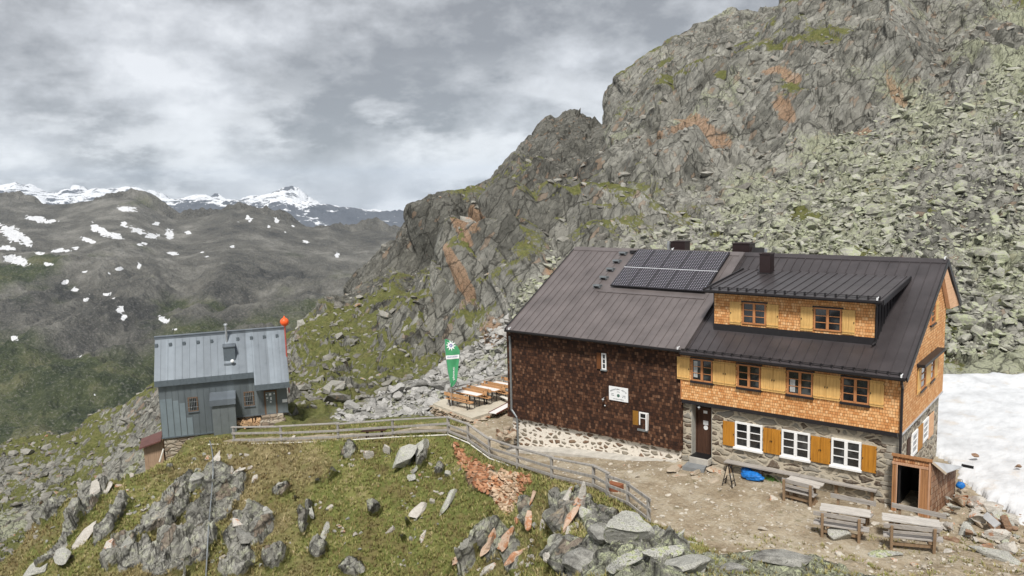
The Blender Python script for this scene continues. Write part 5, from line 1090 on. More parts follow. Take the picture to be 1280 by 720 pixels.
stick('leaning_stake', OW(199.5, 577.5, 49.4), OW(204.5, 561, 49.6), .07, M_WPAINT, 'pale stake leaning against the foundation beside the little lean-to', 'stake')
# iron waste pipe down the slope
pts = []
for x, y in [(263.5, 553), (266, 562), (267.5, 573), (268, 590), (267, 606), (265.5, 625), (264, 642), (262.5, 660), (261.5, 678), (260.5, 697), (259.5, 716), (258.5, 732)]:
    q, n_ = hit(x, y); pts.append(q+Vector((0, 0, .12))-Vector(FW)*.15)
mb = MB(); mb.tube(pts, .032, 8); tag(mb.build('drain_pipe', M_GREYPIPE, None), 'thin grey pipe running straight down the slope from the bivouac', 'pipe')

# ------------------------------------------------------------------ railings
def rail_fence(name, idx, label, tops=1.0, z3=(.97, .60, .22), seed=1, ext=None):
    rnd = random.Random(seed); P = [Vector(FP[i]) for i in idx]
    r = empty(name, tuple(P[0]), label=label, cat='fence')
    for k, q in enumerate(P):
        mb = MB(); tl = Vector((rnd.uniform(-.02, .02), rnd.uniform(-.02, .02), 0)); mb.beam(q-Vector((0, 0, .35)), q+tl+Vector((0, 0, tops+rnd.uniform(-.0, .06))), .11, .11); mb.build('post', M_FENCE, r, bevel=.012)
    off = Vector((-FW[0], -FW[1], 0)).normalized()*.075
    for k in range(len(P)-1):
        for hgt in z3:
            a = P[k]+Vector((0, 0, hgt+rnd.uniform(-.03, .03))); b = P[k+1]+Vector((0, 0, hgt+rnd.uniform(-.03, .03))); d = (b-a).normalized()*.12
            mb = MB(); top = hgt > .9
            if ext and k == len(P)-2 and top: b = b+(b-a).normalized()*ext
            mb.beam(a-d+(Vector((0, 0, .04)) if top else off), b+d+(Vector((0, 0, .04)) if top else off), .14 if top else .05, .065 if top else .12); mb.build('rail', M_FENCE, r, bevel=.008)
    return r
rail_fence('wooden_railing', [0, 1, 2, 3, 4], 'grey wooden railing along the path leading to the metal bivouac', 1.0, (.95, .62, .28), 1)
rail_fence('wooden_railing', [4, 5, 6, 7, 8, 9, 10], 'grey wooden railing along the path above the orange stone wall', .98, (.96, .58, .2), 2)
rail_fence('wooden_railing', [10, 11, 12], 'short grey wooden railing falling to its end post on the forecourt', .9, (.9, .52, .12), 3, .25)
# pale water pipe along the foot of the left railing
pts = [Vector(FP[i])+Vector((0, 0, .05))-Vector((FW[0], FW[1], 0)).normalized()*.15 for i in range(0, 7)]; pts[0:0] = [pts[0]+(pts[0]-pts[1])*.55]
pts.append(pts[-1].lerp(Vector(FP[7]), .75)); pts[-1].z += .0
mb = MB(); mb.tube(pts, .035, 6); tag(mb.build('water_pipe', M_WPAINT, None), 'thin white pipe laid along the foot of the railing', 'pipe')
# low bench against the railing
def plat_pt(px, py): return Vector(plat_at(px, py))
a = plat_pt(459, 547.5); b = plat_pt(477, 546.5); be = empty('low_bench', tuple((a+b)/2), label='low dark wooden bench behind the left railing', cat='bench'); d = (b-a).normalized(); sd_v = Vector((-d.y, d.x, 0))
mb = MB(); mb.beam(a-d*.3+Vector((0, 0, .42)), b+d*.3+Vector((0, 0, .42)), .3, .05); mb.build('seat', M_DKWOOD, be)
for q in (a, b):
    mb = MB(); mb.beam(q-sd_v*.12, q+Vector((0, 0, .4)), .05, .05); mb.beam(q+sd_v*.12, q+Vector((0, 0, .4))+sd_v*.12, .05, .05); mb.build('leg', M_DKWOOD, be)

# ------------------------------------------------------------------ lunch terrace left of the hut
DZ = -3.45
c0 = Vector(atz(590, 522.5, DZ)); c1 = Vector(atz(541, 504.5, DZ)); c2 = Vector(atz(640, 507.5, DZ))
v1 = c1-c0; v2 = (c2-c0); v2 = v2*1.0; c3 = c1+v2*.62+v1*.15
deckp = [c0, c2+v2*.05, c2+Vector((-1.0, 5.0, 0)), c3, c1]
mb = MB(); mb.prism([(q.x, q.y, DZ) for q in deckp], (0, 0, -.14)); tag(mb.build('terrace_slab', plain('terrace_concrete', (.47, .43, .35), .9, 0, .14, 1.5), None), kind='structure')
M_RUBBLE = None
# railing at the back
rp = [Vector(atz(561.5, 506.5, DZ)), Vector(atz(600, 497, DZ)), Vector(atz(640, 486, DZ))]
tr_ = empty('terrace_railing', tuple(rp[0]), label='grey wooden railing at the back of the lunch terrace', cat='fence')
for k, q in enumerate(rp):
    for dx in ((0, .18) if k == 0 else (0,)):
        mb = MB(); mb.beam(q+Vector((dx, dx*.5, 0)), q+Vector((dx, dx*.5, 1.02)), .10, .10); mb.build('post', M_FENCE, tr_)
for k in range(2):
    for hgt in (1.02, .75, .45): mb = MB(); mb.beam(rp[k]+Vector((0, .05, hgt)), rp[k+1]+Vector((0, .05, hgt)), .05 if hgt < 1 else .12, .10 if hgt < 1 else .05); mb.build('rail', M_FENCE, tr_)
M_ORWOOD = plain('orange_varnish', (.52, .29, .14), .45, 0, .12, 5); M_TOPW = plain('sunlit_white_top', (.72, .70, .68), .4, 0, .06, 3)  # sunlight on the orange tables' tops is put into this white base colour
da = (Vector(atz(598, 494.5, DZ+.75))-Vector(atz(566.5, 488, DZ+.75))); da.z = 0; dirt_len = da.length; da.normalize(); db = Vector((-da.y, da.x, 0))
if db.dot(Vector(FW)) < 0: db = -db
def beer_leg(mb, c, w, h, d):
    for s_ in (-1, 1):
        mb.beam(c+db*(s_*w/2), c+db*(s_*w/2)+Vector((0, 0, h)), .03, .03)
    mb.beam(c-db*w/2+Vector((0, 0, .04)), c+db*w/2+Vector((0, 0, .04)), .025, .025); mb.beam(c+Vector((0, 0, h*.25)), c+da*d+Vector((0, 0, h-.02)), .02, .02)
def beer_piece(name, c, L_, w, h, mat, label, cat, group, back=False, rim=True):
    e = empty(name, tuple(c), label=label, cat=cat, group=group)
    mb = MB(); q = c+Vector((0, 0, h)); mb.beam(q-da*L_/2, q+da*L_/2, w, .03); mb.build('table_top' if w > .4 else 'seat', mat, e)
    if rim:
        mb = MB()
        for s_ in (-1, 1): mb.beam(q-da*L_/2+db*(s_*(w/2+.012)), q+da*L_/2+db*(s_*(w/2+.012)), .022, .06)
        for s_ in (-1, 1): mb.beam(q+da*(s_*(L_/2+.012))-db*w/2, q+da*(s_*(L_/2+.012))+db*w/2, .022, .06)
        mb.build('edge_band', M_ORWOOD, e)
    for s_ in (-1, 1):
        mb = MB(); beer_leg(mb, c+da*(s_*(L_/2-.3)), w*.8, h, -s_*.3); mb.build('leg', M_BLACK, e)
    if back:
        for s_ in (-1, 1):
            mb = MB(); mb.beam(q+da*(s_*(L_/2-.25))+db*(back*w/2), q+da*(s_*(L_/2-.25))+db*(back*(w/2+.12))+Vector((0, 0, .44)), .03, .03); mb.build('back_strut', M_BLACK, e)
        mb = MB(); mb.beam(q-da*L_/2+db*(back*(w/2+.10))+Vector((0, 0, .32)), q+da*L_/2+db*(back*(w/2+.10))+Vector((0, 0, .32)), .03, .2, up=(0, 0, 1)); mb.build('backrest', M_ORWOOD, e)
    return e
Lb = 2.0
tabs = [((569.5+600)/2, (487+494.5)/2+.2, 'nearest the railing corner'), (606.5, 485.2, 'in the middle of the terrace'), (629, 480, 'closest to the dark hut')]
for i, (px, py, w_) in enumerate(tabs):
    q = Vector(atz(px, py, DZ+.75)); q.z = DZ
    beer_piece('beer_table', q, Lb, .55, .75, M_TOPW, 'folding table with sunlit white top and orange rim, the one '+w_, 'table', 'folding tables on the lunch terrace')
    beer_piece('beer_bench', q-db*.72, Lb, .26, .46, M_ORWOOD, 'orange folding bench on the near side of the table '+w_, 'bench', 'folding benches on the lunch terrace', back=-1)
    beer_piece('beer_bench', q+db*.72, Lb, .26, .46, M_ORWOOD, 'orange folding bench on the far side of the table '+w_, 'bench', 'folding benches on the lunch terrace', back=1)
stick('white_board', Vector(atz(620.5, 492.5, DZ+.3)), Vector(atz(636, 499.5, DZ+.25)), .22, M_WPAINT, 'long white board leaning beside the hut on the lunch terrace', 'board', .04)
# folded bench at the hut corner
a = Vector(atz(611, 516, -3.35)); b = Vector(atz(636, 503, -3.35)); e = empty('folding_bench', tuple((a+b)/2-Vector((0, 0, .75))), label='folding table with dark red edge and white top by the hut corner', cat='table')
d = (b-a); d.z = 0; d.normalize(); sd_v = Vector((d.y, -d.x, 0)); mb = MB(); mb.beam(a+sd_v*.25, b+sd_v*.25, .5, .03); mb.build('table_top', M_TOPW, e); mb = MB(); mb.beam(a, b, .03, .1); mb.beam(a+sd_v*.5, b+sd_v*.5, .03, .06); mb.build('edge_band', plain('dark_red_wood', (.16, .035, .02), .5), e)
for t_ in (.15, .75):
    q = a.lerp(b, t_)+sd_v*.25; mb = MB(); mb.beam(q-sd_v*.2, q-sd_v*.2-Vector((0, 0, .75)), .03, .03); mb.beam(q+sd_v*.2, q+sd_v*.2-Vector((0, 0, .75)), .03, .03); mb.beam(q-sd_v*.2-Vector((0, 0, .7)), q+sd_v*.2-Vector((0, 0, .1)), .02, .02); mb.build('leg', M_BLACK, e)

# club flag
fd = 46.2
fp = Vector(at(563.0, 484, fd)); ftop = Vector(at(556, 424, fd))
flag = empty('feather_flag', tuple(Vector(at(564.5, 507, fd))), label='tall green feather flag with white flower emblem beside the lunch terrace', cat='flag')
pl_ = [Vector(at(*q)) for q in ((564.8, 507, fd), (563.6, 490, fd), (560.5, 470, fd), (557.8, 450, fd), (556.2, 436, fd), (556, 424, fd))]
mb = MB(); mb.tube(pl_, .014, 8); mb.build('pole', M_STEEL, flag)
Lx = [(424, 556), (430, 556), (436, 556.2), (446, 557), (456, 558.5), (466, 560.3), (474, 562), (480, 563.2), (484, 563)]
Rx = [(424, 557.5), (428, 566), (434, 572.5), (439, 574.8), (446, 574.4), (456, 573.2), (466, 572.2), (474, 571.5), (480, 569), (484, 565)]
nu, nv = 14, 44; vs = []; M_FL = plain('flag_green', (.06, .29, .13), .7, 0, .1, 2)
def fpos(u, v, lift=0):
    y = 424+(484-424)*v; xl = np.interp(y, [a[0] for a in Lx], [a[1] for a in Lx]); xr = np.interp(y, [a[0] for a in Rx], [a[1] for a in Rx]); x = xl+(xr-xl)*u
    return Vector(at(x, y, fd))+Vector((FW[0], FW[1], 0))*(.05*math.sin(u*7+v*5)*u+.04*math.sin(v*14)*u*(.3+v)-lift)
for j in range(nv+1):
    for i in range(nu+1): vs.append(fpos(i/nu, j/nv))
mb = MB(); mb.add(vs, [(j*(nu+1)+i, j*(nu+1)+i+1, (j+1)*(nu+1)+i+1, (j+1)*(nu+1)+i) for j in range(nv) for i in range(nu)]); cloth = mb.build('cloth', M_FL, flag, smooth=True); sol = cloth.modifiers.new('thickness', 'SOLIDIFY'); sol.thickness = .006; sol.offset = 0
def uvof(x, y):
    xl = np.interp(y, [a[0] for a in Lx], [a[1] for a in Lx]); xr = np.interp(y, [a[0] for a in Rx], [a[1] for a in Rx]); return (x-xl)/(xr-xl), (y-424)/60
def onflag(x, y, lift=.02): u, v = uvof(x, y); return fpos(u, v, lift)
mb = MB(); ctr = (563.6, 431.8); NPT = 10; ring = []
for k in range(NPT*2):
    a = 2*PI*k/(NPT*2)+.1; r_ = 7.0 if k % 2 == 0 else 3.6; ring.append(onflag(ctr[0]+math.cos(a)*r_*.92, ctr[1]+math.sin(a)*r_))
mb.add([onflag(*ctr)]+ring, [(0, 1+k, 1+(k+1) % (NPT*2)) for k in range(NPT*2)]); mb.build('emblem', M_PAPER, flag)
mb = MB(); ring = [onflag(ctr[0]+math.cos(a)*2.1, ctr[1]+math.sin(a)*2.3, .03) for a in np.linspace(0, 2*PI, 16, endpoint=False)]; mb.add(ring, [tuple(range(16))]); mb.build('emblem_centre', plain('violet_grey', (.25, .25, .42), .6), flag)
mb = MB(); n_ = 10; top = [onflag(557.2+(574.2-557.2)*k/n_, 443.6-(1.2*k/n_)+.8, .02) for k in range(n_+1)]; bot = [onflag(557.6+(574-557.6)*k/n_, 448.4-(1.2*k/n_)+.8, .02) for k in range(n_+1)]
mb.add(top+bot, [(k, k+1, n_+2+k, n_+1+k) for k in range(n_)]); mb.build('white_band', M_PAPER, flag)
def flagtext(s_, size, cx, cy, vert, mat):
    V, F_ = textmesh(s_, size, .0); mb = MB(); mb.add([onflag(cx+(v[1] if vert else v[0]), cy-(v[0]*1.0 if vert else v[1])-(0 if vert else v[0]*.07), .035) if not vert else onflag(cx+v[1], cy-v[0], .03) for v in V], F_); mb.build('lettering', mat, flag)
flagtext('alpenverein', 2.8, 565.6, 445.6, False, plain('band_ink', (.22, .24, .42), .7)); flagtext('Alpenverein', 3.4, 567.4, 467, True, M_PAPER)
# ------------------------------------------------------------------ rocks
def ico(sub):
    bm = bmesh.new(); bmesh.ops.create_icosphere(bm, subdivisions=sub, radius=1); V = np.array([v.co[:] for v in bm.verts]); F_ = [tuple(v.index for v in f.verts) for f in bm.faces]; bm.free(); return V, F_
ICO = {k: ico(k) for k in (1, 2, 3, 4)}
def rock_shape(rs, sub=2, planes=12, rough=.03):
    V, F_ = ICO[sub]; V = V.copy()
    for _ in range(planes):
        n = rs.normal(size=3); n /= np.linalg.norm(n); d = rs.uniform(.26, .68); s_ = V@n-d; V -= np.outer(np.maximum(s_, 0), n)
    V += V*(fbm(V*1.7+rs.uniform(0, 50), 1., 3, .55)*rough*4)[:, None]+rs.normal(size=V.shape)*rough*.18
    return V/np.abs(V).max(0), F_
def rotm(rs, tilt=.5, yaw=None):
    yaw = rs.uniform(0, 6.28) if yaw is None else yaw
    return np.array(Matrix.Rotation(yaw, 3, 'Z') @ Matrix.Rotation(rs.uniform(-tilt, tilt), 3, 'X') @ Matrix.Rotation(rs.uniform(-tilt, tilt), 3, 'Y'))
def rock_mat(name, stops, lichen=.35, lcol=(.36, .40, .20), rust=0., scale=1., darkl=.4, crack=.4):
    m = NT(name, .9, 0, .2); o = m.pos(); n1 = m.noise(o, 1.2*scale, 5, .6, .3); n2 = m.noise(o, 6*scale, 6, .7); n3 = m.noise(o, 24*scale, 5, .75); st = m.noise(m.mapv(o, (1.5, 1.5, 9), rot=(.7, .5, .3)), scale, 5, .6)
    tone = m.attr('tone')
    f = m.math('ADD', m.math('ADD', m.math('MULTIPLY', n1, .35), m.math('MULTIPLY', st, .35)), m.math('ADD', m.math('MULTIPLY', n2, .3), m.math('MULTIPLY', tone, .22)))
    c = m.ramp(f, stops)
    if rust: c = m.mix(m.rng(m.math('ADD', n1, m.math('MULTIPLY', m.math('SUBTRACT', n2, .5), .5)), .62-rust*.3, .72-rust*.3, 0, .85), c, m.ramp(n3, [(.3, (.30, .10, .035)), (.7, (.56, .26, .12))]))
    if lichen: c = m.mix(m.rng(m.math('ADD', m.math('MULTIPLY', n1, .4), m.math('MULTIPLY', n2, .6)), .66-lichen*.3, .71-lichen*.3, 0, .85), c, m.mix(n3, tuple(x*.75 for x in lcol), tuple(min(1, x*1.3) for x in lcol)))
    c = m.mix(m.rng(n2, .60, .66, 0, darkl), c, (.035, .035, .032)); c = m.mix(m.rng(n3, .50, .58, 0, darkl), c, (.055, .055, .05))
    m.col(c); m.bump(m.math('ADD', m.math('MULTIPLY', n2, .7), m.math('ADD', m.math('MULTIPLY', n3, .3), st)), .8, .08/scale); return m.m
GREY = [(.36, (.16, .16, .148)), (.5, (.31, .308, .28)), (.62, (.45, .445, .405)), (.8, (.57, .56, .52))]
M_RG = rock_mat('grey_rock', GREY, .42, (.42, .45, .29), 0, 1.3, .6)
M_RP = rock_mat('pale_rock', [(.36, (.26, .235, .20)), (.5, (.42, .39, .345)), (.65, (.55, .52, .47))], .08, (.45, .46, .36), .12, 1.2, .3)
M_RL = rock_mat('lichen_rock', GREY, .52, (.42, .46, .24), 0, 1, .7)
M_RD = rock_mat('dark_striped_rock', [(.36, (.04, .04, .038)), (.5, (.12, .115, .105)), (.62, (.30, .295, .27)), (.8, (.5, .49, .45))], .2, (.45, .47, .33), 0, 1.4, .6)
M_RO = rock_mat('orange_rock', [(.36, (.28, .17, .11)), (.5, (.48, .32, .22)), (.65, (.60, .46, .36))], .05, (.4, .42, .3), .42, 1.2, .2)
M_RB = rock_mat('brown_rock', [(.36, (.10, .055, .035)), (.5, (.20, .115, .07)), (.65, (.33, .22, .15))], .05, (.4, .42, .3), .2, 1.2, .3)
M_RF = rock_mat('flat_brown_slab', [(.36, (.17, .125, .085)), (.5, (.32, .25, .18)), (.65, (.47, .40, .31))], .08, (.4, .42, .3), .15, 2, .3)
def rock_obj(name, c, size, rs, mat, rot, label=None, cat='rock', group=None, sub=3, planes=11, bury=.25, tone=.5, kind=None):
    V, F_ = rock_shape(rs, sub, planes); V = (V*np.array(size)/2)@np.asarray(rot).T; me = bpy.data.meshes.new(name); me.from_pydata(V.tolist(), [], F_)
    a = me.attributes.new('tone', 'FLOAT', 'POINT'); a.data.foreach_set('value', np.full(len(V), tone, np.float32))
    o = linkmesh(name, me, mat); o.location = Vector(c); return tag(o, label, cat, group, kind)
RS = np.random.RandomState(7)
def axes_rot(tiltpx, lean=0, yaw=0):
    """x across the picture, z up; leaned sideways by tiltpx radians"""
    base = np.stack([[RT[0], RT[1], 0]/np.hypot(RT[0], RT[1]), [FW[0]/FH, FW[1]/FH, 0], [0, 0, 1]], 1)
    return base@np.array(Matrix.Rotation(yaw, 3, 'Z') @ Matrix.Rotation(tiltpx, 3, 'Y') @ Matrix.Rotation(lean, 3, 'X'))
def placed(px, py, w, h, mat, label, tilt=0., name='boulder', depth=.8, lift=.0, sub=3, planes=11, cat='rock', group=None, zz=None, tone=.5, flush=True):
    q, n_ = hit(px, py+h*.30)
    if q is None: return None
    if zz is not None: q = Vector(atz(px, py+h*.3, zz))
    d = (np.array(q)-O)@FW; s_ = d/FPX
    nn = np.mean([np.array(hit(px+ox*w*.5, py+oy*h*.5)[1] or (0, 0, 1)) for ox in (-1, 0, 1) for oy in (-1, 0, 1)], axis=0); nn = nn/np.linalg.norm(nn); nn *= np.sign(nn[2]); nn = nn*.75+np.array([0, 0, .25]); nn /= np.linalg.norm(nn)
    if zz is not None: nn = np.array([0., 0., 1.])
    vw = -(np.array(q)-O); vw /= np.linalg.norm(vw); cf = max(.55, abs(nn@vw)); sf = math.sqrt(max(0, 1-cf*cf))
    xr = np.array([RT[0], RT[1], 0]); xr -= nn*(xr@nn); xr /= np.linalg.norm(xr); yr = np.cross(nn, xr)
    up_ = flush; W_ = w*s_*1.08; th = min(W_, h*s_)*(.75 if up_ else 1.); H_ = max(h*s_*1.1-th*.45*sf, h*s_*.5)/cf
    if nn[2] > .955 and h > .45*w: th = h*s_*1.15; H_ = w*s_*.75
    R = np.stack([xr, yr, nn], 1)@np.array(Matrix.Rotation(-tilt, 3, 'Z') @ Matrix.Rotation(RS.uniform(-.15, .15), 3, 'X'))
    qc, _ = hit(px, py+h*.08); q = Vector(qc) if (qc is not None and zz is None) else q
    return rock_obj(name, q+Vector(nn)*(th*.12+lift), (W_, H_, th*depth*1.25), RS, mat, R, label, cat, group, sub, planes, tone=tone)
BOULD = [
 (506, 570, 26, 32, M_RG, 'large slanted grey block below the left railing, left of a slimmer one', .25),
 (526, 559, 17, 30, M_RG, 'slim slanted grey block directly below the left railing near its corner', .3),
 (562, 622, 16, 36, M_RG, 'tall pale grey stone alone in the grass left of the orange wall', .45),
 (562, 593, 11, 20, M_RG, 'small upright grey stone left of the orange wall top', .3),
 (526, 637, 13, 22, M_RP, 'narrow leaning stone in the middle of the green slope', .6),
 (541, 628, 8, 15, M_RP, 'thin leaning stone just right of the narrow one on the green slope', .5),
 (528, 672, 7, 18, M_RP, 'little whitish pointed stone low on the green slope', .1),
 (514, 598, 12, 10, M_RG, 'round grey stone under the large slanted blocks', 0),
 (484, 565, 12, 18, M_RP, 'pale leaning stone left of the two slanted grey blocks', .5),
 (460, 571, 16, 16, M_RP, 'pale broken rock below the low bench', .2),
 (404, 664, 12, 38, M_RG, 'tall grey rock rib in the brown grass left of the slope centre', .1),
 (388, 640, 10, 22, M_RG, 'grey rock spike high in the brown grass', -.1),
 (570, 698, 13, 17, M_RO, 'round orange stone beside the dark crack', .2),
 (611, 677, 12, 36, M_RO, 'long pinkish slab leaning right below the orange wall, the left one of the two', .45),
 (632, 677, 17, 40, M_RO, 'broad pinkish slab leaning right below the orange wall, the right one of the two', .5),
 (661, 646, 10, 30, M_RO, 'reddish upright slab at the foot of the orange wall', .12),
 (679, 658, 11, 16, M_RP, 'small pinkish stone right of the reddish upright slab', 0),
 (648, 690, 10, 34, M_RO, 'orange sliver of rock pointing up right, low in the grass', .9),
 (646, 651, 9, 10, M_RO, 'small pink stone under the tip of the orange wall', 0),
 (614, 709, 34, 12, M_RP, 'white angular rock ledge at the bottom edge under the pink slabs', -.5),
 (685, 693, 13, 13, M_RP, 'rounded whitish stone left of the lichen covered outcrop', 0),
 (667, 615, 9, 34, M_RO, 'upright orange-grey slab right of the orange wall', .2),
 (706, 622, 13, 44, M_RP, 'tall pale slab standing under the railing, leftmost of the slab group', .35),
 (716, 640, 15, 48, M_RO, 'tall orange slab in the middle of the slab group under the railing', .4),
 (727, 628, 12, 46, M_RP, 'pale slab at the right of the slab group under the railing', .45),
 (709, 664, 12, 40, M_RP, 'lower pale slab of the slab group under the railing', .3),
 (733, 641, 17, 24, M_RG, 'dark grey boulder between the slab group and the lichen outcrop', .1),
 (790, 668, 66, 42, M_RG, 'big rounded grey boulder below the end post of the short railing', .08),
 (752, 668, 30, 34, M_RD, 'black speckled boulder left of the big rounded grey boulder', 0),
 (820, 692, 74, 22, M_RL, 'long yellow-green lichen slab in front of the big rounded boulder', -.45),
 (775, 705, 60, 22, M_RL, 'lichen streaked slab at the bottom edge left of the centre outcrop', -.35),
 (722, 700, 52, 46, M_RD, 'dark craggy block with green lichen at the left end of the outcrop', -.2),
 (858, 709, 62, 28, M_RG, 'rounded grey boulder at the bottom edge, right of the lichen slabs', .1),
 (851, 669, 9, 16, M_RG, 'small pointed stone at the edge of the forecourt', -.3),
 (866, 680, 34, 14, M_RG, 'low grey rocks at the edge of the forecourt', .15),
 (972, 698, 78, 28, M_RD, 'wide dark striped rock rib at the bottom edge of the forecourt', .2),
 (910, 712, 46, 18, M_RD, 'dark rock rib left of the wide striped rib at the bottom edge', .1),
 (1048, 672, 29, 21, M_RG, 'pale grey boulder in front of the middle picnic bench', .1),
 (1108, 694, 40, 14, M_RL, 'flat greenish rock in the grass left of the right picnic bench', .15),
 (1187, 689, 16, 7, M_RP, 'flat pale stone right of the right picnic bench', .1),
 (1244, 694, 60, 22, M_RG, 'long slanting grey rock rib at the lower right edge', .5),
 (118, 614, 20, 32, M_RP, 'large smooth upright block on the crest of the left knoll', .05),
 (137, 607, 10, 18, M_RP, 'slim upright block right of the large smooth one on the left knoll', -.1),
 (101, 608, 9, 18, M_RP, 'slim block left of the large smooth one on the left knoll', .1),
 (82, 696, 24, 20, M_RG, 'grey angular boulder low on the left knoll', .2),
 (104, 672, 18, 36, M_RP, 'tall pale rock above the grey angular boulder on the left knoll', .25),
 (46, 712, 40, 22, M_RG, 'broad grey boulder at the bottom edge far left', -.2),
 (138, 680, 18, 36, M_RP, 'white-flecked rock rib in the middle of the left knoll', -.25),
 (162, 672, 12, 34, M_RG, 'narrow rock rib right of the white-flecked one', 0),
 (272, 570, 15, 19, M_RP, 'rounded pale boulder beside the top of the drain pipe', .1),
 (260, 571, 8, 8, M_RP, 'small pale stone left of the rounded boulder by the drain pipe', 0),
 (319, 598, 8, 12, M_RP, 'pointed white stone in the grass below the left end of the railing', .3),
 (301, 587, 5, 9, M_RP, 'small white stone right in the trio below the railing start', .8),
 (296, 588, 4, 9, M_RP, 'small white stone in the middle of the trio below the railing start', .5),
 (291, 588, 5, 10, M_RP, 'small white stone left in the trio below the railing start', .2),
 (248, 600, 34, 34, M_RL, 'lichen covered boulder left of the drain pipe below the bivouac', .35),
 (352, 606, 14, 8, M_RG, 'dark flat rock in the brown grass above the slope centre', -.4),
 (333, 640, 16, 12, M_RG, 'dark broken rock in the brown grass right of the drain pipe', .4),
 (296, 655, 22, 14, M_RP, 'pinkish rock on top of the layered crag right of the drain pipe', .1),
 (306, 672, 34, 26, M_RD, 'layered dark crag right of the drain pipe', .55),
 (1182, 516, 9, 3, M_RG, 'thin flat stone lying on the snow beside the hut', 0),
]
for x, y, w, h_, mt, lb, tl in BOULD:
    zz = None
    if lb.startswith('thin flat stone'): zz = -2.6
    placed(x, y, w, h_, mt, lb, tl, zz=zz, sub=4 if w*h_ > 900 else 3, planes=14 if w*h_ > 900 else 10)
q = Vector(at(1233.5, 557, 36.3)); rock_obj('boulder', q, (.55, .4, .3), RS, M_RB, axes_rot(.3), 'single brown rock lying on the snow field', 'rock', sub=3)
for px_, py_, d_, sz_, lb_ in ((1262, 505, 41.5, .35, 'small dark rock poking out high on the snow field'), (1218, 590, 33.8, .3, 'small dark rock at the lower edge of the snow field'), (1272, 600, 32.5, .22, 'tiny stone on the lower right of the snow field')):
    q = Vector(at(px_, py_, d_)); rock_obj('boulder', (q.x, q.y, -2.45), (sz_*1.4, sz_, sz_*.8), RS, M_RB, axes_rot(.2), lb_, 'rock', sub=2)

# merged scatter -----------------------------------------------------------
UNIT = [rock_shape(np.random.RandomState(100+i), 2, 9, .015) for i in range(10)]
UNIT1 = [rock_shape(np.random.RandomState(200+i), 1, 5, .02) for i in range(8)]
def merged(name, items, mat, units=UNIT, kind=None, label=None, cat=None, smooth=False):
    vs = []; fs = []; tn = []; b = 0
    for c, size, R, t_ in items:
        V, F_ = units[RS.randint(len(units))]; vs.append((V*np.array(size)/2)@R.T+np.array(c)); fs += [(a+b, c_+b, d_+b) for a, c_, d_ in F_]; b += len(V); tn.append(np.full(len(V), t_, np.float32))
    me = bpy.data.meshes.new(name); me.from_pydata(np.concatenate(vs).tolist(), [], fs); a = me.attributes.new('tone', 'FLOAT', 'POINT'); a.data.foreach_set('value', np.concatenate(tn)); o = linkmesh(name, me, mat)
    return tag(o, label, cat, None, kind)
# boulder field on the mountain: uniform over what can be seen
vis = (scree > .55) & (D > 48) & (D < 135) & (PXX > 345) & (PXX < 1400) & (PYY < 560) & (PYY > -40)
w_ = np.where(vis, (1.0/np.maximum(D, 40))**1.0, 0.); w_ = np.where((PXX > 1100) & (PYY > 150), w_*.75, w_); w_ /= w_.sum()
idx_ = RS.choice(len(D), 14500, p=w_); items = []
for i in idx_:
    c = P1[i]; s_ = float(np.clip(RS.lognormal(-1.08, .58), .16, 1.8))*(.62+.38*D[i]/75.); sz_ = (s_*RS.uniform(.8, 1.4), s_*RS.uniform(.6, 1.1), s_*RS.uniform(.35, .75))
    items.append((c+N0[i]*sz_[2]*.15+np.array([0, 0, sz_[2]*.1]), sz_, rotm(RS, .6), RS.uniform(0, 1), s_*FPX/D[i], PXX[i], PYY[i]))
inv = [it for it in items if -10 < it[5] < 1290 and -10 < it[6] < 480 and not (640 < it[5] < 1185 and it[6] > 330)]
M_SCREE = rock_mat('scree_rock', [(.36, (.11, .108, .09)), (.5, (.24, .235, .20)), (.62, (.36, .355, .305)), (.78, (.50, .495, .43))], .56, (.38, .41, .26), 0, .7, .35)
M_SCREEP = rock_mat('pale_scree_rock', [(.36, (.16, .155, .145)), (.5, (.28, .275, .26)), (.66, (.45, .44, .42))], .1, (.38, .4, .28), 0, .7, .3)
inv.sort(key=lambda t_: -t_[4]); top = inv[:300]; keep = set(id(t_) for t_ in top)
def zone_words(x, y, pale):
    if pale:
        if x < 480: return 'behind the left end of the railing'
        if x < 560: return 'left of the green flag'
        return 'between the green flag and the dark hut'
    if x > 1185 and y > 380: return 'just above the snow field'
    if x > 1185: return 'right of the hut gable' if y > 260 else 'high up at the right edge'
    if x < 860: return 'above the solar panels'
    if x < 1000: return 'above the front chimney' if y > 240 else 'at the upper left tongue of the field'
    return 'above the right end of the ridge' if y > 220 else 'in the upper middle of the field'
for it in top:
    pale = it[5] < 640; sz = 'large' if it[4] > 26 else 'medium'; tw = 'dark' if it[3] < .33 else 'light' if it[3] > .66 else 'grey'; fl = 'flat' if it[1][2] < .5*it[1][0] else 'blocky'
    rock_obj('scree_boulder', it[0], it[1], RS, M_SCREEP if pale else M_SCREE, it[2], sz+' '+tw+' '+fl+' boulder '+zone_words(it[5], it[6], pale), 'rock', 'boulders of the lower rubble field' if pale else 'boulders of the upper boulder field', sub=2, planes=9, tone=it[3])
rest = [it for it in items if id(it) not in keep]
merged('boulder_field', [it[:4] for it in rest if it[5] >= 640], M_SCREE, kind='stuff'); merged('rubble_field', [it[:4] for it in rest if it[5] < 640], M_SCREEP, kind='stuff')
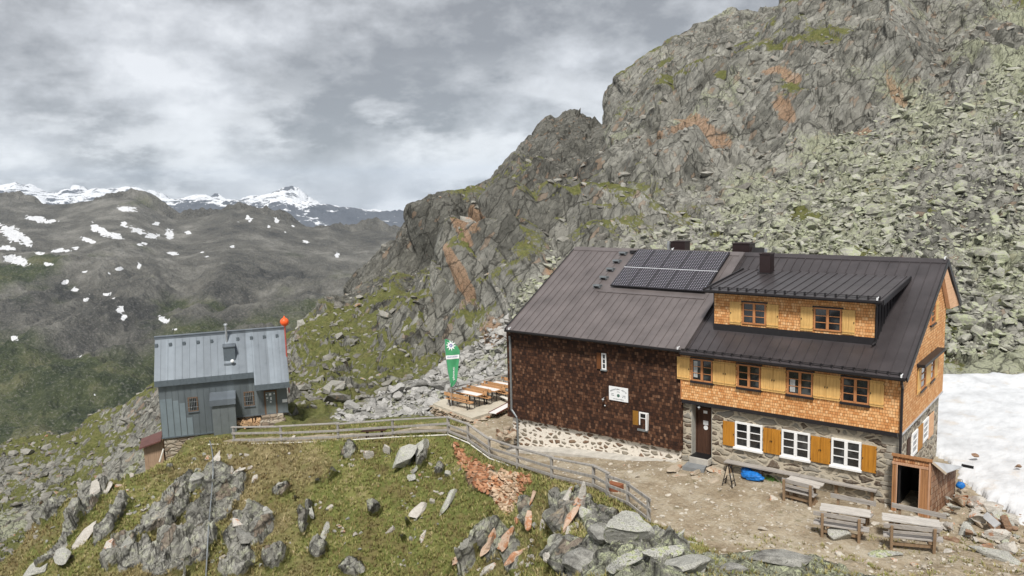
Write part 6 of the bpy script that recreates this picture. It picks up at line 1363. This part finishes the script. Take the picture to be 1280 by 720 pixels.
# fallen blocks on the crag ledges and the left hillside
vis = (crag > .5) & (D > 55) & (PXX < 1400) & (flat > .62) & (D < 140)
vis2 = (hillL > .5) & (D < 130)
w_ = vis*1./vis.sum()*.45+vis2*1./vis2.sum()*.55; w_ /= w_.sum(); idx_ = RS.choice(len(D), 3800, p=w_)
merged('ledge_rubble', [(P1[i], tuple(np.array([1.1, .8, .55])*RS.lognormal(-.6, .45)*RS.uniform(.7, 1.2, 3)*(.5+D[i]/130)), rotm(RS, .7), RS.uniform(0, 1)) for i in idx_], rock_mat('ledge_rock', [(.36, (.08, .075, .065)), (.5, (.17, .16, .14)), (.62, (.27, .26, .23)), (.8, (.40, .39, .35))], .25, (.33, .36, .22), .05, .6, .4), UNIT1, kind='stuff')

# loose stones in the grass: single things, copies share a handful of shapes
protos = []
for i in range(7):
    V, F_ = rock_shape(np.random.RandomState(300+i), 2, 7); me = bpy.data.meshes.new('loose_stone'); me.from_pydata((V*.5).tolist(), [], F_); me.materials.append(M_RP if i % 3 else M_RG); protos.append(me)
sel = np.where((near > .9) & (grass > .5) & (D > 28) & (D < 46) & (PYY < 725) & (PXX > 0) & (PXX < 800))[0]
cl_ = fbm(P1[sel], .45, 3, .5, 205); w_ = np.exp(cl_*7); w_ /= w_.sum()
for i in RS.choice(sel, 230, p=w_):
    o = bpy.data.objects.new('loose_stone', protos[RS.randint(7)]); COL.objects.link(o); s_ = RS.lognormal(-1.75, .42); o.scale = (s_*RS.uniform(.8, 1.7), s_, s_*RS.uniform(.4, .9)); o.location = P1[i]+np.array([0, 0, s_*.08]); o.rotation_euler = (RS.uniform(-.6, .6), RS.uniform(-.6, .6), RS.uniform(0, 6))
    wh_ = 'left of the drain pipe' if PXX[i] < 262 else 'between the drain pipe and the brown grass' if PXX[i] < 340 else 'right below the left railing' if PYY[i] < 590 else 'in the brown grass left of the green slope' if PXX[i] < 440 else 'on the green slope' if PXX[i] < 560 else 'below the orange wall' if PXX[i] < 700 else 'beside the speckled outcrop'
    tag(o, ('flat' if o.scale[2] < .6*s_ else 'round')+(' pale' if o.data in (protos[1], protos[2], protos[4], protos[5]) else ' grey')+(' little stone ' if s_ < .18 else ' fist-sized stone ' if s_ < .25 else ' larger loose stone ')+wh_, 'stone', 'loose stones in the grass')
# gravel on the trodden ground
sel = np.where((bare > .5) & (D > 22) & (D < 47))[0]; P_s = P1[sel]; ok = ~((P_s[:, 0] > -18.6) & (P_s[:, 0] < 1.2) & (P_s[:, 1] > .1)); sel = sel[ok]
merged('gravel', [(P1[i]+[0, 0, .01], tuple(np.array([1.2, 1, .5])*RS.lognormal(-2.65, .55)), rotm(RS, .4), RS.uniform(0, 1)) for i in RS.choice(sel, 3600)], rock_mat('gravel_stone', [(.36, (.22, .18, .13)), (.5, (.38, .33, .26)), (.66, (.55, .51, .44))], 0, rust=.05, scale=2, darkl=.15), UNIT1, kind='stuff')

# the orange dry stone retaining wall under the railing ---------------------
def inpoly(x, y, P):
    c = False; n = len(P)
    for i in range(n):
        (ax, ay), (bx_, by_) = P[i], P[(i+1) % n]
        if (ay > y) != (by_ > y) and x < (bx_-ax)*(y-ay)/(by_-ay)+ax: c = not c
    return c
WALLP = [(566, 554), (572, 552), (583, 568), (600, 577), (620, 586), (650, 590), (664, 591), (664, 600), (654, 612), (644, 634), (634, 645), (624, 634), (612, 616), (600, 613), (585, 594), (573, 577)]
items = []
for r_ in range(0, 31):
    for cidx in range(0, 26):
        x = 564+cidx*4.1+(r_ % 2)*2+RS.uniform(-.9, .9); y = 550+r_*3.15+RS.uniform(-.6, .6)
        if inpoly(x, y, WALLP):
            q, n_ = hit(x, y); 
            if q is None: continue
            s_ = ((np.array(q)-O)@FW)/FPX; dk = 1 if (590 < x < 612 and 578 < y < 600) else 0
            items.append((x, y, np.array(q)-np.array([FW[0], FW[1], 0])*(.12 if not dk else -.1), (7.2*s_*RS.uniform(.8, 1.3), .36, 5.4*s_*RS.uniform(.8, 1.25)), axes_rot(RS.uniform(-.35, .35), RS.uniform(-.3, .1)), dk))
wl = empty('retaining_wall', tuple(items[0][2]), label='rusty orange dry stone retaining wall under the middle railing', cat='wall')
def wall_part(name, sel_, mat, label):
    o = merged(name, [(t_[2], t_[3], t_[4], RS.uniform(0, 1)) for t_ in sel_], mat); o.data.transform(Matrix.Translation(-wl.location)); o.parent = wl; o['label'] = label
M_WO = rock_mat('orange_wall_stone', [(.36, (.14, .055, .03)), (.5, (.32, .14, .07)), (.66, (.48, .25, .14)), (.8, (.52, .36, .25))], 0, rust=.15, scale=2, darkl=.3)
M_WT = rock_mat('tan_wall_stone', [(.36, (.26, .17, .11)), (.5, (.46, .33, .22)), (.62, (.58, .46, .34)), (.8, (.62, .36, .2))], 0, rust=.25, scale=2, darkl=.2)
wall_part('stonework', [t_ for t_ in items if t_[0] < 612 or (t_[0] > 648) or RS.rand() < .25], M_WO, 'deep orange stones at the left and right of the wall')
wall_part('stonework', [t_ for t_ in items if 610 <= t_[0] <= 650 and RS.rand() < .85], M_WT, 'tan and pinkish stones in the middle of the wall')
# dark backing soil so that joints read dark
def drape(name, poly, lift, mat, kind='structure'):
    vs = []
    for x, y in poly: q, n_ = hit(x, y); vs.append(q+Vector((-FW[0], -FW[1], 0))*lift)
    return vs
# flat slabs stacked under the terrace
items = []
for r_ in range(6):
    for k in range(19):
        t_ = (k+.5*(r_ % 2))/18.; x = 541+(593-541)*t_+RS.uniform(-.8, .8); y = 507+(526-507)*t_+r_*3.0+RS.uniform(-.4, .4)
        if r_ > 3 and (t_ < .2 or t_ > .9): continue
        base = c1.lerp(c0, min(max(t_, 0), 1)); z_ = DZ-.16-r_*.135; q = Vector((base.x, base.y, z_))+Vector((-FW[0], -FW[1], 0))*(.02+.03*r_+RS.uniform(-.03, .06)); items.append((tuple(q), (.34*RS.uniform(.8, 1.5), .4, .15*RS.uniform(.8, 1.2)), axes_rot(RS.uniform(-.12, .12), 0, .3), RS.uniform(0, 1)))
for r_ in range(3):
    for k in range(13):
        t_ = k/12.; base = c0.lerp(c2, t_*.95); items.append(((base.x, base.y-.03, DZ-.18-r_*.15), (.42, .35, .15), axes_rot(0, 0, -.5), RS.uniform(0, 1)))
tag(merged('terrace_wall', items, M_RF), 'low dry stone wall of flat brown slabs under the lunch terrace', 'wall')
for x, y, w, h_ in [(598, 529, 12, 5), (604, 525.5, 14, 4), (593, 533, 11, 5), (608, 531, 8, 4)]: placed(x, y, w, h_, M_RF, None, .1, name='step_slab', depth=1.2, cat='slab'); tag(bpy.data.objects[-1] if False else [o for o in bpy.data.objects if o.name.startswith('step_slab')][-1], 'flat pale stone slab laid as a step at the terrace corner', 'slab', 'step slabs at the terrace corner')
# rubble at the hut's left corner
for k in range(16):
    x, y = RS.uniform(623, 643), RS.uniform(513, 553); q = Vector(aty(x, y, RS.uniform(-.9, .1))); zq = gz(q.x, q.y)
    rock_obj('rubble_stone', (q.x, q.y, max(zq+.05, min(q.z, -3.0-.02*k))), (RS.uniform(.3, .6), RS.uniform(.3, .5), RS.uniform(.2, .4)), RS, M_RB if k % 2 else M_RF, rotm(RS, .4), 'brown stone in the rubble heap against the left corner of the hut', 'rock', 'rubble at the hut corner', sub=2)
# rubble heap right of the entrance shed
for k in range(95):
    x = RS.uniform(1183, 1290); t_ = (x-1183)/100; ylo, yhi = 607+t_*38, 668+t_*40; y = RS.uniform(ylo, yhi)
    q = Vector(atz(x, y, -2.95)); s_ = RS.lognormal(-1.5, .4)*(1.2 if k % 4 == 0 else 1); zq = gz(q.x, q.y)
    rock_obj('heap_stone', (q.x, q.y, zq+s_*.2+max(0, .35-t_*.6)*RS.rand()), (s_*1.5, s_, s_*.7), RS, (M_RP, M_RF, M_RG, M_RB)[k % 4] if k % 7 else M_RP, rotm(RS, .6), ('large ' if s_ > .4 else 'small ' if s_ < .25 else 'middle-sized ')+(('pale', 'beige', 'grey', 'brown')[k % 4] if k % 7 else 'pale')+(' stone next to the shed in the rubble heap' if t_ < .25 else ' stone in the middle of the rubble heap by the snow' if t_ < .65 else ' stone at the right edge of the rubble heap'), 'rock', 'rubble heap beside the shed', sub=2)
def one_rock(px, py, w, h_, mat, label, z_, tilt=0):
    q = Vector(atz(px, py, z_)); s_ = ((np.array(q)-O)@FW)/FPX; rock_obj('boulder', q, (w*s_, w*s_*.7, h_*s_*1.1), RS, mat, axes_rot(tilt, -.2), label, 'rock', sub=3)
one_rock(1246, 652, 22, 22, M_RB, 'red-brown block behind the pale board beside the rubble heap', -2.75, .5); one_rock(1259, 656, 17, 22, M_RB, 'upright rusty slab at the right of the rubble heap', -2.75, .2); one_rock(1209, 665, 34, 22, M_RG, 'large pale grey boulder at the foot of the entrance shed', -2.85, -.3); one_rock(1222, 645, 24, 14, M_RP, 'long pale slab on top of the rubble heap', -2.6, .6); one_rock(1192, 676, 26, 14, M_RB, 'dark brown flat stone right of the right picnic bench', -2.95, .1)
# rock flakes and turf lip along the edge of the forecourt
# ------------------------------------------------------------------ tufts of grass
def tufts(sel, n, hmin, hmax, name, mat, nb=5, wts=None):
    idx_ = RS.choice(sel, n, p=wts); vs = []; fs = []; tn = []; b = 0; dr_ = np.repeat(dry[idx_], nb*5)
    for i in idx_:
        c = P1[i]+np.array([RS.uniform(-.08, .08), RS.uniform(-.08, .08), -.02]); t_ = RS.uniform(0, 1); hh_ = RS.uniform(hmin, hmax)
        for k in range(nb):
            a = RS.uniform(0, 6.28); l_ = hh_*RS.uniform(.6, 1.1); w = hh_*.10; sp = RS.uniform(.25, .9)*l_; dx_, dy_ = math.cos(a), math.sin(a); o_ = c+np.array([dx_, dy_, 0])*RS.uniform(0, .05)
            vs += [o_+[-dy_*w, dx_*w, 0], o_+[dy_*w, -dx_*w, 0], o_+[dx_*sp*.5+dy_*w*.6, dy_*sp*.5-dx_*w*.6, l_*.65], o_+[dx_*sp*.5-dy_*w*.6, dy_*sp*.5+dx_*w*.6, l_*.65], o_+[dx_*sp, dy_*sp, l_*.9]]
            fs += [(b, b+1, b+2, b+3), (b+3, b+2, b+4)]; tn += [t_]*5; b += 5
    me = bpy.data.meshes.new(name); me.from_pydata([tuple(v) for v in vs], [], fs); a = me.attributes.new('tone', 'FLOAT', 'POINT'); a.data.foreach_set('value', np.array(tn, np.float32)); a = me.attributes.new('dry', 'FLOAT', 'POINT'); a.data.foreach_set('value', dr_.astype(np.float32)); return tag(linkmesh(name, me, mat), kind='stuff')
m_ = NT('grass_blades', .85, 0, .15); p_ = m_.pos(); f_ = m_.math('ADD', m_.math('MULTIPLY', m_.noise(p_, .55, 5, .6, .3), .68), m_.math('MULTIPLY', m_.attr('tone'), .36))
m_.col(m_.mix(m_.math('MULTIPLY', m_.attr('dry'), .75), m_.ramp(f_, [(.36, (.17, .135, .06)), (.46, (.25, .215, .085)), (.54, (.17, .205, .055)), (.62, (.29, .275, .10)), (.75, (.42, .35, .20))]), m_.ramp(f_, [(.36, (.17, .12, .06)), (.55, (.30, .235, .12)), (.75, (.46, .38, .24))]))); M_BLADE = m_.m
seln = np.where((mount < .3) & (bare < .45) & (grass > .45) & (D > 22) & (D < 50) & (PYY < 735) & (PYY > 530) & (PXX > -20) & (PXX < 900))[0]
tufts(seln, 24000, .08, .22, 'grass_tufts', M_BLADE)
self_ = np.where((D > 21) & (D < 28) & (PXX > 860) & (PXX < 1300) & (PYY < 735) & (fbm(P1, .8, 3, seed=210) > .02))[0]
tufts(self_, 1600, .06, .15, 'grass_tufts', M_BLADE)
"""rust-red plants"""
# ------------------------------------------------------------------ entrance shed at the right corner
shed = empty('entrance_shed', (.45, 1.0, -2.87), label='small shingled entrance shed with open dark doorway at the right corner', cat='shed')
x0, x1, y0, y1, zb_, zt_ = -.20, 1.09, -.25, 2.35, -3.1, -.78
mb = MB(); sw = [(x1, y0, zb_), (1.44, 2.3, zb_), (1.44, 2.3, -1.80), (x1, y0, zt_+.0)]; mb.prism(sw, (-.06, .01, 0)); mb.build('side_wall', shingle_mat('rough_shingles', [(0, (.15, .06, .03)), (.3, (.27, .13, .07)), (.6, (.38, .22, .13)), (.85, (.47, .33, .23)), (1, (.6, .5, .4))], (.05, .025, .015), .06, .22, weather=((.55, .52, .50), .8)), shed)
mb = MB(); mb.box(x0, x1-.06, y0, y0+.05, -1.02, zt_+.02); mb.build('front_wall', shingle_mat('shed_shingles', [(0, (.20, .07, .03)), (.4, (.36, .15, .06)), (.8, (.50, .25, .12)), (1, (.6, .38, .22))], (.07, .03, .015), .08, .12), shed)
M_PLK = wood_mat('brown_planks', (.40, .20, .09), (.22, .10, .045), 'z')
mb = MB()
for a, b in ((x0, -.13), (-.125, -.055)): mb.box(a, b-.004, y0-.012, y0+.04, zb_, -1.03)
for k in range(4): a = .715+k*.092; mb.box(a, a+.086, y0-.012, y0+.04, zb_, -1.03)
mb.build('front_boards', M_PLK, shed)
mb = MB(); mb.box(x0-.02, x1-.1, y0-.03, y0-.014, -1.09, -1.0); mb.box(-.06, -.02, y0-.03, y0-.014, zb_, -1.09); mb.box(.70, .74, y0-.03, y0-.014, zb_, -1.09); mb.box(x1-.09, x1-.03, y0-.03, y0-.014, zb_, -.8); mb.build('door_frame', wood_mat('pink_brown_trim', (.52, .31, .20), (.36, .19, .11), 'z'), shed)
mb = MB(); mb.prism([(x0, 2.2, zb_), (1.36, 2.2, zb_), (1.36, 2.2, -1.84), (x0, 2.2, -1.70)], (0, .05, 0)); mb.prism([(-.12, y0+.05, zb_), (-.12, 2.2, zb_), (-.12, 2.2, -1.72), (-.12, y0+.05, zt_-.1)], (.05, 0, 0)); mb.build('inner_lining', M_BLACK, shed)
mb = MB(); mb.box(x0-.03, x1+.02, y0-.07, y0-.025, zt_-.0, zt_+.10); mb.build('parapet_board', M_PLK, shed)
M_SHEET = plain('pale_roof_sheet', (.50, .51, .52), .55, .2, .15, 1.5)
pa = Vector((x0, y0-.02, zt_+.04)); pb = Vector((x1+.03, y0-.02, zt_+.03)); pc = Vector(aty(1183, 591, .25)); pe = Vector(aty(1204, 583, 2.2)); pd = Vector((x0, 2.3, -1.62)); pm = Vector((1.46, 2.3, -1.74)); dn = Vector((0, 0, -.025))
mb = MB(); top_ = [pa, pb, pm, pd, pc, pe]; mb.add(top_+[v+dn for v in top_], [(0, 1, 2, 3), (1, 4, 5, 2), (9, 8, 7, 6), (8, 11, 10, 7), (0, 6, 7, 1), (1, 7, 10, 4), (4, 10, 11, 5), (5, 11, 8, 2), (2, 8, 9, 3), (3, 9, 6, 0)]); mb.build('roof', M_SHEET, shed)
mb = MB(); mb.beam(pb-Vector((.0, .02, .04)), pc-Vector((0, .02, .04)), .03, .08); mb.build('verge_board', wood_mat('verge_wood', (.5, .42, .32), (.33, .26, .19), 'x'), shed)
mb = MB(); mb.beam(Vector(aty(1202, 581.5, 2.2)), Vector(aty(1217, 584.5, 2.2)), .08, .09); mb.build('gutter', M_BLACK, shed)
q = Vector(aty(1200.5, 607, 2.1)); e = empty('blue_bag', (q.x, q.y, gz(q.x, q.y)), label='small blue bag leaning behind the entrance shed', cat='bag')
M_BLUE = plain('blue_tarp', (.012, .15, .48), .45, 0, .3, 9, .4)
def blobmesh(name, c, size, mat, seed, parent=None, amp=.25, sub=3):
    V, F_ = ICO[sub]; V = V*(1+fbm(V*1.3+seed, 1, 3, .6)*amp*1.6+fbm(V*3.1+seed*2, 1, 3, .6, 5, True)*amp*.45)[:, None]; V = V*np.array(size)/2; V[:, 2] = np.maximum(V[:, 2], -size[2]*.3); V = V+np.array(c); mb = MB(); mb.add(V, F_); return mb.build(name, mat, parent, smooth=True)
blobmesh('body', (q.x, q.y, q.z), (.28, .25, .3), M_BLUE, 4, e)
mb = MB(); mb.tube([(q.x-.08, q.y, q.z+.1), (q.x-.05, q.y, q.z+.24), (q.x+.05, q.y, q.z+.24), (q.x+.08, q.y, q.z+.1)], .012, 6); mb.build('handle', M_GREYPIPE, e)
a = Vector(atz(1231, 643, -2.5)); b = Vector(atz(1247, 657, -2.6)); mb = MB(); mb.beam(a, b, .25, .05, up=(0, -.8, .6)); tag(mb.build('pale_board', M_SHEET, None), 'pale rectangular board lying on the rubble heap', 'board')

# ------------------------------------------------------------------ doorstep
st = empty('doorstep', (-7.9, -.3, -2.87), label='stepped stone doorstep with dark slab and mat at the hut door', cat='step')
MB().box(-8.36, -7.48, -.10, .64, -2.75, -2.46).build('upper_step', M_CONC, st, bevel=.02)
q = [atz(*p_) for p_ in ((853, 583, -2.72), (880, 587, -2.72), (885, 578, -2.72), (862, 575, -2.72))]
MB().prism([tuple(v) for v in q], (0, 0, -.2)).build('grey_slab', plain('slate_slab', (.20, .21, .215), .8, 0, .12, 4), st)
MB().box(-8.34, -7.52, -.06, .55, -2.458, -2.44).build('door_mat', M_BLACK, st)
SL = [(846, 584, 36, 7), (868, 590.5, 26, 7), (893, 586, 26, 8), (872, 597, 18, 9), (889, 600, 20, 8), (849, 594, 20, 6), (855, 600, 20, 5), (833, 604, 18, 5), (842, 596, 14, 5), (900, 592, 12, 7), (908, 598, 12, 8), (901, 603, 8, 7), (863, 607, 14, 3.5), (822, 607, 12, 3)]
for i, (x, y, w, h_) in enumerate(SL):
    zq = -2.86+(.10 if i < 3 else .02 if i < 6 else -.02); q = Vector(atz(x, y, zq)); s_ = ((np.array(q)-O)@FW)/FPX; hh = h_*s_*2.2
    rock_obj('paving_slab', q-Vector((0, 0, .04)), (w*s_*1.15, hh, .20 if i < 5 else .10), np.random.RandomState(40+i), M_RF, axes_rot(0, 0, .7-.1*(i % 3)), 'flat beige stone slab paving the ground around the doorstep', 'slab', 'paving slabs before the door', sub=3, planes=8, tone=.8)

# ------------------------------------------------------------------ benches and tables on the forecourt
def bench_at(pl, pr, label, group, L_ext=.28, back=True, seat_h=.43, bw=.30):
    """pl, pr: feet of the two rear posts; the sitter looks towards the hut"""
    a = Vector(pl); b = Vector(pr); d = (b-a); d.z = 0; d.normalize(); f = Vector((-d.y, d.x, 0)); f = f if f.y > 0 else -f
    e = empty('picnic_bench', tuple((a+b)/2), label=label, cat='bench', group=group); zv = Vector((0, 0, 1))
    for q in (a, b):
        mb = MB(); mb.beam(q-zv*.05, q+zv*.86-f*.05, .09, .07, up=tuple(f)); mb.build('post', M_BROWNW, e, bevel=.008)
        mb = MB(); mb.beam(q+f*.32-zv*.05, q+f*.32+zv*(seat_h-.04), .09, .09); mb.beam(q-f*.02+zv*(seat_h-.07), q+f*.42+zv*(seat_h-.07), .05, .08); mb.build('leg', M_BROWNW, e, bevel=.008)
    mb = MB()
    for k in range(2): mb.beam(a-d*L_ext+f*(.10+.2*k)+zv*seat_h, b+d*L_ext+f*(.10+.2*k)+zv*seat_h, .19, .045)
    mb.build('seat', M_GREYWX, e, bevel=.006)
    mb = MB(); mb.beam(a-d*L_ext+f*.045+zv*.80, b+d*L_ext*.6+f*.045+zv*.78, .035, .15); mb.beam(a-d*.1+f*.03+zv*.62, b+d*.1+f*.03+zv*.62, .03, .10); mb.build('backrest', M_GREYWX, e, bevel=.006)
    mb = MB(); mb.beam(a+f*.16+zv*.16, b+f*.16+zv*.16, .04, .10); mb.build('stretcher', M_BROWNW, e)
    return e, d, f
def table_at(c, d, f, L_, w, h, label, group):
    e = empty('picnic_table', tuple(c), label=label, cat='table', group=group); zv = Vector((0, 0, 1)); c = Vector(c); mb = MB(); n = 4
    for k in range(n): o_ = f*(-w/2+w/n*(k+.5)); mb.beam(c-d*(L_/2+.02*(k % 2))+o_+zv*h, c+d*(L_/2-.03*(k % 2))+o_+zv*h, w/n-.008, .04)
    mb.build('table_top', M_TABLE, e, bevel=.004)
    for s_ in (-1, 1):
        mb = MB(); q = c+d*(s_*(L_/2-.28)); mb.beam(q-f*.03, q-f*.03+zv*(h-.06), .12, .10); mb.beam(q-f*w*.42+zv*(h-.06), q+f*w*.42+zv*(h-.06), .07, .07); mb.beam(q-f*w*.4+zv*.03, q+f*w*.4+zv*.03, .08, .07); mb.build('leg', M_BROWNW, e, bevel=.006)
    mb = MB(); mb.beam(c-d*(L_/2-.3)+zv*.25, c+d*(L_/2-.3)+zv*.25, .04, .09); mb.build('stretcher', M_BROWNW, e); return e
def G_(px, py): 
    q = Vector(atz(px, py, -2.87)); q.z = gz(q.x, q.y); return q
# set under the left windows
e, d, f = bench_at(G_(980, 626), G_(1013, 634.5), 'wooden bench standing before the table under the left windows', 'picnic benches on the forecourt', .12)
tq = Vector(atz(1006, 602.8, -2.12)); tq.z = -2.87; table_at(tq, d, f, 1.32, .62, .75, 'grey plank table pushed against the long wall bench', 'picnic tables on the forecourt')
# middle set
e, d, f = bench_at(G_(1027.5, 671.5), G_(1073.5, 679), 'near bench of the middle picnic set, its back to the pale boulder', 'picnic benches on the forecourt', .3)
tq = Vector(atz(1057, 638, -2.13)); tq.z = gz(tq.x, tq.y); table_at(tq, d, f, 1.62, .66, .74, 'weathered plank table in the middle of the middle picnic set', 'picnic tables on the forecourt')
def far_bench(pl, pr, label):
    a = Vector(pl); b = Vector(pr); d = (b-a); d.z = 0; d.normalize(); f = Vector((-d.y, d.x, 0)); f = f if f.y > 0 else -f; e = empty('picnic_bench', tuple((a+b)/2), label=label, cat='bench', group='picnic benches on the forecourt'); zv = Vector((0, 0, 1))
    mb = MB(); mb.beam(a-d*.2-f*.1+zv*.45, b+d*.2-f*.1+zv*.45, .30, .05); mb.build('seat', M_GREYWX, e, bevel=.006)
    mb = MB(); mb.beam(a-d*.25+f*.12+zv*.82, b+d*.25+f*.12+zv*.82, .04, .17); mb.build('backrest', M_GREYWX, e, bevel=.006)
    for q in (a, b):
        mb = MB(); mb.beam(q+f*.16-zv*.05, q+f*.19+zv*.9, .08, .06, up=tuple(f)); mb.build('post', M_BROWNW, e)
        mb = MB(); mb.beam(q-f*.2, q-f*.2+zv*.42, .08, .08); mb.build('leg', M_BROWNW, e)
    return e
a = Vector(atz(1037, 618+2, -2.05)); b = Vector(atz(1094, 631.5, -2.05)); a.z = gz(a.x, a.y); b.z = gz(b.x, b.y); dd = (b-a).normalized(); far_bench(a+dd*.25, b-dd*.25, 'far bench of the middle picnic set, behind its table')
# right set
e, d, f = bench_at(G_(1114, 687.5), G_(1167.5, 695.5), 'near bench of the right picnic set, in the lower right corner', 'picnic benches on the forecourt', .25)
tq = Vector(atz(1139, 650.5, -2.13)); tq.z = gz(tq.x, tq.y); table_at(tq, d, f, 1.75, .62, .74, 'weathered plank table in the middle of the right picnic set', 'picnic tables on the forecourt')
a = Vector(atz(1113.5, 633, -2.07)); b = Vector(atz(1182, 647.5, -2.07)); a.z = gz(a.x, a.y); b.z = gz(b.x, b.y); dd = (b-a).normalized(); far_bench(a+dd*.25, b-dd*.25, 'wide far bench of the right picnic set, before the shed doorway')
# long wall bench
a = Vector(atz(906, 576.5, -2.38)); b = Vector(atz(1096, 613.5, -2.38)); wb = empty('wall_bench', tuple(((a+b)/2).xyz-Vector((0, 0, .49))), label='long grey plank bench along the stone wall under the white windows', cat='bench'); d = (b-a).normalized()
mb = MB(); f = Vector((0, 1, 0)); mid_ = a.lerp(b, .52); mb.beam(a+Vector((0, .10, 0)), mid_+Vector((0, .10, 0)), .44, .06); mb.beam(mid_+d*.01+Vector((0, .09, -.01)), b+Vector((0, .09, -.01)), .42, .06); mb.build('seat', M_GREYWX, wb, bevel=.006)
for t_ in (.03, .25, .5, .75, .97): q = a.lerp(b, t_); mb = MB(); mb.box(q.x-.05, q.x+.05, q.y+.05, q.y+.25, -2.9, -2.42); mb.build('leg', M_BROWNW, wb)
# small wire rack on the wall bench
q = Vector(atz(1085, 606, -2.33)); mb = MB()
for k in range(2): mb.beam(q+Vector((-.45, k*.16, .06)), q+Vector((.4, k*.16, .06)), .012, .012)
for k in range(6): mb.beam(q+Vector((-.42+.16*k, -.03, .06)), q+Vector((-.36+.16*k, .2, .08)), .012, .012)
tag(mb.build('boot_rack', M_STEEL, None), 'small metal rack lying on the right end of the wall bench', 'rack')
# blue tarpaulin
q = G_(938, 602); tp_ = blobmesh('tarpaulin', (q.x, q.y+.25, q.z+.14), (.78, .45, .34), M_BLUE, 9, None, .4, 4); tag(tp_, 'crumpled bright blue tarpaulin under the left end of the wall bench', 'tarpaulin')
q2 = G_(929.5, 596); tag(blobmesh('tarpaulin', (q2.x+.05, q2.y+.25, q2.z+.16), (.48, .4, .34), M_BLUE, 3, None, .35, 4), 'smaller blue bundle left of the crumpled tarpaulin, behind the black stand', 'tarpaulin')
q = G_(960, 603); V = []
tuft = MB(); rr_ = random.Random(5)
for k in range(90):
    x = q.x+rr_.gauss(0, .22); y = q.y+.3+rr_.gauss(0, .08); a_ = rr_.uniform(0, 6.28); l_ = rr_.uniform(.12, .28); tuft.add([(x-.012, y, q.z), (x+.012, y, q.z), (x+math.cos(a_)*.1, y+math.sin(a_)*.1, q.z+l_)], [(0, 1, 2)])
tag(tuft.build('grass_clump', plain('lush_green', (.07, .16, .03), .8, 0, .2), None), 'green grass clump under the wall bench right of the tarpaulin', 'plant')
# black folding stand
q = G_(911, 607.5); sd_ = empty('folding_stand', tuple(q), label='black folding A-frame stand before the left end of the wall bench', cat='stand')
for s_, nm in ((-1, 'frame'), (1, 'frame')):
    mb = MB()
    for t_ in (-.16, .16): mb.beam(q+Vector((s_*.22, t_, 0)), q+Vector((s_*.03, t_*.7, .88)), .035, .03)
    mb.beam(q+Vector((s_*.17, -.15, .25)), q+Vector((s_*.17, .15, .25)), .03, .03); mb.beam(q+Vector((s_*.05, -.12, .8)), q+Vector((s_*.05, .12, .8)), .03, .06); mb.build(nm, M_BLACK, sd_)
mb = MB(); mb.prism([q+Vector((-.15, -.14, .42)), q+Vector((-.05, -.12, .84)), q+Vector((.07, -.12, .84)), q+Vector((.02, -.14, .5))], (0, .02, 0)); mb.build('card', plain('kraft_card', (.45, .37, .27), .8), sd_)
# iron box at the foot of the fence corner
q = Vector(atz(768, 612, -2.9)); mb = MB(); mb.box(q.x-.25, q.x+.35, q.y-.15, q.y+.15, q.z-.05, q.z+.28); tag(mb.build('wooden_box', wood_mat('rusty_box', (.26, .10, .05), (.14, .05, .02), 'x'), None, bevel=.01), 'low rust-brown wooden box behind the bend of the railing', 'box')
for nm, pts in (('hut_snow_stake', None),):
    pass
